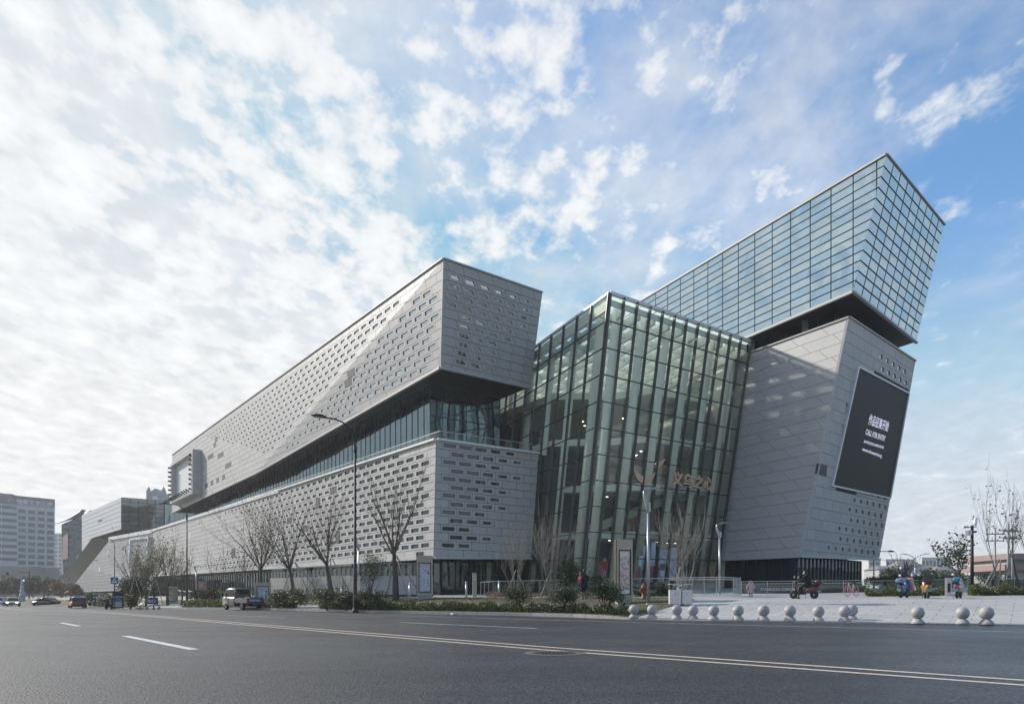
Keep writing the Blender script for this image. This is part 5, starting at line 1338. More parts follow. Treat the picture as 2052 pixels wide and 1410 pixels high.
def car(name, label, loc, rz, paint, L=4.5, W=1.8, H=1.46, hatch=False, lights_on=False, plate='sign_blue', roof_sign=False, roofmat=None):
    root = thing(name, label, 'car', loc, rz, 'cars on the far end of the street')
    h = H; f = L/2
    body = [(-f, 0.36, 0.42, 0.72), (-f+0.08, 0.46, 0.30, 0.86 if not hatch else 0.92), (-f+0.5, 0.49, 0.22, 0.95), (-f*0.4, 0.5, 0.19, 0.95), (f*0.25, 0.5, 0.19, 0.92), (f*0.62, 0.49, 0.2, 0.84), (f-0.35, 0.46, 0.22, 0.74), (f-0.06, 0.40, 0.28, 0.64), (f, 0.30, 0.36, 0.54)]
    MB().loft([ring(x, W*hw, z0, z1, 14) for x, hw, z0, z1 in body]).build('body', paint, root)
    xr = -f+0.12 if hatch else -f+0.55
    cab = [(xr, 0.36, 0.85, 0.97), (xr + (0.35 if hatch else 0.8), 0.37, 0.85, h-0.05), (-0.2, 0.385, 0.85, h-0.02), (0.35, 0.37, 0.85, h-0.05), (1.15, 0.40, 0.85, 0.93)]
    cb = MB().loft([ring(x, W*hw*1.12, z0, z1, 12, 4) for x, hw, z0, z1 in cab]).build('windows', MT['carglass'], root)
    rf = [(xr + (0.30 if hatch else 0.72), 0.30, h-0.13, h-0.04), (-0.3, 0.345, h-0.08, h), (0.42, 0.31, h-0.13, h-0.05)]
    MB().loft([ring(x, W*hw*1.12, z0, z1, 10, 3) for x, hw, z0, z1 in rf]).build('roof', roofmat or paint, root)
    for s in (-1, 1):
        y = s*W*0.415
        MB().bar((0.45, y, h-0.10), (1.15, s*W*0.45, 0.90), 0.07, 0.07).build('pillar', paint, root); MB().bar((-0.35, y*1.01, h-0.06), (-0.35, s*W*0.455, 0.9), 0.06, 0.09).build('pillar', paint, root)
        MB().bar((xr + (0.33 if hatch else 0.75), y, h-0.10), (xr+0.02, s*W*0.43, 0.92), 0.08, 0.09).build('pillar', paint, root)
        for x in (-L*0.30, L*0.30): wheel(root, x, s*(W/2-0.10), 0.31, 0.2)
        MB().box(f-0.26, f-0.02, s*W*0.33-0.2, s*W*0.33+0.17, 0.54, 0.68).build('headlight', mat('headlight_on', (0.9, 0.9, 0.8), 0.2, emit=(1, 0.97, 0.75), estr=3.0) if lights_on else MT['lampglass'], root, bevel=0.03)
        MB().box(-f+0.0, -f+0.12, s*W*0.38-0.14, s*W*0.38+0.11, 0.70, 0.86).build('tail_light', INK['red'], root, bevel=0.03)
        MB().box(0.85, 1.0, s*W*0.5-0.02, s*W*0.5+0.14*s, 0.93, 1.06).build('mirror', paint, root)
    MB().box(-f-0.02, -f+0.03, -0.22, 0.22, 0.5, 0.63).build('number_plate', INK['blue'], root); MB().box(f-0.03, f+0.02, -0.22, 0.22, 0.36, 0.48).build('number_plate', INK['blue'], root)
    MB().box(f-0.12, f+0.01, -0.45, 0.45, 0.40, 0.56).build('grille', MT['dark'], root)
    if roof_sign: MB().box(-0.35, 0.15, -0.42, 0.42, h-0.01, h+0.13).build('roof_sign', mat('taxi_sign', (0.15, 0.35, 0.55), 0.4), root, bevel=0.03)
    return root
def road_at(px, Y): x = (px - CX)/FPX*Y; return Vector((x, Y, road_z(td(x, Y)[0])))
car('taxi_car', 'dark red taxi with pale roof and blue roof sign driving away', road_at(155, 92), R(128), mat('taxi_red', (0.16, 0.035, 0.03), 0.3, coat=0.6), L=4.2, hatch=True, H=1.5, roof_sign=True, roofmat=mat('taxi_roof', (0.45, 0.42, 0.38), 0.3))
car('sedan_car', 'black sedan crossing the street before the hotel', road_at(91, 118), R(168), mat('car_black', (0.012, 0.012, 0.014), 0.25, coat=0.7), L=4.7)
car('sedan_car', 'pale green sedan with glowing headlights coming down the street', road_at(26.5, 112), R(-58), mat('car_pale', (0.40, 0.45, 0.38), 0.3, coat=0.6), L=4.5, lights_on=True)
car('sedan_car', 'white car with a blue stripe waiting behind the pale sedan', road_at(0, 122), R(175), mat('car_white', (0.6, 0.65, 0.68), 0.3, coat=0.5), L=4.6)

def pickup():
    b = ground_hit(486, 1221.5)
    root = thing('pickup_truck', 'small silver crew cab pickup with a worn blue tailgate parked at the kerb', 'pickup truck', b, math.atan2(0.66, -0.75))
    silver = mat('pickup_silver', (0.15, 0.15, 0.15), 0.35, 0.4, coat=0.3, var=0.08, stain=0.12, sscale=1.5); grey = mat('pickup_band', (0.075, 0.085, 0.10), 0.4)
    W = 1.56
    st = [(2.12, 0.40, 0.50, 0.86), (2.05, 0.47, 0.36, 1.06), (1.80, 0.49, 0.30, 1.12), (0.0, 0.5, 0.30, 1.12), (-0.12, 0.49, 0.30, 1.12)]
    MB().loft([ring(x, W*hw, z0, z1, 14, 6) for x, hw, z0, z1 in st]).build('cab_body', silver, root)
    g = [(2.02, 0.40, 1.05, 1.12), (1.50, 0.43, 1.05, 1.76), (1.1, 0.44, 1.05, 1.84), (-0.02, 0.44, 1.05, 1.82), (-0.10, 0.43, 1.05, 1.74)]
    MB().loft([ring(x, W*hw, z0, z1, 14, 6) for x, hw, z0, z1 in g]).build('cab_upper', silver, root)
    for s in (-1, 1):
        y = s*(W*0.437)
        MB().add([(1.78, y, 1.17), (0.98, y+0.01*s, 1.17), (0.98, y+0.012*s, 1.66), (1.42, y+0.012*s, 1.66)], [(0,1,2,3)]).build('side_window', MT['carglass'], root)
        MB().add([(0.88, y+0.012*s, 1.17), (0.10, y+0.012*s, 1.17), (0.12, y+0.012*s, 1.66), (0.88, y+0.012*s, 1.66)], [(0,1,2,3)]).build('side_window', MT['carglass'], root)
        MB().box(-2.12, -0.16, s*W*0.47-0.02, s*W*0.47+0.02, 0.62, 0.95).build('bed_side', silver, root)
        for k in range(3): MB().box(-2.10, -0.18, s*(W*0.47+0.022)-0.008, s*(W*0.47+0.022)+0.008, 0.66+0.09*k, 0.69+0.09*k).build('bed_rib', silver, root)
        MB().box(0.9, 0.96, s*(W/2-0.012), s*(W/2+0.006), 0.45, 1.05).build('door_seam', MT['dark'], root)
        MB().box(1.72, 1.82, s*W*0.5, s*W*0.5 + s*0.16, 1.12, 1.34).build('mirror', MT['dark'], root)
        for x in (1.35, -1.35): wheel(root, x, s*(W/2-0.1), 0.29, 0.19, MT['slab'])
        MB().box(-2.17, -2.11, s*0.68-0.08, s*0.68+0.08, 0.55, 0.66).build('tail_light', INK['red'], root)
    MB().add([(-0.145, -0.55, 1.30), (-0.145, 0.55, 1.30), (-0.125, 0.50, 1.68), (-0.125, -0.50, 1.68)], [(0,1,2,3)]).build('rear_window', MT['carglass'], root)
    MB().box(-0.15, -0.12, -0.70, 0.70, 0.95, 1.18).build('band', grey, root)
    MB().box(-2.1, -0.15, -0.72, 0.72, 0.58, 0.64).build('bed_floor', MT['slab'], root)
    tg = MB().box(-2.16, -2.12, -0.74, 0.74, 0.60, 0.96).build('tailgate', mat('tailgate_worn', (0.15, 0.165, 0.19), 0.5, col2=(0.06, 0.065, 0.08), vscale=4.0, var=0.2), root)
    for k in range(7): MB().box(-2.166, -2.161, -0.34+0.13*k, -0.26+0.13*k, 0.72, 0.88).build('lettering', INK['white'], tg)
    MB().box(-2.19, -2.165, -0.26, 0.26, 0.46, 0.60).build('number_plate', INK['blue'], root)
    MB().box(-2.12, 1.9, -0.45, 0.45, 0.30, 0.55).build('chassis', MT['dark'], root)
    MB().box(-2.2, -2.1, -0.70, 0.70, 0.34, 0.46).build('bumper', MT['dark'], root)
    ld = mat('load', (0.20, 0.14, 0.10), 0.8, var=0.3)
    for (x, y, w, h_, dd) in ((-0.7, 0.1, 1.0, 0.36, 1.1), (-1.6, -0.1, 0.9, 0.42, 1.2)):
        c = MB().box(x-w/2, x+w/2, y-dd/2, y+dd/2, 0.645, 0.645+h_).build('cardboard_load', ld, None, bevel=0.04)
        c.matrix_world = Matrix.Translation(b) @ Matrix.Rotation(math.atan2(0.66, -0.75), 4, 'Z')
        tag(c, 'flat brown load lying in the pickup bed against the ' + ('cab' if x > -1 else 'tailgate'), 'load')
    MB().tube([(1.0, 0.5, 1.82), (0.72, 0.5, 2.25)], 0.012, 5).build('aerial', MT['dark'], root)
pickup()

# ------------------------------------------------------------------ scooters and bicycle
def scooter(label, loc, rz, c_body, c_seat=(0.02,0.02,0.02), c_box=None, box_big=False, cover=None, shield=None, group='electric scooters', name='electric_scooter'):
    root = thing(name, label, 'scooter', loc, rz, group)
    pm = mat('scooter_paint', c_body, 0.3, coat=0.4); dk = MT['rubber']
    wheel(root, 0.62, 0, 0.23, 0.10, MT['lampgrey']); wheel(root, -0.55, 0, 0.23, 0.11, MT['lampgrey'])
    MB().loft([ring(-0.85, 0.06, 0.55, 0.66, 10), ring(-0.7, 0.14, 0.42, 0.74, 10), ring(-0.4, 0.17, 0.34, 0.74, 10), ring(-0.1, 0.15, 0.30, 0.66, 10), ring(0.02, 0.12, 0.26, 0.40, 10)]).build('rear_body', pm, root)
    MB().loft([ring(-0.05, 0.14, 0.24, 0.33, 8), ring(0.40, 0.14, 0.24, 0.33, 8)]).build('footboard', dk, root)
    sh = MB(); sh.loft([[Vector((0.38, -0.16, 0.3)), Vector((0.44, 0, 0.28)), Vector((0.38, 0.16, 0.3)), Vector((0.34, 0, 0.3))], [Vector((0.50, -0.2, 0.62)), Vector((0.60, 0, 0.62)), Vector((0.50, 0.2, 0.62)), Vector((0.46, 0, 0.62))], [Vector((0.44, -0.13, 0.92)), Vector((0.54, 0, 0.95)), Vector((0.44, 0.13, 0.92)), Vector((0.40, 0, 0.92))]]).build('leg_shield', mat('scooter_shield', shield, 0.3) if shield else pm, root)
    MB().loft([ring(-0.80, 0.10, 0.73, 0.80, 8), ring(-0.5, 0.14, 0.72, 0.82, 8), ring(-0.12, 0.12, 0.66, 0.76, 8)]).build('seat', mat('scooter_seat', c_seat, 0.6), root)
    hb = MB().tube([(0.40, -0.32, 0.99), (0.44, -0.15, 1.0), (0.46, 0, 0.97), (0.44, 0.15, 1.0), (0.40, 0.32, 0.99)], 0.02, 6).build('handlebar', dk, root)
    MB().loft([ring(0.36, 0.08, 0.93, 1.02, 8), ring(0.50, 0.10, 0.90, 1.06, 8), ring(0.60, 0.05, 0.94, 1.02, 8)]).build('headlight', mat('scooter_head', shield or c_body, 0.3), root)
    for s in (-1, 1):
        mr = MB().tube([(0.44, s*0.2, 1.0), (0.47, s*0.30, 1.22)], 0.009, 5).build('mirror', dk, root); MB().lathe([(0.005, -0.012), (0.07, -0.01), (0.07, 0.01), (0.005, 0.012)], 10, M=Matrix.Translation((0.46, s*0.31, 1.26)) @ Matrix.Rotation(R(80), 4, 'Y')).build('mirror_glass', MT['lampglass'], mr)
    MB().tube([(0.55, 0, 0.6), (0.62, 0, 0.23)], 0.035, 6).build('fork', MT['lampgrey'], root)
    MB().loft([ring(0.42, 0.06, 0.40, 0.45, 8), ring(0.62, 0.07, 0.46, 0.52, 8), ring(0.84, 0.05, 0.32, 0.38, 8)]).build('front_fender', pm, root)
    MB().box(-0.90, -0.86, -0.09, 0.09, 0.36, 0.50).build('number_plate', mat('plate_teal', (0.10, 0.30, 0.30), 0.4), root); MB().box(-0.88, -0.83, -0.07, 0.07, 0.56, 0.64).build('tail_light', INK['red'], root)
    MB().tube([(-0.1, 0.12, 0.24), (-0.16, 0.24, 0.01)], 0.014, 5).build('kick_stand', MT['dark'], root)
    if c_box:
        bm_ = mat('top_box', c_box, 0.35, coat=0.3)
        if box_big: MB().box(-0.92, -0.48, -0.24, 0.24, 0.84, 1.26).build('cargo_box', bm_, root, bevel=0.03)
        else: MB().loft([ring(-1.02, 0.10, 0.88, 0.98, 10), ring(-0.9, 0.19, 0.82, 1.06, 10), ring(-0.7, 0.2, 0.82, 1.10, 10), ring(-0.58, 0.13, 0.84, 1.02, 10)]).build('top_box', bm_, root)
        MB().box(-0.86, -0.5, -0.1, 0.1, 0.78, 0.85).build('carrier', MT['dark'], root)
    if cover:
        # quilted wind cover hung over the handlebar
        m = MB(); nx, nz = 9, 7; vs = []
        for i in range(nx):
            for j in range(nz):
                a = (i/(nx-1)-0.5); z = 1.14 - 0.74*j/(nz-1); x = 0.50 + 0.20*(j/(nz-1)) - 0.5*a*a*(0.6 + j/(nz-1)) + 0.03*math.sin(i*2.1+j)
                vs.append((x, a*(0.62 + 0.40*j/(nz-1)), z + 0.02*math.cos(i*1.7)))
        vs2 = [(x+0.03, y, z+0.005) for x, y, z in vs]
        f1 = [(i*nz+j, (i+1)*nz+j, (i+1)*nz+j+1, i*nz+j+1) for i in range(nx-1) for j in range(nz-1)]
        n0 = len(vs); m.add(vs + vs2, f1 + [tuple(n0+q for q in reversed(f)) for f in f1], True); m.build('wind_cover', mat('cover_pink', cover, 0.8, var=0.12, vscale=9), root)
    return root
blue_s = scooter('blue electric scooter with a pale pink quilted wind cover', ground_hit(1811, 1197), R(46), (0.05, 0.11, 0.22), c_box=(0.13, 0.21, 0.36), cover=(0.52, 0.36, 0.39))
scooter('orange electric scooter with a large black delivery box', ground_hit(1857, 1198.5), R(66), (0.32, 0.17, 0.07), c_box=(0.02, 0.02, 0.02), box_big=True)
scooter('small teal and pink electric scooter with a white front', ground_hit(1921, 1198), R(50), (0.30, 0.10, 0.16), c_seat=(0.02, 0.14, 0.20), c_box=(0.02, 0.16, 0.21), shield=(0.60, 0.60, 0.60))
RS = ground_hit(1612, 1199.0)
rider_sc = scooter('dark red electric scooter carrying a rider dressed in black', RS, R(138), (0.07, 0.018, 0.02), c_box=(0.05, 0.014, 0.016))
for i, (px, Y, rz, c, lab) in enumerate(((188, 98, 60, (0.30, 0.30, 0.32), 'grey scooter parked in the row at the corner beside the low hedge'), (197, 96, 75, (0.06, 0.07, 0.09), 'black scooter parked in the row behind the red taxi'), (207, 95, 55, (0.45, 0.46, 0.47), 'white scooter parked in the row nearest the information stand'), (218, 77, 95, (0.02, 0.02, 0.025), 'black scooter standing by the foot of the pedestrian sign'))):
    scooter(lab, on_ground(px, Y), R(rz), c, group='scooters parked at the corner')

def bicycle():
    b = ground_hit(1707, 1194.5)
    root = thing('bicycle', 'pink and white city bicycle leaning near the railing', 'bicycle', b, R(215))
    pk = mat('bike_pink', (0.50, 0.17, 0.19), 0.4); wt = mat('bike_white', (0.62, 0.58, 0.58), 0.4)
    r = 0.30
    for x in (-0.50, 0.50):
        pts = [(x + r*math.cos(2*math.pi*i/20), 0, r + 0.01 + r*math.sin(2*math.pi*i/20)) for i in range(21)]
        w = MB().tube(pts, 0.022, 6).build('wheel', pk, root); m = MB()
        for i in range(10): a = 2*math.pi*i/10; m.tube([(x, 0, r+0.01), (x + r*math.cos(a), 0, r+0.01 + r*math.sin(a))], 0.004, 3)
        tag(m.build('spokes', MT['chrome'], w), kind='stuff')
        MB().tube([(x + (r+0.035)*math.cos(R(20+14*i)), 0, r+0.01 + (r+0.035)*math.sin(R(20+14*i))) for i in range(11)], 0.02, 5).build('fender', pk, root)
    MB().tube([(0.5, 0, r), (0.36, 0, 0.86)], 0.018, 6).build('fork', wt, root)
    MB().tube([(0.38, 0, 0.78), (0.1, 0, 0.45), (-0.08, 0, 0.30)], 0.032, 6).build('frame_tube', wt, root); MB().tube([(-0.08, 0, 0.30), (-0.20, 0, 0.84)], 0.018, 6).build('seat_tube', wt, root); MB().tube([(-0.08, 0, 0.30), (-0.5, 0, r)], 0.016, 6).build('chain_stay', pk, root); MB().tube([(-0.18, 0, 0.7), (-0.5, 0, r)], 0.014, 6).build('seat_stay', pk, root)
    MB().loft([ring(-0.36, 0.09, 0.83, 0.89, 8), ring(-0.2, 0.07, 0.83, 0.89, 8), ring(-0.06, 0.02, 0.84, 0.88, 8)]).build('saddle', MT['rubber'], root)
    MB().tube([(0.26, -0.26, 0.98), (0.36, -0.2, 1.0), (0.35, 0, 0.95), (0.36, 0.2, 1.0), (0.26, 0.26, 0.98)], 0.014, 6).build('handlebar', MT['rubber'], root)
    m = MB().box(0.40, 0.62, -0.14, 0.14, 0.68, 0.69); m.build('basket', pk, root)
    MB().tube([(0.62, -0.14, 0.69), (0.66, -0.16, 0.86), (0.66, 0.16, 0.86), (0.62, 0.14, 0.69)], 0.008, 5).build('basket_rim', pk, root)
    MB().tube([(-0.08, 0.1, 0.30), (0.02, 0.12, 0.18)], 0.012, 5).build('pedal_crank', MT['dark'], root)
bicycle()
# fee post beside the scooters
b = ground_hit(1900, 1194); k = b.y/FPX
root = thing('charging_post', 'grey metal service post with a dark slot between the parked scooters', 'post', b, R(-10))
MB().box(-4.6*k, 4.6*k, -0.13, 0.13, -0.05, 37*k).build('post', MT['lampgrey'], root, bevel=0.01); MB().box(-2.6*k, 2.6*k, -0.14, -0.131, 8*k, 26*k).build('slot', MT['dark'], root)
# camera mast
b = on_ground(1948, 46); k = b.y/FPX
root = thing('camera_mast', 'black surveillance mast with cameras, speakers and a pale antenna', 'mast', b)
zb = CAMZ - b.z
def zpx(py): return CAMZ + (HY-py)*k - b.z
MB().tube([(0,0,-0.1), (0,0,zpx(1052))], [0.11, 0.085], 10).build('pole', MT['lampdark'], root)
MB().bar((-0.55,0,zpx(1057)), (0.3,0,zpx(1055)), 0.06, 0.05).build('cross_arm', MT['lampdark'], root)
MB().lathe([(0.10, 0), (0.11, 0.05), (0.11, 0.45), (0.09, 0.5)], 12, M=Matrix.Translation((0.18, 0, zpx(1052))) @ Matrix.Rotation(R(8), 4, 'Y')).build('antenna', MT['white'], root)
MB().box(-0.62, -0.28, -0.1, 0.1, zpx(1056), zpx(1053)).build('camera', MT['white'], root, bevel=0.02); MB().box(-0.36, -0.08, -0.14, 0.14, zpx(1072), zpx(1062)).build('speaker', MT['lampgrey'], root, bevel=0.02); MB().lathe([(0.05, 0), (0.11, 0.07), (0.11, 0.12)], 10, c=(0.2, 0, zpx(1067))).build('dome_camera', MT['lampdark'], root)

# ------------------------------------------------------------------ people
def skin_mesh(name, nodes, edges, mtl, parent, sub=2, root_i=0):
    me = bpy.data.meshes.new(name); me.from_pydata([n[0] for n in nodes], edges, [])
    o = bpy.data.objects.new(name, me); COL.objects.link(o)
    sk = o.modifiers.new('skin', 'SKIN'); sk.use_smooth_shade = True
    for i, n in enumerate(nodes):
        r = n[1]; r = (r, r) if not isinstance(r, tuple) else r
        me.skin_vertices[0].data[i].radius = r; me.skin_vertices[0].data[i].use_root = (i == root_i)
    sb = o.modifiers.new('sub', 'SUBSURF'); sb.levels = sub; sb.render_levels = sub
    bpy.context.view_layer.update()
    m2 = bpy.data.meshes.new_from_object(o.evaluated_get(bpy.context.evaluated_depsgraph_get()))
    bpy.data.objects.remove(o); bpy.data.meshes.remove(me)
    m2.materials.clear(); m2.materials.append(mtl)
    for p in m2.polygons: p.use_smooth = True
    return link(name, m2, parent)
MT['skin'] = mat('skin', (0.42, 0.25, 0.18), 0.5); MT['hair'] = mat('hair_black', (0.012, 0.01, 0.009), 0.5); MT['black_cloth'] = mat('black_cloth', (0.012, 0.012, 0.014), 0.85, bump=0.2, bscale=60)
MT['pink_cloth'] = mat('pink_cloth', (0.55, 0.38, 0.38), 0.85, var=0.06, vscale=8, bump=0.2, bscale=40); MT['grey_cloth'] = mat('grey_cloth', (0.06, 0.06, 0.07), 0.85)
def head(root, c, s, yaw, hair_long=False, mask=False):
    """head with brow, nose, mouth, ears; faces +X turned by yaw"""
    M = Matrix.Translation(c) @ Matrix.Rotation(yaw, 4, 'Z') @ Matrix.Scale(s, 4)
    m = MB(); rings = []
    for z, rx, ry, ox in ((-0.115, 0.035, 0.03, 0.03), (-0.10, 0.06, 0.048, 0.025), (-0.06, 0.082, 0.066, 0.012), (0.0, 0.095, 0.076, 0.0), (0.05, 0.097, 0.077, -0.004), (0.09, 0.075, 0.06, -0.008), (0.115, 0.03, 0.025, -0.01)):
        rings.append([M @ Vector((ox + rx*math.cos(2*math.pi*j/12), ry*math.sin(2*math.pi*j/12), z)) for j in range(12)])
    m.loft(rings); h = m.build('head', MT['skin'], root, fixn=True)
    MB().add([M @ Vector(p) for p in ((0.085, -0.014, -0.03), (0.085, 0.014, -0.03), (0.09, 0, 0.02), (0.118, 0, -0.025))], [(0,1,3), (1,2,3), (2,0,3)]).build('nose', MT['skin'], h)
    for sg in (-1, 1):
        MB().lathe([(0.004, 0), (0.011, 0.004), (0.004, 0.007)], 6, M=M @ Matrix.Translation((0.086, sg*0.032, 0.012)) @ Matrix.Rotation(R(90), 4, 'Y')).build('eye', MT['dark'], h); MB().lathe([(0.01, 0), (0.02, 0.012), (0.008, 0.02)], 6, M=M @ Matrix.Translation((-0.005, sg*0.07, -0.005)) @ Matrix.Rotation(R(-90*sg), 4, 'X')).build('ear', MT['skin'], h)
    MB().box(0.083, 0.090, -0.02, 0.02, -0.063, -0.055, M=M).build('mouth', INK['brown'], h)
    m = MB(); rings = []
    lo = -0.16 if hair_long else -0.05
    for z, rx, ry, ox in ((lo, 0.05, 0.06, -0.055), (-0.03, 0.068, 0.082, -0.042), (0.03, 0.082, 0.086, -0.028), (0.075, 0.098, 0.084, -0.006), (0.11, 0.07, 0.062, -0.012), (0.128, 0.02, 0.02, -0.014)):
        rings.append([M @ Vector((ox + rx*math.cos(2*math.pi*j/12), ry*math.sin(2*math.pi*j/12), z)) for j in range(12)])
    m.loft(rings); m.build('hair', MT['hair'], root, fixn=True)
    if mask: MB().loft([[M @ Vector((0.06 + dx, y*1.0, z)) for y, z in ((-0.06, -0.1), (0.06, -0.1), (0.065, -0.02), (-0.065, -0.02))] for dx in (0.0, 0.045)]).build('face_mask', MT['white'], root, fixn=True)
def hand(root, wrist, dirv, side, s=1.0):
    """palm with four fingers and a thumb, lightly curled"""
    d = Vector(dirv).normalized(); sd = d.cross(Vector((0, 0, 1)))
    sd = (Vector((0, 1, 0)) if sd.length < 0.2 else sd.normalized()) * side; n = d.cross(sd).normalized()
    w = Vector(wrist); m = MB()
    m.loft([[w + d*t*s + sd*a*wd*s + n*c*0.012*s for a, c in ((-1, -1), (1, -1), (1, 1), (-1, 1))] for t, wd in ((0.0, 0.022), (0.04, 0.036), (0.085, 0.038))])
    for k, L_ in enumerate((0.070, 0.080, 0.075, 0.058)):
        o = w + d*0.082*s + sd*(-0.03 + 0.02*k)*s; m.tube([o, o + (d*0.5*L_ - n*0.01)*s, o + (d*0.85*L_ - n*0.04)*s], [0.009*s, 0.008*s, 0.006*s], 5)
    o = w + d*0.025*s - sd*0.03*s; m.tube([o, o + (d*0.03 - sd*0.025)*s, o + (d*0.06 - sd*0.03 - n*0.012)*s], [0.011*s, 0.009*s, 0.007*s], 5)
    return m.build('hand', MT['skin'], root, fixn=True)
def rings_cloth(root, name, secs, mtl, n=14):
    return MB().loft([[Vector((cx + rx*math.cos(2*math.pi*j/n), cy_ + ry*math.sin(2*math.pi*j/n), z)) for j in range(n)] for cx, cy_, z, rx, ry in secs]).build(name, mtl, root, fixn=True)

def woman_with_child():
    b = ground_hit(1171, 1199.5); k = b.y/FPX; s = 57*k/1.66
    root = thing('person', 'person in a long black coat carrying a toddler, seen from behind by the shrubs', 'person', b, R(100)); root.scale = (s, s, s)
    N = [((0, 0, 0.92), 0.13), ((0, 0, 1.15), (0.14, 0.11)), ((0, 0, 1.36), (0.15, 0.10)), ((0, 0, 1.45), 0.05), ((0, 0, 1.54), 0.05),
         ((0, 0.09, 0.88), 0.085), ((0.02, 0.095, 0.48), 0.055), ((-0.01, 0.10, 0.09), 0.036), ((0.10, 0.11, 0.03), 0.034),
         ((0, -0.09, 0.88), 0.085), ((0.05, -0.095, 0.48), 0.055), ((0.06, -0.10, 0.09), 0.036), ((0.17, -0.11, 0.03), 0.034),
         ((0, 0.18, 1.36), 0.055), ((0.03, 0.23, 1.12), 0.045), ((0.20, 0.20, 1.08), 0.034), ((0, -0.18, 1.36), 0.055), ((0.05, -0.24, 1.12), 0.045), ((0.22, -0.12, 1.02), 0.034)]
    E = [(0,1),(1,2),(2,3),(3,4),(0,5),(5,6),(6,7),(7,8),(0,9),(9,10),(10,11),(11,12),(2,13),(13,14),(14,15),(2,16),(16,17),(17,18)]
    skin_mesh('body', N, E, MT['grey_cloth'], root)
    rings_cloth(root, 'coat', [(0, 0, 0.42, 0.22, 0.25), (0, 0, 0.75, 0.19, 0.22), (0, 0, 1.0, 0.16, 0.19), (0, 0, 1.22, 0.15, 0.20), (0, 0, 1.38, 0.12, 0.20), (0, 0, 1.46, 0.07, 0.09)], MT['black_cloth'])
    for sg, e1, e2 in ((1, (0.03, 0.24, 1.12), (0.2, 0.2, 1.08)), (-1, (0.05, -0.25, 1.12), (0.22, -0.12, 1.02))):
        MB().tube([(0, sg*0.17, 1.37), e1, e2], [0.08, 0.068, 0.055], 10).build('sleeve', MT['black_cloth'], root); hand(root, e2, (0.6, -sg*0.6, 0), sg)
        MB().loft([ring(-0.1, 0.045, 0.0, 0.08, 8), ring(0.06, 0.05, 0.0, 0.08, 8), ring(0.17, 0.03, 0.0, 0.05, 8)]).build('shoe', MT['dark'], root).location = (0.0 if sg > 0 else 0.07, sg*0.10, 0)
    head(root, (0, 0, 1.62), 1.0, 0.0, hair_long=True)
    b2 = b + Vector((-0.20*s, 0.05, 1.02*s))
    ch = thing('person', 'small child in a red jacket held on the arm of the black coat', 'person', b2, R(200)); ch.scale = (s, s, s)
    N = [((0, 0, 0.0), 0.09), ((0, 0, 0.15), 0.09), ((0, 0, 0.28), 0.07), ((0, 0, 0.34), 0.035), ((0, 0.06, -0.02), 0.055), ((0.12, 0.09, -0.14), 0.045), ((0.1, 0.09, -0.30), 0.03), ((0, -0.06, -0.02), 0.055), ((0.12, -0.09, -0.14), 0.045), ((0.1, -0.09, -0.30), 0.03), ((0, 0.12, 0.25), 0.04), ((0.1, 0.15, 0.12), 0.03), ((0, -0.12, 0.25), 0.04), ((0.1, -0.15, 0.12), 0.03)]
    E = [(0,1),(1,2),(2,3),(0,4),(4,5),(5,6),(0,7),(7,8),(8,9),(2,10),(10,11),(2,12),(12,13)]
    skin_mesh('body', N, E, MT['grey_cloth'], ch)
    rj = mat('red_jacket', (0.40, 0.07, 0.09), 0.8)
    rings_cloth(ch, 'jacket', [(0, 0, -0.06, 0.12, 0.14), (0, 0, 0.1, 0.12, 0.14), (0, 0, 0.26, 0.10, 0.13), (0, 0, 0.33, 0.05, 0.06)], rj)
    for sg in (-1, 1): MB().tube([(0, sg*0.11, 0.26), (0.06, sg*0.16, 0.16), (0.14, sg*0.12, 0.12)], [0.055, 0.05, 0.04], 8).build('sleeve', rj, ch)
    head(ch, (0, 0, 0.44), 0.82, 0.0)
woman_with_child()

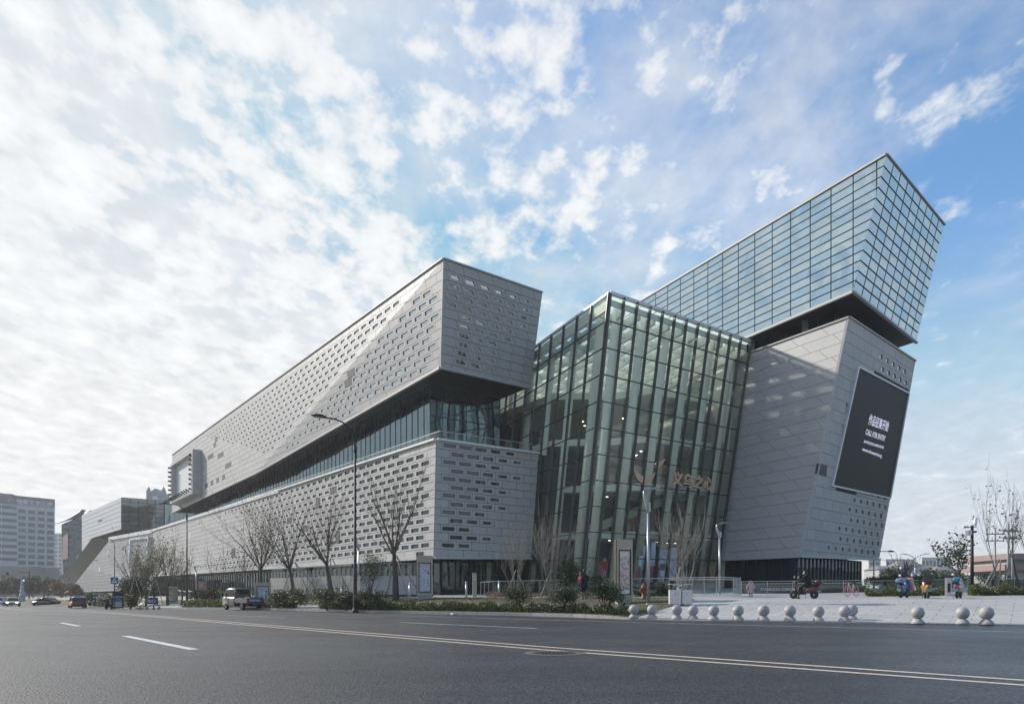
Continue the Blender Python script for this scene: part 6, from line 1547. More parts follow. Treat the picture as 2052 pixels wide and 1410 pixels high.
def pink_child():
    b = on_ground(1504.5, 45.5); k = b.y/FPX; s = 33*k/1.12
    root = thing('person', 'child in a pale pink hooded puffer coat looking down by the railing', 'person', b, R(-95)); root.scale = (s, s, s)
    N = [((0, 0, 0.50), 0.10), ((0, 0, 0.70), 0.10), ((0, 0, 0.84), 0.09), ((0.02, 0, 0.90), 0.04), ((0.03, 0, 0.95), 0.04), ((0, 0.07, 0.46), 0.065), ((0.0, 0.075, 0.25), 0.045), ((0, 0.08, 0.06), 0.03), ((0.08, 0.08, 0.025), 0.026), ((0, -0.07, 0.46), 0.065), ((0.03, -0.075, 0.25), 0.045), ((0.03, -0.08, 0.06), 0.03), ((0.11, -0.08, 0.025), 0.026), ((0, 0.14, 0.83), 0.045), ((0.02, 0.20, 0.62), 0.036), ((0.10, 0.14, 0.50), 0.026), ((0, -0.14, 0.83), 0.045), ((0.02, -0.22, 0.62), 0.036), ((0.05, -0.25, 0.44), 0.026)]
    E = [(0,1),(1,2),(2,3),(3,4),(0,5),(5,6),(6,7),(7,8),(0,9),(9,10),(10,11),(11,12),(2,13),(13,14),(14,15),(2,16),(16,17),(17,18)]
    skin_mesh('body', N, E, MT['grey_cloth'], root)
    rings_cloth(root, 'coat', [(0, 0, 0.24, 0.16, 0.20), (0, 0, 0.34, 0.17, 0.21), (0, 0, 0.42, 0.16, 0.19), (0, 0, 0.55, 0.165, 0.20), (0, 0, 0.63, 0.15, 0.185), (0, 0, 0.76, 0.15, 0.19), (0, 0, 0.86, 0.12, 0.17), (0.0, 0, 0.92, 0.07, 0.09)], MT['pink_cloth'])
    for sg, e1, e2 in ((1, (0.02, 0.23, 0.64), (0.12, 0.16, 0.50)), (-1, (0.02, -0.26, 0.64), (0.06, -0.27, 0.44))):
        MB().tube([(0, sg*0.13, 0.84), e1, e2], [0.075, 0.07, 0.055], 10).build('sleeve', MT['pink_cloth'], root); hand(root, e2, (0.4, -0.3*sg, -0.8), sg, 0.75)
        MB().loft([ring(-0.06, 0.035, 0.0, 0.07, 8), ring(0.05, 0.04, 0.0, 0.07, 8), ring(0.13, 0.025, 0.0, 0.04, 8)]).build('shoe', MT['dark'], root).location = (0.0 if sg > 0 else 0.03, sg*0.08, 0)
    MB().loft([[Vector((-0.03 + 0.02*q + 0.09*math.cos(a)*w, 0.15*math.sin(a)*w, 0.90 + 0.055*q)) for a in [2*math.pi*j/12 for j in range(12)]] for q, w in ((0, 0.9), (1, 1.05), (2, 0.85))], cap=False).build('hood', mat('hood_fur', (0.62, 0.50, 0.48), 0.9, bump=0.5, bscale=50), root)
    head(root, (0.03, 0, 1.02), 0.92, 0.0)
pink_child()

def rider():
    s = 1.0; k = RS.y/FPX; s = 56*k/1.62
    root = thing('person', 'rider in black coat with white face mask sitting on the dark red scooter', 'person', RS, R(138)); root.scale = (s, s, s); rider_sc.scale = (s, s, s)
    N = [((-0.22, 0, 0.86), 0.13), ((-0.20, 0, 1.08), (0.13, 0.12)), ((-0.14, 0, 1.30), (0.14, 0.11)), ((-0.10, 0, 1.38), 0.05), ((-0.06, 0, 1.45), 0.05),
         ((-0.18, 0.10, 0.84), 0.09), ((0.20, 0.15, 0.66), 0.065), ((0.24, 0.24, 0.12), 0.04), ((0.33, 0.25, 0.03), 0.035),
         ((-0.18, -0.10, 0.84), 0.09), ((0.20, -0.13, 0.70), 0.065), ((0.18, -0.10, 0.40), 0.04), ((0.28, -0.10, 0.355), 0.035),
         ((-0.13, 0.18, 1.30), 0.06), ((0.05, 0.25, 1.08), 0.048), ((0.30, 0.24, 1.0), 0.036), ((-0.13, -0.18, 1.30), 0.06), ((0.05, -0.25, 1.08), 0.048), ((0.30, -0.24, 1.0), 0.036)]
    E = [(0,1),(1,2),(2,3),(3,4),(0,5),(5,6),(6,7),(7,8),(0,9),(9,10),(10,11),(11,12),(2,13),(13,14),(14,15),(2,16),(16,17),(17,18)]
    skin_mesh('body', N, E, MT['black_cloth'], root)
    rings_cloth(root, 'coat', [(-0.18, 0, 0.74, 0.24, 0.24), (-0.22, 0, 0.9, 0.19, 0.21), (-0.20, 0, 1.1, 0.16, 0.20), (-0.15, 0, 1.28, 0.14, 0.20), (-0.11, 0, 1.38, 0.08, 0.10)], MT['black_cloth'])
    for sg in (-1, 1):
        MB().tube([(-0.13, sg*0.17, 1.30), (0.05, sg*0.25, 1.08), (0.30, sg*0.24, 1.0)], [0.085, 0.072, 0.055], 10).build('sleeve', MT['black_cloth'], root); hand(root, (0.30, sg*0.24, 1.0), (1, 0, -0.1), sg)
    MB().loft([ring(-0.08, 0.045, 0.0, 0.09, 8), ring(0.06, 0.05, 0.0, 0.08, 8), ring(0.18, 0.035, 0.0, 0.05, 8)]).build('shoe', MT['dark'], root).location = (0.24, 0.245, 0.0)
    MB().loft([ring(-0.08, 0.045, 0.0, 0.09, 8), ring(0.06, 0.05, 0.0, 0.08, 8), ring(0.18, 0.035, 0.0, 0.05, 8)]).build('shoe', MT['dark'], root).location = (0.18, -0.10, 0.325)
    head(root, (-0.04, 0, 1.52), 1.0, 0.1, hair_long=True, mask=True)
rider()
# ------------------------------------------------------------------ vegetation
MT['bark'] = mat('bark', (0.085, 0.070, 0.058), 0.9, var=0.25, vscale=6, bump=0.5, bscale=30)
MT['twig'] = mat('twig', (0.12, 0.10, 0.085), 0.9)
MT['twig_pale'] = mat('twig_pale', (0.22, 0.205, 0.185), 0.9)
MT['leaf_dark'] = mat_leaf('leaf_dark', (0.018, 0.035, 0.014), (0.055, 0.085, 0.032))
MT['leaf_mid'] = mat_leaf('leaf_mid', (0.03, 0.05, 0.018), (0.095, 0.105, 0.04))
MT['leaf_hedge'] = mat_leaf('leaf_hedge', (0.045, 0.065, 0.02), (0.17, 0.17, 0.055))
MT['leaf_olive'] = mat_leaf('leaf_olive', (0.11, 0.12, 0.045), (0.24, 0.23, 0.09))
MT['leaf_dry'] = mat_leaf('leaf_dry', (0.10, 0.055, 0.03), (0.24, 0.15, 0.08))
MT['leaf_grass'] = mat_leaf('leaf_grass', (0.07, 0.07, 0.03), (0.20, 0.165, 0.085))

def grow(rnd, mbs, p, d, L, r, lev, maxlev, nb, spread, tips, up=0.25):
    seg = 4 if lev < 2 else 3
    pts = [p.copy()]; rad = [r]; dd = d.copy()
    for i in range(seg):
        dd = (dd + Vector((rnd.uniform(-1, 1), rnd.uniform(-1, 1), rnd.uniform(-0.4, 0.9)*up*2))*0.13).normalized()
        pts.append(pts[-1] + dd*(L/seg)); rad.append(r*(1 - 0.55*(i+1)/seg))
    mbs[0 if lev == 0 else 1].tube(pts, rad, 7 if lev == 0 else (5 if lev < 3 else 3), cap=False)
    if lev >= 3: tips.append((pts[-1], dd)); tips.append((pts[-2], dd))
    if lev >= maxlev: return
    n = nb[lev]
    for k in range(n):
        if lev == 0: i = seg; f = 1.0; base = pts[-1] - dd*(L*rnd.uniform(0, 0.12))
        else:
            t = rnd.uniform(0.30, 1.0) if k else 1.0; i = min(seg, max(1, int(t*seg))); base = pts[i-1].lerp(pts[i], rnd.random()) if k else pts[-1]
        az = 2*math.pi*(k + rnd.uniform(-0.3, 0.3))/n + lev; a = spread[lev]*rnd.uniform(0.6, 1.25) * (0.35 if (lev > 0 and k == 0) else 1)
        s1 = dd.orthogonal().normalized(); s2 = dd.cross(s1)
        nd = (dd*math.cos(a) + (s1*math.cos(az) + s2*math.sin(az))*math.sin(a)); nd = (nd + Vector((0, 0, up))).normalized()
        grow(rnd, mbs, base, nd, L*[1.15, 0.66, 0.62, 0.6][min(lev, 3)]*rnd.uniform(0.75, 1.15), max(0.010, rad[-1]*[0.62, 0.62, 0.6, 0.6][min(lev, 3)]), lev+1, maxlev, nb, spread, tips, up)
def add_leaf(m, p, size, rnd, elong=1.6):
    a = Vector((rnd.uniform(-1, 1), rnd.uniform(-1, 1), rnd.uniform(-0.6, 0.9))).normalized(); b = a.cross(Vector((rnd.uniform(-1, 1), rnd.uniform(-1, 1), rnd.uniform(-1, 1))))
    if b.length < 1e-3: b = a.orthogonal()
    b.normalize(); s = size*rnd.uniform(0.7, 1.3)
    m.add([p, p + a*s*elong*0.5 + b*s*0.42, p + a*s*elong, p + a*s*elong*0.5 - b*s*0.42], [(0, 1, 2, 3)])
def bare_tree(px, py, top, wpx, label, seed, Y=None, leaves=0, leafmat='leaf_olive', trunk=0.30, stems=1, maxlev=4, pale=False, cat='tree', name='bare_tree', group='bare street trees', leafsize=0.09, thick=1.0, lean=0.0):
    b = ground_hit(px, py) if Y is None else on_ground(px, Y); k = b.y/FPX
    h = (CAMZ + (HY-top)*k - b.z)*1.06; w = wpx*k*1.12
    root = thing(name, label, cat, b, 0, group); rnd = random.Random(seed); mbs = [MB(), MB()]; tips = []
    if stems == 1:
        grow(rnd, mbs, Vector((0, 0, -0.1)), Vector((lean, 0, 1)).normalized(), h*trunk, 0.022*h*thick, 0, maxlev, [7, 4, 4, 2], [0.62, 0.55, 0.6, 0.6], tips)
    else:
        for i in range(stems):
            a = 2*math.pi*i/stems; t = 0.16 + 0.26*rnd.random()
            grow(rnd, mbs, Vector((0.07*math.cos(a), 0.07*math.sin(a), -0.05)), Vector((math.cos(a)*t, math.sin(a)*t, 1)).normalized(), h*trunk, 0.010*h*thick, 0, maxlev, [3, 4, 3, 2], [0.26, 0.42, 0.5, 0.5], tips, 0.35)
    zz_ = sorted(v[2] for v in mbs[1].v); zs = zz_[int(len(zz_)*0.965)]; xs = [v[0] for v in mbs[1].v]; ys = [v[1] for v in mbs[1].v]
    fz = h/zs; xs.sort(); q = len(xs)//60; ext = xs[-1-q] - xs[q]; fx = w/ext
    for m in mbs: m.v = [(x*fx if abs(z) > 0.0 else x, y*fx, z*fz) for x, y, z in m.v]
    mbs[0].build('trunk', MT['twig_pale'] if pale else MT['bark'], root); mbs[1].build('crown', MT['twig_pale'] if pale else MT['twig'], root)
    if leaves:
        lm = MB()
        for i in range(leaves):
            p, d_ = rnd.choice(tips); p = Vector((p.x*fx, p.y*fx, p.z*fz)) + Vector((rnd.gauss(0, 1), rnd.gauss(0, 1), rnd.gauss(0, 1)))*0.10; add_leaf(lm, p, leafsize, rnd)
        tag(lm.build('foliage', MT[leafmat], root), kind='stuff')
    return root
bare_tree(793, 1203, 935, 128, 'large bare tree propped with poles beside the directory totem', 11, thick=1.15)
bare_tree(663, 1202, 985, 118, 'bare tree with forked crown before the garden wall and beside the street lamp', 12, thick=1.0)
bare_tree(590, 1210, 1000, 112, 'bare tree with broad crown standing in the shrubs behind the pickup', 13, lean=-0.08)
bare_tree(529, 1204, 1018, 112, 'nearly bare tree with a few yellow green leaves above the pickup', 14, leaves=1500, lean=-0.12)
bare_tree(336, 1203, 1085, 62, 'bare tree beside the brown portrait totem', 15, leaves=350, leafmat='leaf_olive', Y=80, leafsize=0.12, lean=-0.1)
bare_tree(311, 1202, 1096, 62, 'half bare tree behind the blue exit board', 16, leaves=900, leafmat='leaf_olive', Y=86, leafsize=0.13, lean=-0.05)
bare_tree(292, 1203, 1098, 58, 'half bare tree with green tinge beside the exit board', 17, leaves=950, leafmat='leaf_olive', Y=81, leafsize=0.13)
bare_tree(268, 1203, 1086, 66, 'bare tree above the dark domed evergreen', 18, leaves=150, leafmat='leaf_olive', Y=84, leafsize=0.11, lean=0.04)
bare_tree(364, 1205, 1115, 44, 'young tree with thin yellow leaves beside the portrait totem', 19, leaves=500, leafmat='leaf_olive', Y=77, leafsize=0.10)
bare_tree(447, 1190, 1098, 62, 'slender bare trees behind the pickup cab', 20, Y=70, stems=3, maxlev=3, trunk=0.4)
bare_tree(486, 1190, 1106, 58, 'slender bare tree before the shopfronts beside the pale directory totem', 21, Y=74, stems=2, maxlev=3, trunk=0.4)
bare_tree(1035, 1175, 1058, 82, 'multi stemmed bare shrub tree with pale twigs before the podium corner', 31, Y=53, stems=6, maxlev=3, pale=True, trunk=0.42, leaves=250, leafmat='leaf_dry', leafsize=0.05, group='multi stemmed bare trees before the atrium')
bare_tree(1106, 1172, 1045, 92, 'multi stemmed bare shrub tree with dry leaves beside the round evergreen', 32, Y=50, stems=7, maxlev=3, pale=True, trunk=0.42, leaves=600, leafmat='leaf_dry', leafsize=0.055, group='multi stemmed bare trees before the atrium')
bare_tree(1366, 1175, 1032, 112, 'multi stemmed bare shrub tree behind the recycling bin', 33, Y=48, stems=7, maxlev=3, pale=True, trunk=0.42, leaves=200, leafmat='leaf_dry', leafsize=0.05, group='multi stemmed bare trees before the atrium')
bare_tree(2007, 1176, 975, 105, 'tall thin bare tree with a leaning prop behind the right hand hedge', 34, Y=47, stems=2, trunk=0.36, pale=True, leaves=70, leafmat='leaf_dry', leafsize=0.12, thick=1.4)
bare_tree(2047, 1172, 985, 90, 'thin bare tree with few dark leaves near the pink building', 35, Y=50, stems=2, trunk=0.36, leaves=90, leafmat='leaf_dark', leafsize=0.12, thick=1.2)
bare_tree(1927, 1178, 1086, 66, 'small leafy magnolia like tree beside the camera mast', 36, Y=48, trunk=0.34, leaves=420, leafmat='leaf_dark', leafsize=0.15, maxlev=3)
bare_tree(1803, 1180, 1120, 60, 'dark leafless young tree behind the blue scooter', 37, Y=60, trunk=0.3, maxlev=3, thick=1.4)
for i, (px, Y, top, w) in enumerate(((641, 56, 1151, 34), (690, 55, 1152, 30), (612, 57, 1155, 30), (585, 58, 1158, 26))):
    bare_tree(px, 0, top, w, 'low bare vase shaped shrub before the pale garden wall', 50+i, Y=Y, stems=6, maxlev=2, trunk=0.45, pale=True, cat='shrub', name='bare_shrub', group='bare shrubs before the garden wall')
# timber props
def props(px, Y, tie_py, feet, label):
    b = on_ground(px, Y); k = Y/FPX; zt_ = CAMZ + (HY-tie_py)*k
    root = thing('tree_prop', label, 'tree prop', b, 0, 'timber props bracing the young trees')
    for (dx, dy) in feet:
        x, y = b.x + dx*k, Y + dy; z = gz(x, y)
        MB().tube([(dx*k, dy, z - b.z - 0.05), (0.06*(1 if dx > 0 else -1), 0, zt_ - b.z)], 0.042, 6).build('pole', MT['timber'], root)
P_ = lambda px, py: ground_hit(px, py).y
props(793, P_(793, 1203), 1112, ((-58, 0.3), (-26, 1.2), (28, -0.8), (50, 1.0)), 'timber props round the large bare tree by the directory totem')
props(664, P_(663, 1202), 1118, ((-48, -0.4), (-10, 1.4), (40, 0.6)), 'timber props round the forked bare tree by the garden wall')
props(589, P_(590, 1210), 1125, ((-36, 0.6), (36, 0.4), (54, 1.6)), 'timber props round the bare tree behind the pickup')
props(1035, 53, 1142, ((-22, 0.3), (22, 0.3)), 'short timber props under the shrub tree by the podium corner')
props(1106, 50, 1142, ((-24, 0.3), (26, 0.3)), 'short timber props under the shrub tree by the round evergreen')
props(1366, 48, 1135, ((-20, 0.3), (16, 0.3)), 'short timber props under the shrub tree behind the bin')
props(2004, 47, 1120, ((-46, -0.3), (-16, 0.6), (6, 0.5)), 'leaning timber props on the thin bare tree by the hedge')
props(311, 81, 1160, ((-22, 0.0), (12, 0.5)), 'timber props on the half bare tree by the exit board')
props(270, 83, 1158, ((-16, 0.0), (14, 0.5)), 'timber props on the bare tree by the domed evergreen')

def shrub(px, py, top, wpx, label, seed, Y=None, mtl='leaf_dark', n=2600, size=0.06, trunk=0.0, name='evergreen_shrub', group='evergreen shrubs', lobes=9, cat='shrub', open_=0.0):
    b = ground_hit(px, py) if Y is None else on_ground(px, Y); k = b.y/FPX
    h = CAMZ + (HY-top)*k - b.z; w = wpx*k*1.3; rnd = random.Random(seed)
    root = thing(name, label, cat, b, 0, group)
    z0 = h*trunk; hh = h - z0; cl = []
    for i in range(lobes):
        a = rnd.uniform(0, 2*math.pi); r_ = rnd.uniform(0.15, 0.62); zz = rnd.uniform(0.30, 0.78)
        rad = rnd.uniform(0.46, 0.60)*(1 - 0.35*abs(zz-0.5))
        cl.append((Vector((math.cos(a)*r_*w/2, math.sin(a)*r_*w/2, z0 + zz*hh)), rad*w/2, rad*hh*0.62))
    cl.append((Vector((0, 0, z0 + hh*0.72)), 0.4*w/2, hh*0.28)); lm = MB()
    for i in range(n):
        c, rx, rz = rnd.choice(cl); v = Vector((rnd.gauss(0, 1), rnd.gauss(0, 1), rnd.gauss(0, 1))).normalized()*(rnd.random()**0.33)
        p = c + Vector((v.x*rx, v.y*rx, v.z*rz))
        if p.z < 0.05: continue
        add_leaf(lm, p, size, rnd, 1.5)
    tag(lm.build('foliage', MT[mtl], root), kind='stuff')
    m = MB()
    for i in range(7):
        c = cl[i % len(cl)][0]; a = rnd.uniform(0, 6.28); q = Vector((0.06*math.cos(a), 0.06*math.sin(a), -0.05)); m.tube([q, q.lerp(c, 0.5) + Vector((0, 0, 0.06*h)), c], [0.022*h**0.5, 0.017*h**0.5, 0.008], 5)
    m.build('stems', MT['bark'], root)
    return root
shrub(1040, 1223, 1175, 60, 'round topped glossy shrub by the kerb before the glass ramp', 61, trunk=0.25)
shrub(1127, 1227, 1176, 62, 'round topped glossy shrub by the kerb between two alike', 62, trunk=0.25)
shrub(1212, 1228, 1166, 74, 'largest round glossy shrub by the kerb beside the food poster totem', 63, n=3600, trunk=0.24)
shrub(1137, 1186, 1117, 66, 'big dark round evergreen beside the person in black', 64, Y=49, n=4600, size=0.07)
shrub(1205, 1184, 1149, 46, 'dark evergreen shrub behind the food poster totem', 65, Y=48, n=2200)
shrub(1325, 1190, 1168, 30, 'small dark shrub behind the slim grey lamp', 66, Y=47, n=1200)
shrub(741, 1192, 1111, 56, 'small evergreen tree with open base beside the tall street lamp', 67, Y=55, n=3600, trunk=0.35, name='evergreen_tree', cat='tree', group=None)
shrub(275, 1198, 1153, 66, 'dark domed drooping evergreen behind the bare trees', 68, Y=86, n=4200, size=0.14)
for i, (px, py, top, w, lab, mm) in enumerate(((556, 1218, 1180, 62, 'loose shrub by the kerb at the tail of the pickup', 'leaf_mid'), (590, 1218, 1178, 58, 'loose shrub at the foot of the broad bare tree', 'leaf_mid'), (656, 1221, 1177, 62, 'loose olive shrub beside the small cross path', 'leaf_mid'), (694, 1222, 1181, 48, 'loose shrub at the left foot of the tall street lamp', 'leaf_dark'), (740, 1222, 1183, 58, 'loose shrub at the right foot of the tall street lamp', 'leaf_mid'))):
    shrub(px, py, top, w, lab, 70+i, mtl=mm, n=2300, size=0.075, group='loose shrubs along the kerb', trunk=0.1)
for i, (px, Y, top, w, lab) in enumerate(((398, 78, 1183, 44, 'shrub behind the kerb hedge below the brown pylon'), (428, 74, 1180, 44, 'shrub behind the kerb hedge ahead of the pickup'), (262, 79, 1190, 30, 'low shrub beside the information stand'), (213, 86, 1188, 34, 'low shrub behind the parked scooters'), (188, 100, 1183, 30, 'pale palm like shrub behind the parked scooters'))):
    shrub(px, 0, top, w, lab, 80+i, Y=Y, mtl='leaf_mid', n=1600, size=0.12, group='shrubs by the car park exit')
for i, (px, Y, top, w) in enumerate(((1800, 62, 1150, 60), (1765, 66, 1155, 50), (1850, 70, 1152, 60), (1985, 70, 1150, 70), (2030, 64, 1160, 60), (1900, 75, 1150, 60))):
    shrub(px, 0, top, w, 'green bushes beyond the low glass railing', 90+i, Y=Y, mtl='leaf_mid', n=1500, size=0.12, group='bushes beyond the plaza railing')
# hedges and lawn blades
def hedge(name, t0, t1, d0, d1, h, n, size, mtl, px_lim=None, seed=1, dens=None):
    rnd = random.Random(seed); m = MB()
    for i in range(n):
        t = rnd.uniform(t0, t1); d = rnd.uniform(d0, d1); dd = kerb_d(t) + d; x, y = xy(t, dd); px = CX + FPX*x/y
        if px_lim and not any(a < px < b_ for a, b_ in px_lim): continue
        bump = 0.65 + 0.35*math.sin(t*2.3 + 1.3*math.sin(t*0.9)) * math.cos(t*5.1 + d*3)
        z = gz(x, y) + h*bump*rnd.random()**0.6
        add_leaf(m, Vector((x, y, z)), size, rnd, 1.5)
    return tag(m.build(name, MT[mtl]), kind='stuff')
hedge('kerb_hedge', -46, -20, 0.5, 1.7, 0.62, 30000, 0.07, 'leaf_hedge', [(640, 1045)], 3)
hedge('kerb_hedge', -24, -14.6, 0.5, 1.9, 0.50, 7500, 0.07, 'leaf_mid', [(1045, 1258)], 4)
hedge('kerb_hedge', -75, -46, 0.5, 2.0, 0.75, 12000, 0.10, 'leaf_hedge', [(366, 455)], 5)
hedge('kerb_hedge', -62, -44, 0.5, 1.7, 0.55, 7000, 0.08, 'leaf_mid', [(515, 592)], 6)
hedge('kerb_hedge', -100, -66, 0.5, 2.0, 0.7, 7000, 0.11, 'leaf_hedge', [(180, 262)], 9)
def bed(name, px0, px1, Y0, Y1, h, n, size, mtl, seed):
    rnd = random.Random(seed); m = MB()
    for i in range(n):
        px = rnd.uniform(px0, px1); Y = rnd.uniform(Y0, Y1); b = on_ground(px, Y)
        add_leaf(m, b + Vector((0, 0, h*rnd.random()**0.7*(0.7 + 0.3*math.sin(px*0.11)))), size, rnd, 1.5)
    return tag(m.build(name, MT[mtl]), kind='stuff')
bed('plaza_hedge', 1942, 2120, 42.5, 46.5, 0.62, 12000, 0.09, 'leaf_hedge', 5); bed('plaza_hedge', 1735, 1900, 43.5, 47, 0.52, 9000, 0.09, 'leaf_hedge', 6)
bed('court_planting', 975, 1345, 51, 57, 0.42, 9000, 0.07, 'leaf_dry', 7); bed('court_planting', 1270, 1345, 47.0, 49, 0.4, 2500, 0.07, 'leaf_mid', 8)
def blades():
    rnd = random.Random(8); m = MB(); n = 0
    while n < 26000:
        t = rnd.uniform(-62, -13); d = rnd.uniform(0.3, 8.6); dd = kerb_d(t) + d
        if zone(t, dd) != 'lawn': n += 1; continue
        x, y = xy(t, dd); z = gz(x, y); a = rnd.uniform(0, 6.28); h = rnd.uniform(0.02, 0.075); w = 0.02; c, s = math.cos(a)*w, math.sin(a)*w
        m.add([(x-c, y-s, z-0.01), (x+c, y+s, z-0.01), (x + rnd.uniform(-0.05, 0.05), y + rnd.uniform(-0.05, 0.05), z+h)], [(0, 1, 2)]); n += 1
    tag(m.build('lawn_grass', MT['leaf_grass']), kind='stuff')
blades()
# ------------------------------------------------------------------ neighbouring and far buildings
def bpart(mb, name, mtl, root, fixn=True):
    o = mb.build(name, mtl, root, fixn=fixn); o.matrix_parent_inverse = Matrix.Translation(-Vector(root.location)); return o
def prism_px(fc, pts, ext):
    a = [fc.px(*p) for p in pts]; return MB().hexa(a, [p + ext for p in a])
def flush_local(limit, root):
    inv = Matrix.Translation(-Vector(root.location)); by = {}
    for c in CANDS: by.setdefault((c[0]), []).append(c)
    for name, lst in by.items():
        lst.sort(key=lambda c: -c[1])
        for c in lst[:limit]:
            me = bpy.data.meshes.new(name); me.from_pydata([tuple(v) for v in c[2]], [], c[3]); me.materials.append(c[4]); link(name, me, c[5])
        rest = {}
        for c in lst[limit:]: rest.setdefault((c[5].name, c[4].name), []).append(c)
        for cs in rest.values():
            m = MB()
            for c in cs: m.add(c[2], c[3])
            tag(m.build(name + '_field', cs[0][4], cs[0][5]), kind='stuff')
    CANDS.clear()
# bridge-like block with the slanted leg
def leg_building():
    G0_ = at(242.5, 1059.6, 215); dG = hdir(-200.0); dGr = hdir(3000.0)
    pl = vplane(G0_, dG); fc = Face(pl, at(242.5, 995.7, 215)); pr = vplane(G0_, dGr); fr = Face(pr, at(242.5, 995.7, 215))
    base = fc.px(140, 1150); root = thing('bridge_building', 'grey glass block cantilevered on a slanted leg beyond the podium', 'building', (base.x, base.y, 0))
    e12, e4 = dGr*14.5 - pl[1]*0.0, dGr*6.6
    ins = -pl[1]*0.3
    bx = MB(); a = [fc.px(*p) + ins for p in ((123, 1050.5), (242.0, 996.2), (242.0, 1059.6), (184, 1077.4), (125, 1100))]; bx.hexa(a, [p + e12 for p in a])
    blk = bpart(bx, 'block', MT['backing'], root)
    lg = MB(); a = [fc.px(*p) + ins for p in ((184, 1077), (127.6, 1156.6), (125, 1122), (125, 1098))]; lg.hexa(a, [p + e4 for p in a])
    leg = bpart(lg, 'leg', mat('leg_soffit', (0.22, 0.22, 0.225), 0.4, 0.3, var=0.06, vscale=0.1), root)
    white = mat('grid_white', (0.62, 0.63, 0.64), 0.4, 0.0, island=0.04); dkg = mat_mirror_glass('grid_glass', (0.55, 0.63, 0.62), 0.05, 0.25, wav=0.03, tilt=0.03)
    for pq in (((164, 1031.5), (184, 1022.4), (184, 1077.4), (164, 1105)), ((184, 1022.4), (242.5, 995.7), (242.5, 1059.6), (184, 1077.4))): panels(fc, [fc.px(*p) for p in pq], 1.45, 2.0, blk, white, vtop=0.0, gap=0.12, bond=0.0, thick=0.2, name='panel')
    panels(fc, [fc.px(*p) for p in ((123, 1050.5), (164, 1031.5), (164, 1105), (127.6, 1156.6), (125, 1122))], 1.45, 2.0, blk, dkg, gap=0.12, bond=0.0, thick=0.2, name='panel')
    panels(fr, [fr.px(*p) for p in ((242.5, 995.7), (328, 1001.5), (328, 1063), (242.5, 1059.6))], 1.45, 2.4, blk, dkg, gap=0.14, bond=0.0, thick=0.2, name='panel')
    flush_local(300, root)
    back_ = MB(); q = [fr.px(328, 1002) , fr.px(328, 1063)]
    d_ = pr[1]
    p0 = fr.px(300, 1003); p1 = p0 + dGr*16
    back_.hexa([Vector((p.x, p.y, 0)) for p in (p0 + dG*8, p1 + dG*8, p1 + dG*30, p0 + dG*30)], [Vector((p.x, p.y, p0.z - 4)) for p in (p0 + dG*8, p1 + dG*8, p1 + dG*30, p0 + dG*30)])
    bpart(back_, 'rear_wing', dkg, root)
    s = MB(); s.poly([fc.px(*p) + pl[1]*0.15 for p in ((126, 1075), (137, 1068), (137, 1118), (126.5, 1122))]); bpart(s, 'poster', mat('faded_poster', (0.16, 0.09, 0.09), 0.6, var=0.3, vscale=0.2), root, fixn=False)
    s = MB(); s.poly([fc.px(*p) + pl[1]*0.1 for p in ((197, 1043), (205, 1039.5), (205, 1042.5), (197, 1046))]); bpart(s, 'vent', MT['louvre'], root, fixn=False)
    # bird sculptures on the roof edge
    blue = mat('bird_blue', (0.06, 0.09, 0.20), 0.5); gy = mat('bird_dark', (0.05, 0.05, 0.06), 0.5)
    for (x, y, k, mm, lab) in ((147, 1038, 1.35, blue, 'blue bird sculpture with long tail perched on the roof edge'), (168, 1029, 0.9, gy, 'dark bird sculpture perched higher on the roof edge')):
        b = fc.px(x, y) + dGr*1.5; u = (at(x+1, y, b.y) - at(x, y, b.y)).length
        r = thing('bird_sculpture', lab, 'sculpture', b, 0, 'bird sculptures on the roof')
        pts = [(-36*k*u, 0, -9*k*u), (-18*k*u, 0, -3*k*u), (-6*k*u, 0, 2*k*u), (0, 0, 4.5*k*u), (5*k*u, 0, 8*k*u), (8.5*k*u, 0, 12.5*k*u)] if k > 1.0 else [(-2*u, 0, -6*u), (0, 0, -2*u), (1.5*u, 0, 2*u), (1.5*u, 0, 5*u)]
        rad = [0.5*u, 1.2*u, 3.6*u, 5.2*u, 4.6*u, 2.8*u] if k > 1.0 else [1*u, 3.2*u, 3.6*u, 2.0*u]
        MB().tube(pts, rad, 10).build('body', mm, r)
        e_ = Vector(pts[-1]); MB().tube([e_ + Vector((0, 0, -0.4*u)), e_ + Vector((2.4*k*u, 0, -0.6*u)), e_ + Vector((3*k*u, 0, -2.2*u))], [1.3*k*u, 0.8*k*u, 0.15*u], 6).build('beak', MT['dark'], r)
        for s_ in (-1, 1): MB().tube([(1*k*u, s_*1.0*u, 2*k*u), (0.6*k*u, s_*1.0*u, -3.4*k*u)], 0.5*k*u, 5).build('leg', MT['dark'], r)
        MB().tube([(4*k*u, 2.6*u, 8*k*u), (-6*k*u, 3.2*u, 2.0*k*u), (-13*k*u, 2.0*u, -1.5*k*u)], [1.2*k*u, 1.8*k*u, 0.3*u], 6).build('wing', mm, r)
leg_building()
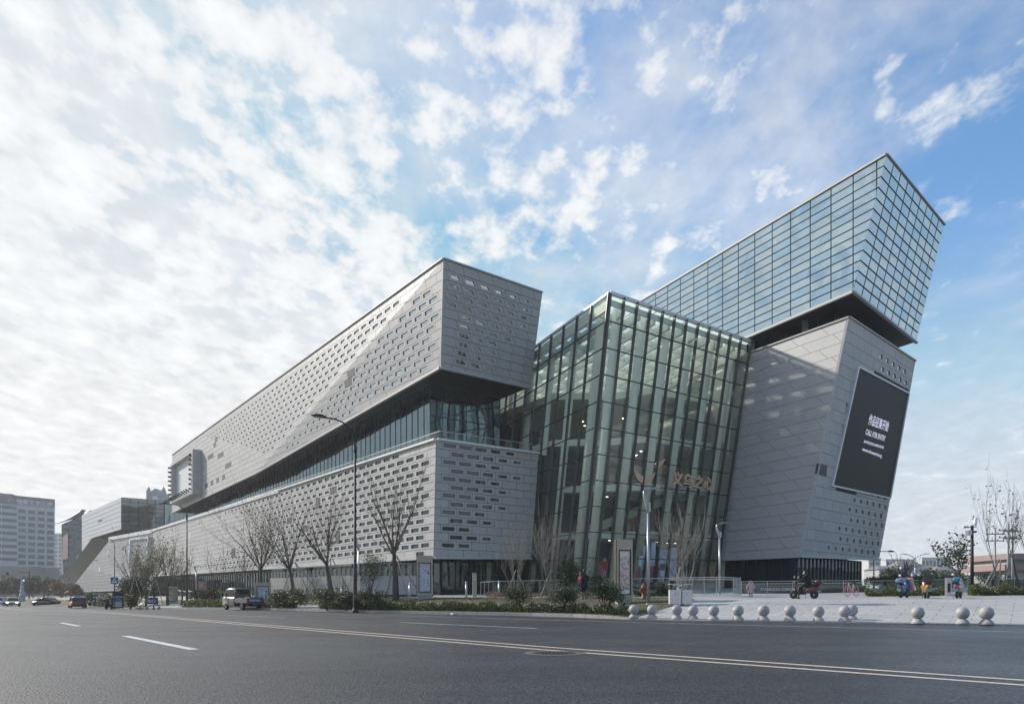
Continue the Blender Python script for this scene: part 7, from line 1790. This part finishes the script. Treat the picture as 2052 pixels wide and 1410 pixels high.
# gabled roof pavilion beyond
def pavilion():
    Y = 290; k = Y/FPX; b = at(311, 1004, Y); root = thing('roof_pavilion', 'pale gabled roof pavilion with two turrets behind the dark glass block', 'building', (b.x, b.y, b.z - 20))
    st = mat('pale_render', (0.46, 0.45, 0.43), 0.8)
    m = MB(); f = [(-15, -6), (15, -6), (15, 16), (0, 26), (-15, 16)]; m.hexa([(x*k, 0, 20 + z*k) for x, z in f], [(x*k, 6, 20 + z*k) for x, z in f]); m.build('gable', st, root, fixn=True)
    m = MB(); m.hexa([(-36*k, 1, 20 - 6*k), (15*k, 1, 20-6*k), (15*k, 10, 20-6*k), (-36*k, 10, 20-6*k)], [(-33*k, 2, 20 + 3*k), (15*k, 2, 20 + 6*k), (15*k, 9, 20 + 6*k), (-20*k, 9, 20 + 9*k)]); m.build('roof', st, root, fixn=True)
    MB().box(-17*k, 17*k, 0.5, 12, -20, 20-6*k+0.05).build('wall', st, root)
    m = MB(); m.add([(6*k*math.cos(R(180*i/8)), -0.05, 20 + (5 + 6*math.sin(R(180*i/8)))*k) for i in range(9)] + [(-6*k, -0.05, 20 + 2*k), (6*k, -0.05, 20 + 2*k)], [(0, 1, 2, 3, 4, 5, 6, 7, 8, 9, 10)]); m.build('arched_window', MT['white'], root)
    for s in (-1, 1):
        t = MB().box(s*15*k-2.2*k, s*15*k+2.2*k, -0.3, 2, 20-6*k, 20 + 22*k).build('turret', st, root); MB().lathe([(3.6*k, 20+22*k), (3*k, 20+25*k), (0.8*k, 20+29*k), (0.1*k, 20+31*k)], 10, c=(s*15*k, 0.8, 0)).build('lantern', MT['slab'], t)
pavilion()
# hotel
def hotel():
    Y = 380; P0 = at(110, 1000, Y); dH = hdir(2080.0); pl = vplane(P0, dH); fc = Face(pl, P0)
    pale = mat('hotel_pale', (0.42, 0.45, 0.48), 0.6, island=0.05); hw = mat_mirror_glass('hotel_glass', (0.22, 0.46, 0.66), 0.05, 0.12, tilt=0.06)
    L0 = fc.px(-60, 983); base_z = 0.0
    root = thing('hotel_building', 'tall pale hotel tower with dark sign band and gridded windows', 'building', (P0.x, P0.y, 0))
    back_ = Vector((-dH.y, dH.x, 0))*-1; back_ = Vector((-0.8, 1, 0)).normalized()*30
    ins = -pl[1]*0.5
    a = [fc.px(-60, 983) + ins, P0 + ins]; m = MB()
    q = [Vector((a[0].x, a[0].y, base_z)), Vector((a[1].x, a[1].y, base_z)), Vector((a[1].x, a[1].y, base_z)) + back_, Vector((a[0].x, a[0].y, base_z)) + back_]
    m.hexa(q, [Vector((p.x, p.y, P0.z - 0.3)) for p in q]); core = bpart(m, 'core', MT['backing'], root)
    ztop = P0.z; band_h = (fc.px(110, 1000) - fc.px(110, 1018)).length
    sg = MB(); A = fc.px(-60, 983); A.z = ztop; B = P0.copy(); sg.hexa([A - UP*band_h, B - UP*band_h, B - UP*band_h + ins, A - UP*band_h + ins], [A, B, B + ins, A + ins]); sb = bpart(sg, 'sign_band', mat('hotel_band', (0.10, 0.12, 0.15), 0.6), root)
    st = (fc.px(110, 1018).z - fc.px(110, 1137).z) / 9.6
    def W_(r, c, px, py, u, v): return (0.78, 0.62)
    c4 = [fc.px(34.5, 1010), P0.copy()]; w = (P0 - fc.px(34.5, 1010)).length
    u34 = fc.uv(fc.px(34.5, 1000))[0]; ub = fc.uv(fc.px(-60, 1000))[0]
    zt = -band_h; zb = zt - st*9.6
    panels(fc, [fc.pt(u34, zt), fc.pt(0, zt), fc.pt(0, zb), fc.pt(u34, zb)], st, -u34/4, core, pale, gap=0.05, bond=0.0, u0=u34, win=W_, winmat=hw, thick=0.4, vtop=zt - st*0.45)
    panels(fc, [fc.pt(u34, zt), fc.pt(0, zt), fc.pt(0, zt - st*0.45), fc.pt(u34, zt - st*0.45)], st*0.45, 4.0, core, pale, gap=0.05, bond=0.0, thick=0.4)
    panels(fc, [fc.pt(ub, zt), fc.pt(u34, zt), fc.pt(u34, zb), fc.pt(ub, zb)], st, 7.0, core, pale, gap=0.04, bond=0.0, u0=u34, win=lambda *a: (0.96, 0.5), winmat=hw, thick=0.4)
    flush_local(300, root)
    st2 = mat('hotel_stone', (0.20, 0.185, 0.17), 0.7, var=0.05)
    m = MB(); n = pl[1]*1.0
    pz = fc.pt(0, zb).z; U = fc.U
    q = [fc.pt(ub, 0) + n, fc.pt(0, 0) + n + U*2, fc.pt(0, 0) + U*2 + back_, fc.pt(ub, 0) + back_]; m.hexa([Vector((p.x, p.y, 0)) for p in q], [Vector((p.x, p.y, pz)) for p in q]); bs = bpart(m, 'podium', st2, root)
    for (x0, x1, y0, y1) in ((44, 53, 1154, 1190), (64, 81, 1153, 1190), (91, 99, 1154, 1190), (2, 12, 1152, 1172), (15, 27, 1154, 1172)):
        f2 = Face((pl[0] + pl[1]*1.05, pl[1]), P0); mm = MB().poly([f2.px(x0, y1), f2.px(x1, y1), f2.px(x1, y0), f2.px(x0, y0)]); bpart(mm, 'podium_window', hw, root, fixn=False)
    f3 = Face((pl[0] + pl[1]*0.12, pl[1]), P0)
    lt = mat('hotel_letters', (0.62, 0.64, 0.68), 0.5)
    t_ = text_obj('lettering', '锦都文华酒店', fmat(f3, 33, 1007.5), lt, sb, extrude=0.1, offset=0.02, fit=(px_len(f3, 33, 1007, 105, 1013), 2.3)); t_.matrix_parent_inverse = Matrix.Translation(-Vector(root.location)) @ Matrix.Identity(4)
    t_.matrix_parent_inverse = sb.matrix_parent_inverse.inverted() @ Matrix.Identity(4) if False else Matrix.Identity(4)
    t_ = text_obj('lettering', 'JINDU GRAND HOTEL', fmat(f3, 36, 1011.6), lt, sb, extrude=0.1, fit=(px_len(f3, 36, 1012, 100, 1016), 1.0))
    c = f3.uv(f3.px(23, 1002)); m = MB(); r = 1.9
    for dx, dy in ((0, 0.55), (0.55, 0), (0, -0.55), (-0.55, 0)):
        q = [(c[0] + (dx + ax)*r, c[1] + (dy + ay)*r) for ax, ay in ((0, 0.5), (0.5, 0), (0, -0.5), (-0.5, 0))]; m.poly([f3.pt(*p) for p in q])
    tag(m.build('emblem', lt, sb), kind='stuff')
    m = MB(); 
    for (x, w_) in ((-6, 3), (3, 1.2), (17, 3.2)): p = fc.px(x, 990) + back_*0.3; MB().box(p.x-w_*0.5, p.x+w_*0.5, p.y, p.y+3, ztop-0.5, ztop+1.6).build('roof_unit', MT['slab'], root).matrix_parent_inverse = Matrix.Translation(-Vector(root.location))
hotel()
def tower_block(px0, px1, top, Y, label, mtl, fl=3.2, cw=3.0, depth=14, base=0.0, rows=None, name='apartment_block', glass=None, dark=True):
    a = at(px0, HY, Y); c = at(px1, HY, Y); zt = CAMZ + (HY-top)/FPX*Y
    root = thing(name, label, 'building', ((a.x+c.x)/2, Y, base), 0, 'far buildings')
    w = c.x - a.x; h = zt - base
    core = MB().box(-w/2, w/2, 0.3, depth, 0, h).build('wall', mtl, root)
    n = max(1, int(h/fl)); k = max(1, int(w/cw)); gm = glass or MT['shop']
    m = MB()
    for i in range(n):
        for j in range(k):
            x0 = -w/2 + w*(j+0.2)/k; x1 = -w/2 + w*(j+0.8)/k; z0 = h*(i+0.3)/n; z1 = h*(i+0.8)/n
            mm = MB().add([(x0, 0.28, z0), (x1, 0.28, z0), (x1, 0.28, z1), (x0, 0.28, z1)], [(0,1,2,3)])
            if n*k <= 60: mm.build('window', gm, root)
            else: m.add(mm.v, mm.f)
    if m.v: tag(m.build('window_field', gm, root), kind='stuff')
    MB().box(-w/2-0.2, w/2+0.2, 0.0, depth+0.2, h, h+0.5).build('roof', mtl, root)
    return root
pale = mat('far_pale', (0.42, 0.43, 0.44), 0.8); far_w = mat('far_white', (0.55, 0.56, 0.57), 0.8); pinkb = mat('pink_render', (0.34, 0.24, 0.24), 0.8, var=0.05, vscale=0.3)
tower_block(106, 125, 1069, 620, 'pale blue high rise between the hotel and the glass block', far_w, fl=3.6, cw=3.2)
tower_block(112, 172, 1152, 330, 'low brown block behind the foot of the slanted leg', mat('low_brown', (0.16, 0.15, 0.145), 0.8), fl=3.5, cw=4.0)
tower_block(1741, 1765, 1123, 520, 'far white apartment slab beside the tower foot', far_w, fl=4.5, cw=3.0)
tower_block(1776, 1842, 1121, 540, 'long far white slab with upright bays behind the grey roofs', far_w, fl=9, cw=2.6)
tower_block(1848, 1906, 1117.5, 530, 'far white slab with upright bays beyond the magnolia like tree', far_w, fl=9, cw=2.6)
tower_block(1955, 2010, 1122, 560, 'far pale apartment row behind the utility poles', pale, fl=5, cw=4)
def house(px0, px1, eave, ridge, Y, label, wallm, roofm, depth=9):
    a = at(px0, HY, Y); c = at(px1, HY, Y); ze = CAMZ + (HY-eave)/FPX*Y; zr = CAMZ + (HY-ridge)/FPX*Y; base = -0.5
    root = thing('house', label, 'house', ((a.x+c.x)/2, Y, base), 0, 'houses beyond the plaza'); w = c.x - a.x
    MB().box(-w/2, w/2, 0.0, depth, 0, ze-base).build('wall', wallm, root)
    MB().hexa([(-w/2-0.4, -0.4, ze-base), (w/2+0.4, -0.4, ze-base), (w/2+0.4, depth+0.4, ze-base), (-w/2-0.4, depth+0.4, ze-base)], [(-w/2+w*0.25, depth/2-0.1, zr-base), (w/2-w*0.25, depth/2-0.1, zr-base), (w/2-w*0.25, depth/2+0.1, zr-base), (-w/2+w*0.25, depth/2+0.1, zr-base)]).build('roof', roofm, root, fixn=True)
    n = max(2, int(w/3.0))
    for r in range(2):
        for j in range(n):
            x = -w/2 + w*(j+0.5)/n; z = (ze-base)*(0.25 + 0.42*r); MB().box(x-0.6, x+0.6, -0.03, 0.02, z, z+1.3).build('window', MT['shop'], root)
roofg = mat('roof_grey', (0.22, 0.21, 0.20), 0.9, var=0.1, vscale=0.5)
for i, (x0, x1, e_, r_, Y, lab) in enumerate(((1806, 1850, 1133, 1120, 230, 'pale house with a hipped grey roof behind the blue scooter'), (1762, 1806, 1140, 1132, 210, 'low pale house beside the tower foot'), (1850, 1890, 1140, 1131, 240, 'low house with broad grey roof behind the delivery scooter'), (1884, 1922, 1142, 1133, 215, 'low pale house behind the magnolia like tree'), (1960, 2000, 1140, 1130, 225, 'low pale house behind the thin bare tree'))):
    house(x0, x1, e_, r_, Y, lab, far_w if i % 2 == 0 else pale, roofg)
def pink_building():
    Y = 125; a = at(2018, HY, Y); root = thing('pink_building', 'unfinished pink banded building with open floors beyond the hedge', 'building', (a.x, Y, -0.5))
    for k, (y0, y1) in enumerate(((1108, 1120), (1130, 1142))):
        z1 = CAMZ + (HY-y0)/FPX*Y + 0.5; z0 = CAMZ + (HY-y1)/FPX*Y + 0.5; MB().box(-0.4*k, 24, 0, 12, z0, z1).build('floor_band', pinkb, root)
    MB().box(0.8, 23, 1.2, 11, 0, CAMZ + (HY-1108)/FPX*Y).build('core', MT['slab'], root)
    for j in range(6): MB().box(0.5 + 4*j, 1.0 + 4*j, 0.2, 0.7, 0, CAMZ + (HY-1108)/FPX*Y + 0.4).build('pillar', MT['slab'], root)
    MB().box(8, 14, 3, 8, CAMZ + (HY-1108)/FPX*Y, CAMZ + (HY-1095)/FPX*Y).build('roof_house', far_w, root)
pink_building()
def utility_pole(px, Y, top, label):
    b = on_ground(px, Y); h = CAMZ + (HY-top)/FPX*Y - b.z; root = thing('utility_pole', label, 'utility pole', b, 0, 'concrete utility poles')
    MB().tube([(0,0,-0.2), (0,0,h)], [0.2, 0.13], 8).build('pole', MT['slab'], root)
    for f_ in (0.90, 0.80):
        MB().bar((-1.6, 0, h*f_), (1.6, 0, h*f_), 0.12, 0.14).build('cross_arm', MT['lampdark'], root)
        for x in (-1.4, -0.5, 0.5, 1.4): MB().lathe([(0.07, h*f_+0.07), (0.1, h*f_+0.2), (0.04, h*f_+0.34)], 6, c=(x, 0, 0)).build('insulator', MT['lampdark'], root)
utility_pole(1994, 120, 1056, 'concrete utility pole behind the tall thin bare tree'); utility_pole(2020, 118, 1048, 'concrete utility pole with paired cross arms beside the pink building'); utility_pole(2029, 124, 1050, 'concrete utility pole at the edge of the pink building')
def twin_lamp(px, Y, top, label):
    b = on_ground(px, Y); h = CAMZ + (HY-top)/FPX*Y - b.z; root = thing('twin_street_lamp', label, 'street lamp', b)
    MB().tube([(0,0,-0.2), (0,0,h*0.9)], [0.12, 0.08], 8).build('pole', MT['lampgrey'], root)
    for s in (-1, 1):
        MB().tube([(0,0,h*0.88), (s*1.0,0,h*0.97), (s*2.2,0,h)], 0.06, 6).build('arm', MT['lampgrey'], root); MB().box(s*2.2-0.5, s*2.2+0.5, -0.15, 0.15, h-0.06, h+0.06).build('lamp_head', MT['lampgrey'], root, bevel=0.03)
twin_lamp(1834, 130, 1109, 'pale twin armed street lamp over the far roofs')
street_lamp(1751, 95, 1103, 'dark street lamp peeping past the foot of the tower', arm=2.4, group=None, arm_dir=(1, -0.1, 0))
# screen of dark trees before the hotel, other far trees
for i, (px, Y, top, w, lab) in enumerate(((6, 205, 1164, 44, 'dark tree screen left of the festive cone'), (34, 215, 1160, 40, 'dark tree behind the festive cone'), (66, 220, 1157, 42, 'dark tree between signal mast and hotel door'), (96, 222, 1158, 44, 'dark tree by the hotel corner'), (124, 200, 1168, 36, 'bare brownish tree below the slanted leg'), (148, 190, 1172, 26, 'low dark tree beside the white podium end'))):
    shrub(px, 0, top, w, lab, 120+i, Y=Y, mtl='leaf_dark' if i < 4 else 'leaf_dry', n=2200, size=0.55, name='dense_tree', group='trees before the hotel', cat='tree', trunk=0.15)
for i, (px, Y, top, w) in enumerate(((1790, 150, 1140, 46), (1862, 160, 1138, 48), (1875, 190, 1141, 60), (1990, 150, 1136, 44), (1925, 170, 1142, 60), (1960, 140, 1146, 46))):
    shrub(px, 0, top, w, 'rounded green tree among the houses beyond the plaza', 140+i, Y=Y, mtl='leaf_mid', n=1500, size=0.4, name='dense_tree', group='trees among the far houses', cat='tree', trunk=0.1)
def festive_cone():
    b = on_ground(44.5, 150); k = 150/FPX; root = thing('festive_tree', 'pale blue tiered festive cone standing before the hotel', 'decoration', b); m = mat('festive_blue', (0.34, 0.37, 0.44), 0.6, var=0.25, vscale=1.5)
    for i in range(5):
        z0 = i*8.0*k; r0 = (6.2 - i*0.95)*k; MB().lathe([(r0, z0), (r0*0.97, z0+1*k), (r0*0.78, z0+8.05*k)], 14).build('tier', m, root)
    MB().lathe([(0.4*k, 40*k), (1.4*k, 41.5*k), (0.2*k, 44*k)], 8).build('finial', INK['white'], root)
festive_cone()
# billboard on the podium wing and light slots
def wing_billboard():
    f2 = Face((pA2[0] + pA2[1]*0.9, pA2[1]), A_tl); q = [f2.px(259, 1079), f2.px(297, 1074), f2.px(292, 1137), f2.px(255.5, 1141)]
    c = sum(q, Vector())/4; inn = [c + (p-c)*0.90 for p in q]; m = MB()
    for i in range(4):
        j = (i+1)%4; dn = -pA2[1]*0.95
        m.add([q[i], q[j], inn[j], inn[i], q[i]+dn, q[j]+dn, inn[j]+dn, inn[i]+dn], [(0,1,2,3), (4,7,6,5), (0,4,5,1), (3,2,6,7)])
    o = mpart(m, 'wing_billboard', MT['trim'])
    MB().poly([p - pA2[1]*0.4 for p in inn]).build('billboard_sheet', mat('billboard_grey', (0.40, 0.41, 0.44), 0.5, var=0.25, vscale=0.12), o)
wing_billboard()
fS = Face((pA[0] + nA*0.05, nA), A0); fS2 = Face((pA2[0] + pA2[1]*0.05, pA2[1]), A_tl)
for fc_, x, y0, y1 in ((fS, 380.5, 1067, 1081), (fS, 381.5, 1112, 1127), (fS2, 216, 1101, 1112), (fS2, 249, 1097, 1109), (fS2, 199, 1136, 1145)):
    q = [fc_.px(x-1, y1), fc_.px(x+1, y1), fc_.px(x+1, y0), fc_.px(x-1, y0)]; o = mpart(MB().hexa([p - fc_.N*0.1 for p in q], q), 'light_slot', MT['white'])
for x, y0, y1 in ((636, 996, 1018), (676, 1063, 1088), (467, 1098, 1116)):
    q = [fS.px(x-3.5, y1), fS.px(x+3.5, y1), fS.px(x+3.5, y0), fS.px(x-3.5, y0)]; mpart(MB().hexa([p - nA*0.1 for p in q], q), 'louvre_slot', MT['louvre'])
# cafe terrace under the podium: parasols, green booth
def parasol(px, Y, top, w, label, col, closed=False):
    b = on_ground(px, Y); k = Y/FPX; h = CAMZ + (HY-top)*k - b.z; root = thing('parasol', label, 'parasol', b, 0, 'cafe parasols before the shopfronts'); mm = mat('parasol_cloth', col, 0.8)
    MB().tube([(0,0,-0.05), (0,0,h)], 0.03, 6).build('pole', MT['steel'], root)
    if closed: MB().lathe([(0.30, h*0.35), (0.22, h*0.6), (0.10, h*0.9), (0.02, h)], 8).build('canopy', mm, root)
    else: MB().lathe([(w*k/2, h*0.84), (w*k*0.3, h*0.92), (0.03, h)], 8, sm=False).build('canopy', mm, root)
    MB().lathe([(0.3, 0), (0.3, 0.06)], 8).build('base', MT['slab'], root)
parasol(361, 92, 1181, 20, 'open cream parasol beside the portrait totem', (0.45, 0.45, 0.38)); parasol(378, 90, 1182, 22, 'open pale green parasol by the street lamp', (0.42, 0.47, 0.36)); parasol(381, 84, 1187, 6, 'closed white parasol before the shopfront', (0.6, 0.6, 0.6), True); parasol(430, 82, 1186, 6, 'closed white parasol beside the green booth', (0.6, 0.6, 0.6), True)
b = on_ground(437, 88); root = thing('green_booth', 'bright green topped stall behind the pickup cab', 'stall', b); k = 88/FPX
MB().box(-11*k, 11*k, 0, 1.2, 10*k, 17*k).build('canopy', mat('booth_green', (0.05, 0.30, 0.05), 0.6), root, bevel=0.1); MB().box(-9*k, 9*k, 0.2, 1.0, -0.1, 5*k).build('counter', MT['white'], root)
for s in (-1, 1): MB().box(s*10*k-0.04, s*10*k+0.04, 0.5, 0.6, -0.1, 10.2*k).build('post', MT['steel'], root)
# car park exit: orange barrier, stone stops
b = on_ground(281.5, 72); k = 72/FPX; root = thing('barrier_gate', 'orange car park barrier post by the exit drive', 'barrier', b, R(10))
MB().hexa([(-2*k, -0.1, 0), (2*k, -0.1, 0), (2*k, 0.1, 0), (-2*k, 0.1, 0)], [(-1.6*k, -0.1, 9*k), (1.8*k, -0.1, 9*k), (1.8*k, 0.1, 9*k), (-1.6*k, 0.1, 9*k)]).build('cabinet', mat('barrier_orange', (0.50, 0.24, 0.05), 0.5), root, fixn=True)
MB().bar((0.3*k, 0, 8*k), (5*k, 0.2, 15*k), 0.06, 0.1).build('arm', MT['white'], root)
for i, (px, lab) in enumerate(((294, 'dark stone ball stop beside the orange barrier post'), (318, 'dark stone ball stop below the exit board'))):
    b = on_ground(px, 72.5); tag(MB().lathe([(0.16, -0.02), (0.19, 0.1), (0.17, 0.22), (0.10, 0.31), (0.02, 0.34)], 14).build('stone_stop', MT['slab']), lab, 'bollard', 'stone stops at the exit drive').location = b
b = on_ground(308, 72.5); root = thing('traffic_cone', 'dark rubber cone between the two stone stops', 'cone', b)
MB().lathe([(0.13, 0.03), (0.03, 0.40)], 10).build('cone', MT['rubber'], root); MB().box(-0.17, 0.17, -0.17, 0.17, 0, 0.03).build('base', MT['rubber'], root)
# far hills
def hills():
    m = MB(); rnd = random.Random(4); n = 90; vs = []; Y = 720
    for i in range(n):
        a = R(-75 + 150*i/(n-1)); x, y = math.sin(a)*Y, math.cos(a)*Y
        h = 19 + 5*math.sin(i*0.31) + 3*math.sin(i*0.83+1) + rnd.uniform(-1, 1); h *= 0.45 + 0.55*sstep(-30, 20, math.degrees(a))
        vs += [(x*0.93, y*0.93, -5), (x, y, h), (x*1.08, y*1.08, -5)]
    m.add(vs, [(3*i+j, 3*i+3+j, 3*i+4+j, 3*i+1+j) for i in range(n-1) for j in range(2)], True); tag(m.build('hills', mat('hill_green', (0.06, 0.075, 0.045), 0.9, var=0.2, vscale=0.01)), kind='structure')
hills()
# air between here and the far city
hz = MB().box(-850, 850, -200, 850, -7, 75).build('haze', MT['white'], fixn=True); tag(hz, kind='stuff')
HM = bpy.data.materials.new('haze_air'); HM.use_nodes = True; HM.node_tree.nodes.clear()
o_ = HM.node_tree.nodes.new('ShaderNodeOutputMaterial'); v_ = HM.node_tree.nodes.new('ShaderNodeVolumePrincipled'); v_.inputs['Color'].default_value = (0.95, 0.975, 1.0, 1); v_.inputs['Density'].default_value = 0.00035; v_.inputs['Anisotropy'].default_value = 0.3
HM.node_tree.links.new(v_.outputs[0], o_.inputs['Volume']); hz.data.materials.clear(); hz.data.materials.append(HM); hz.display_type = 'WIRE'
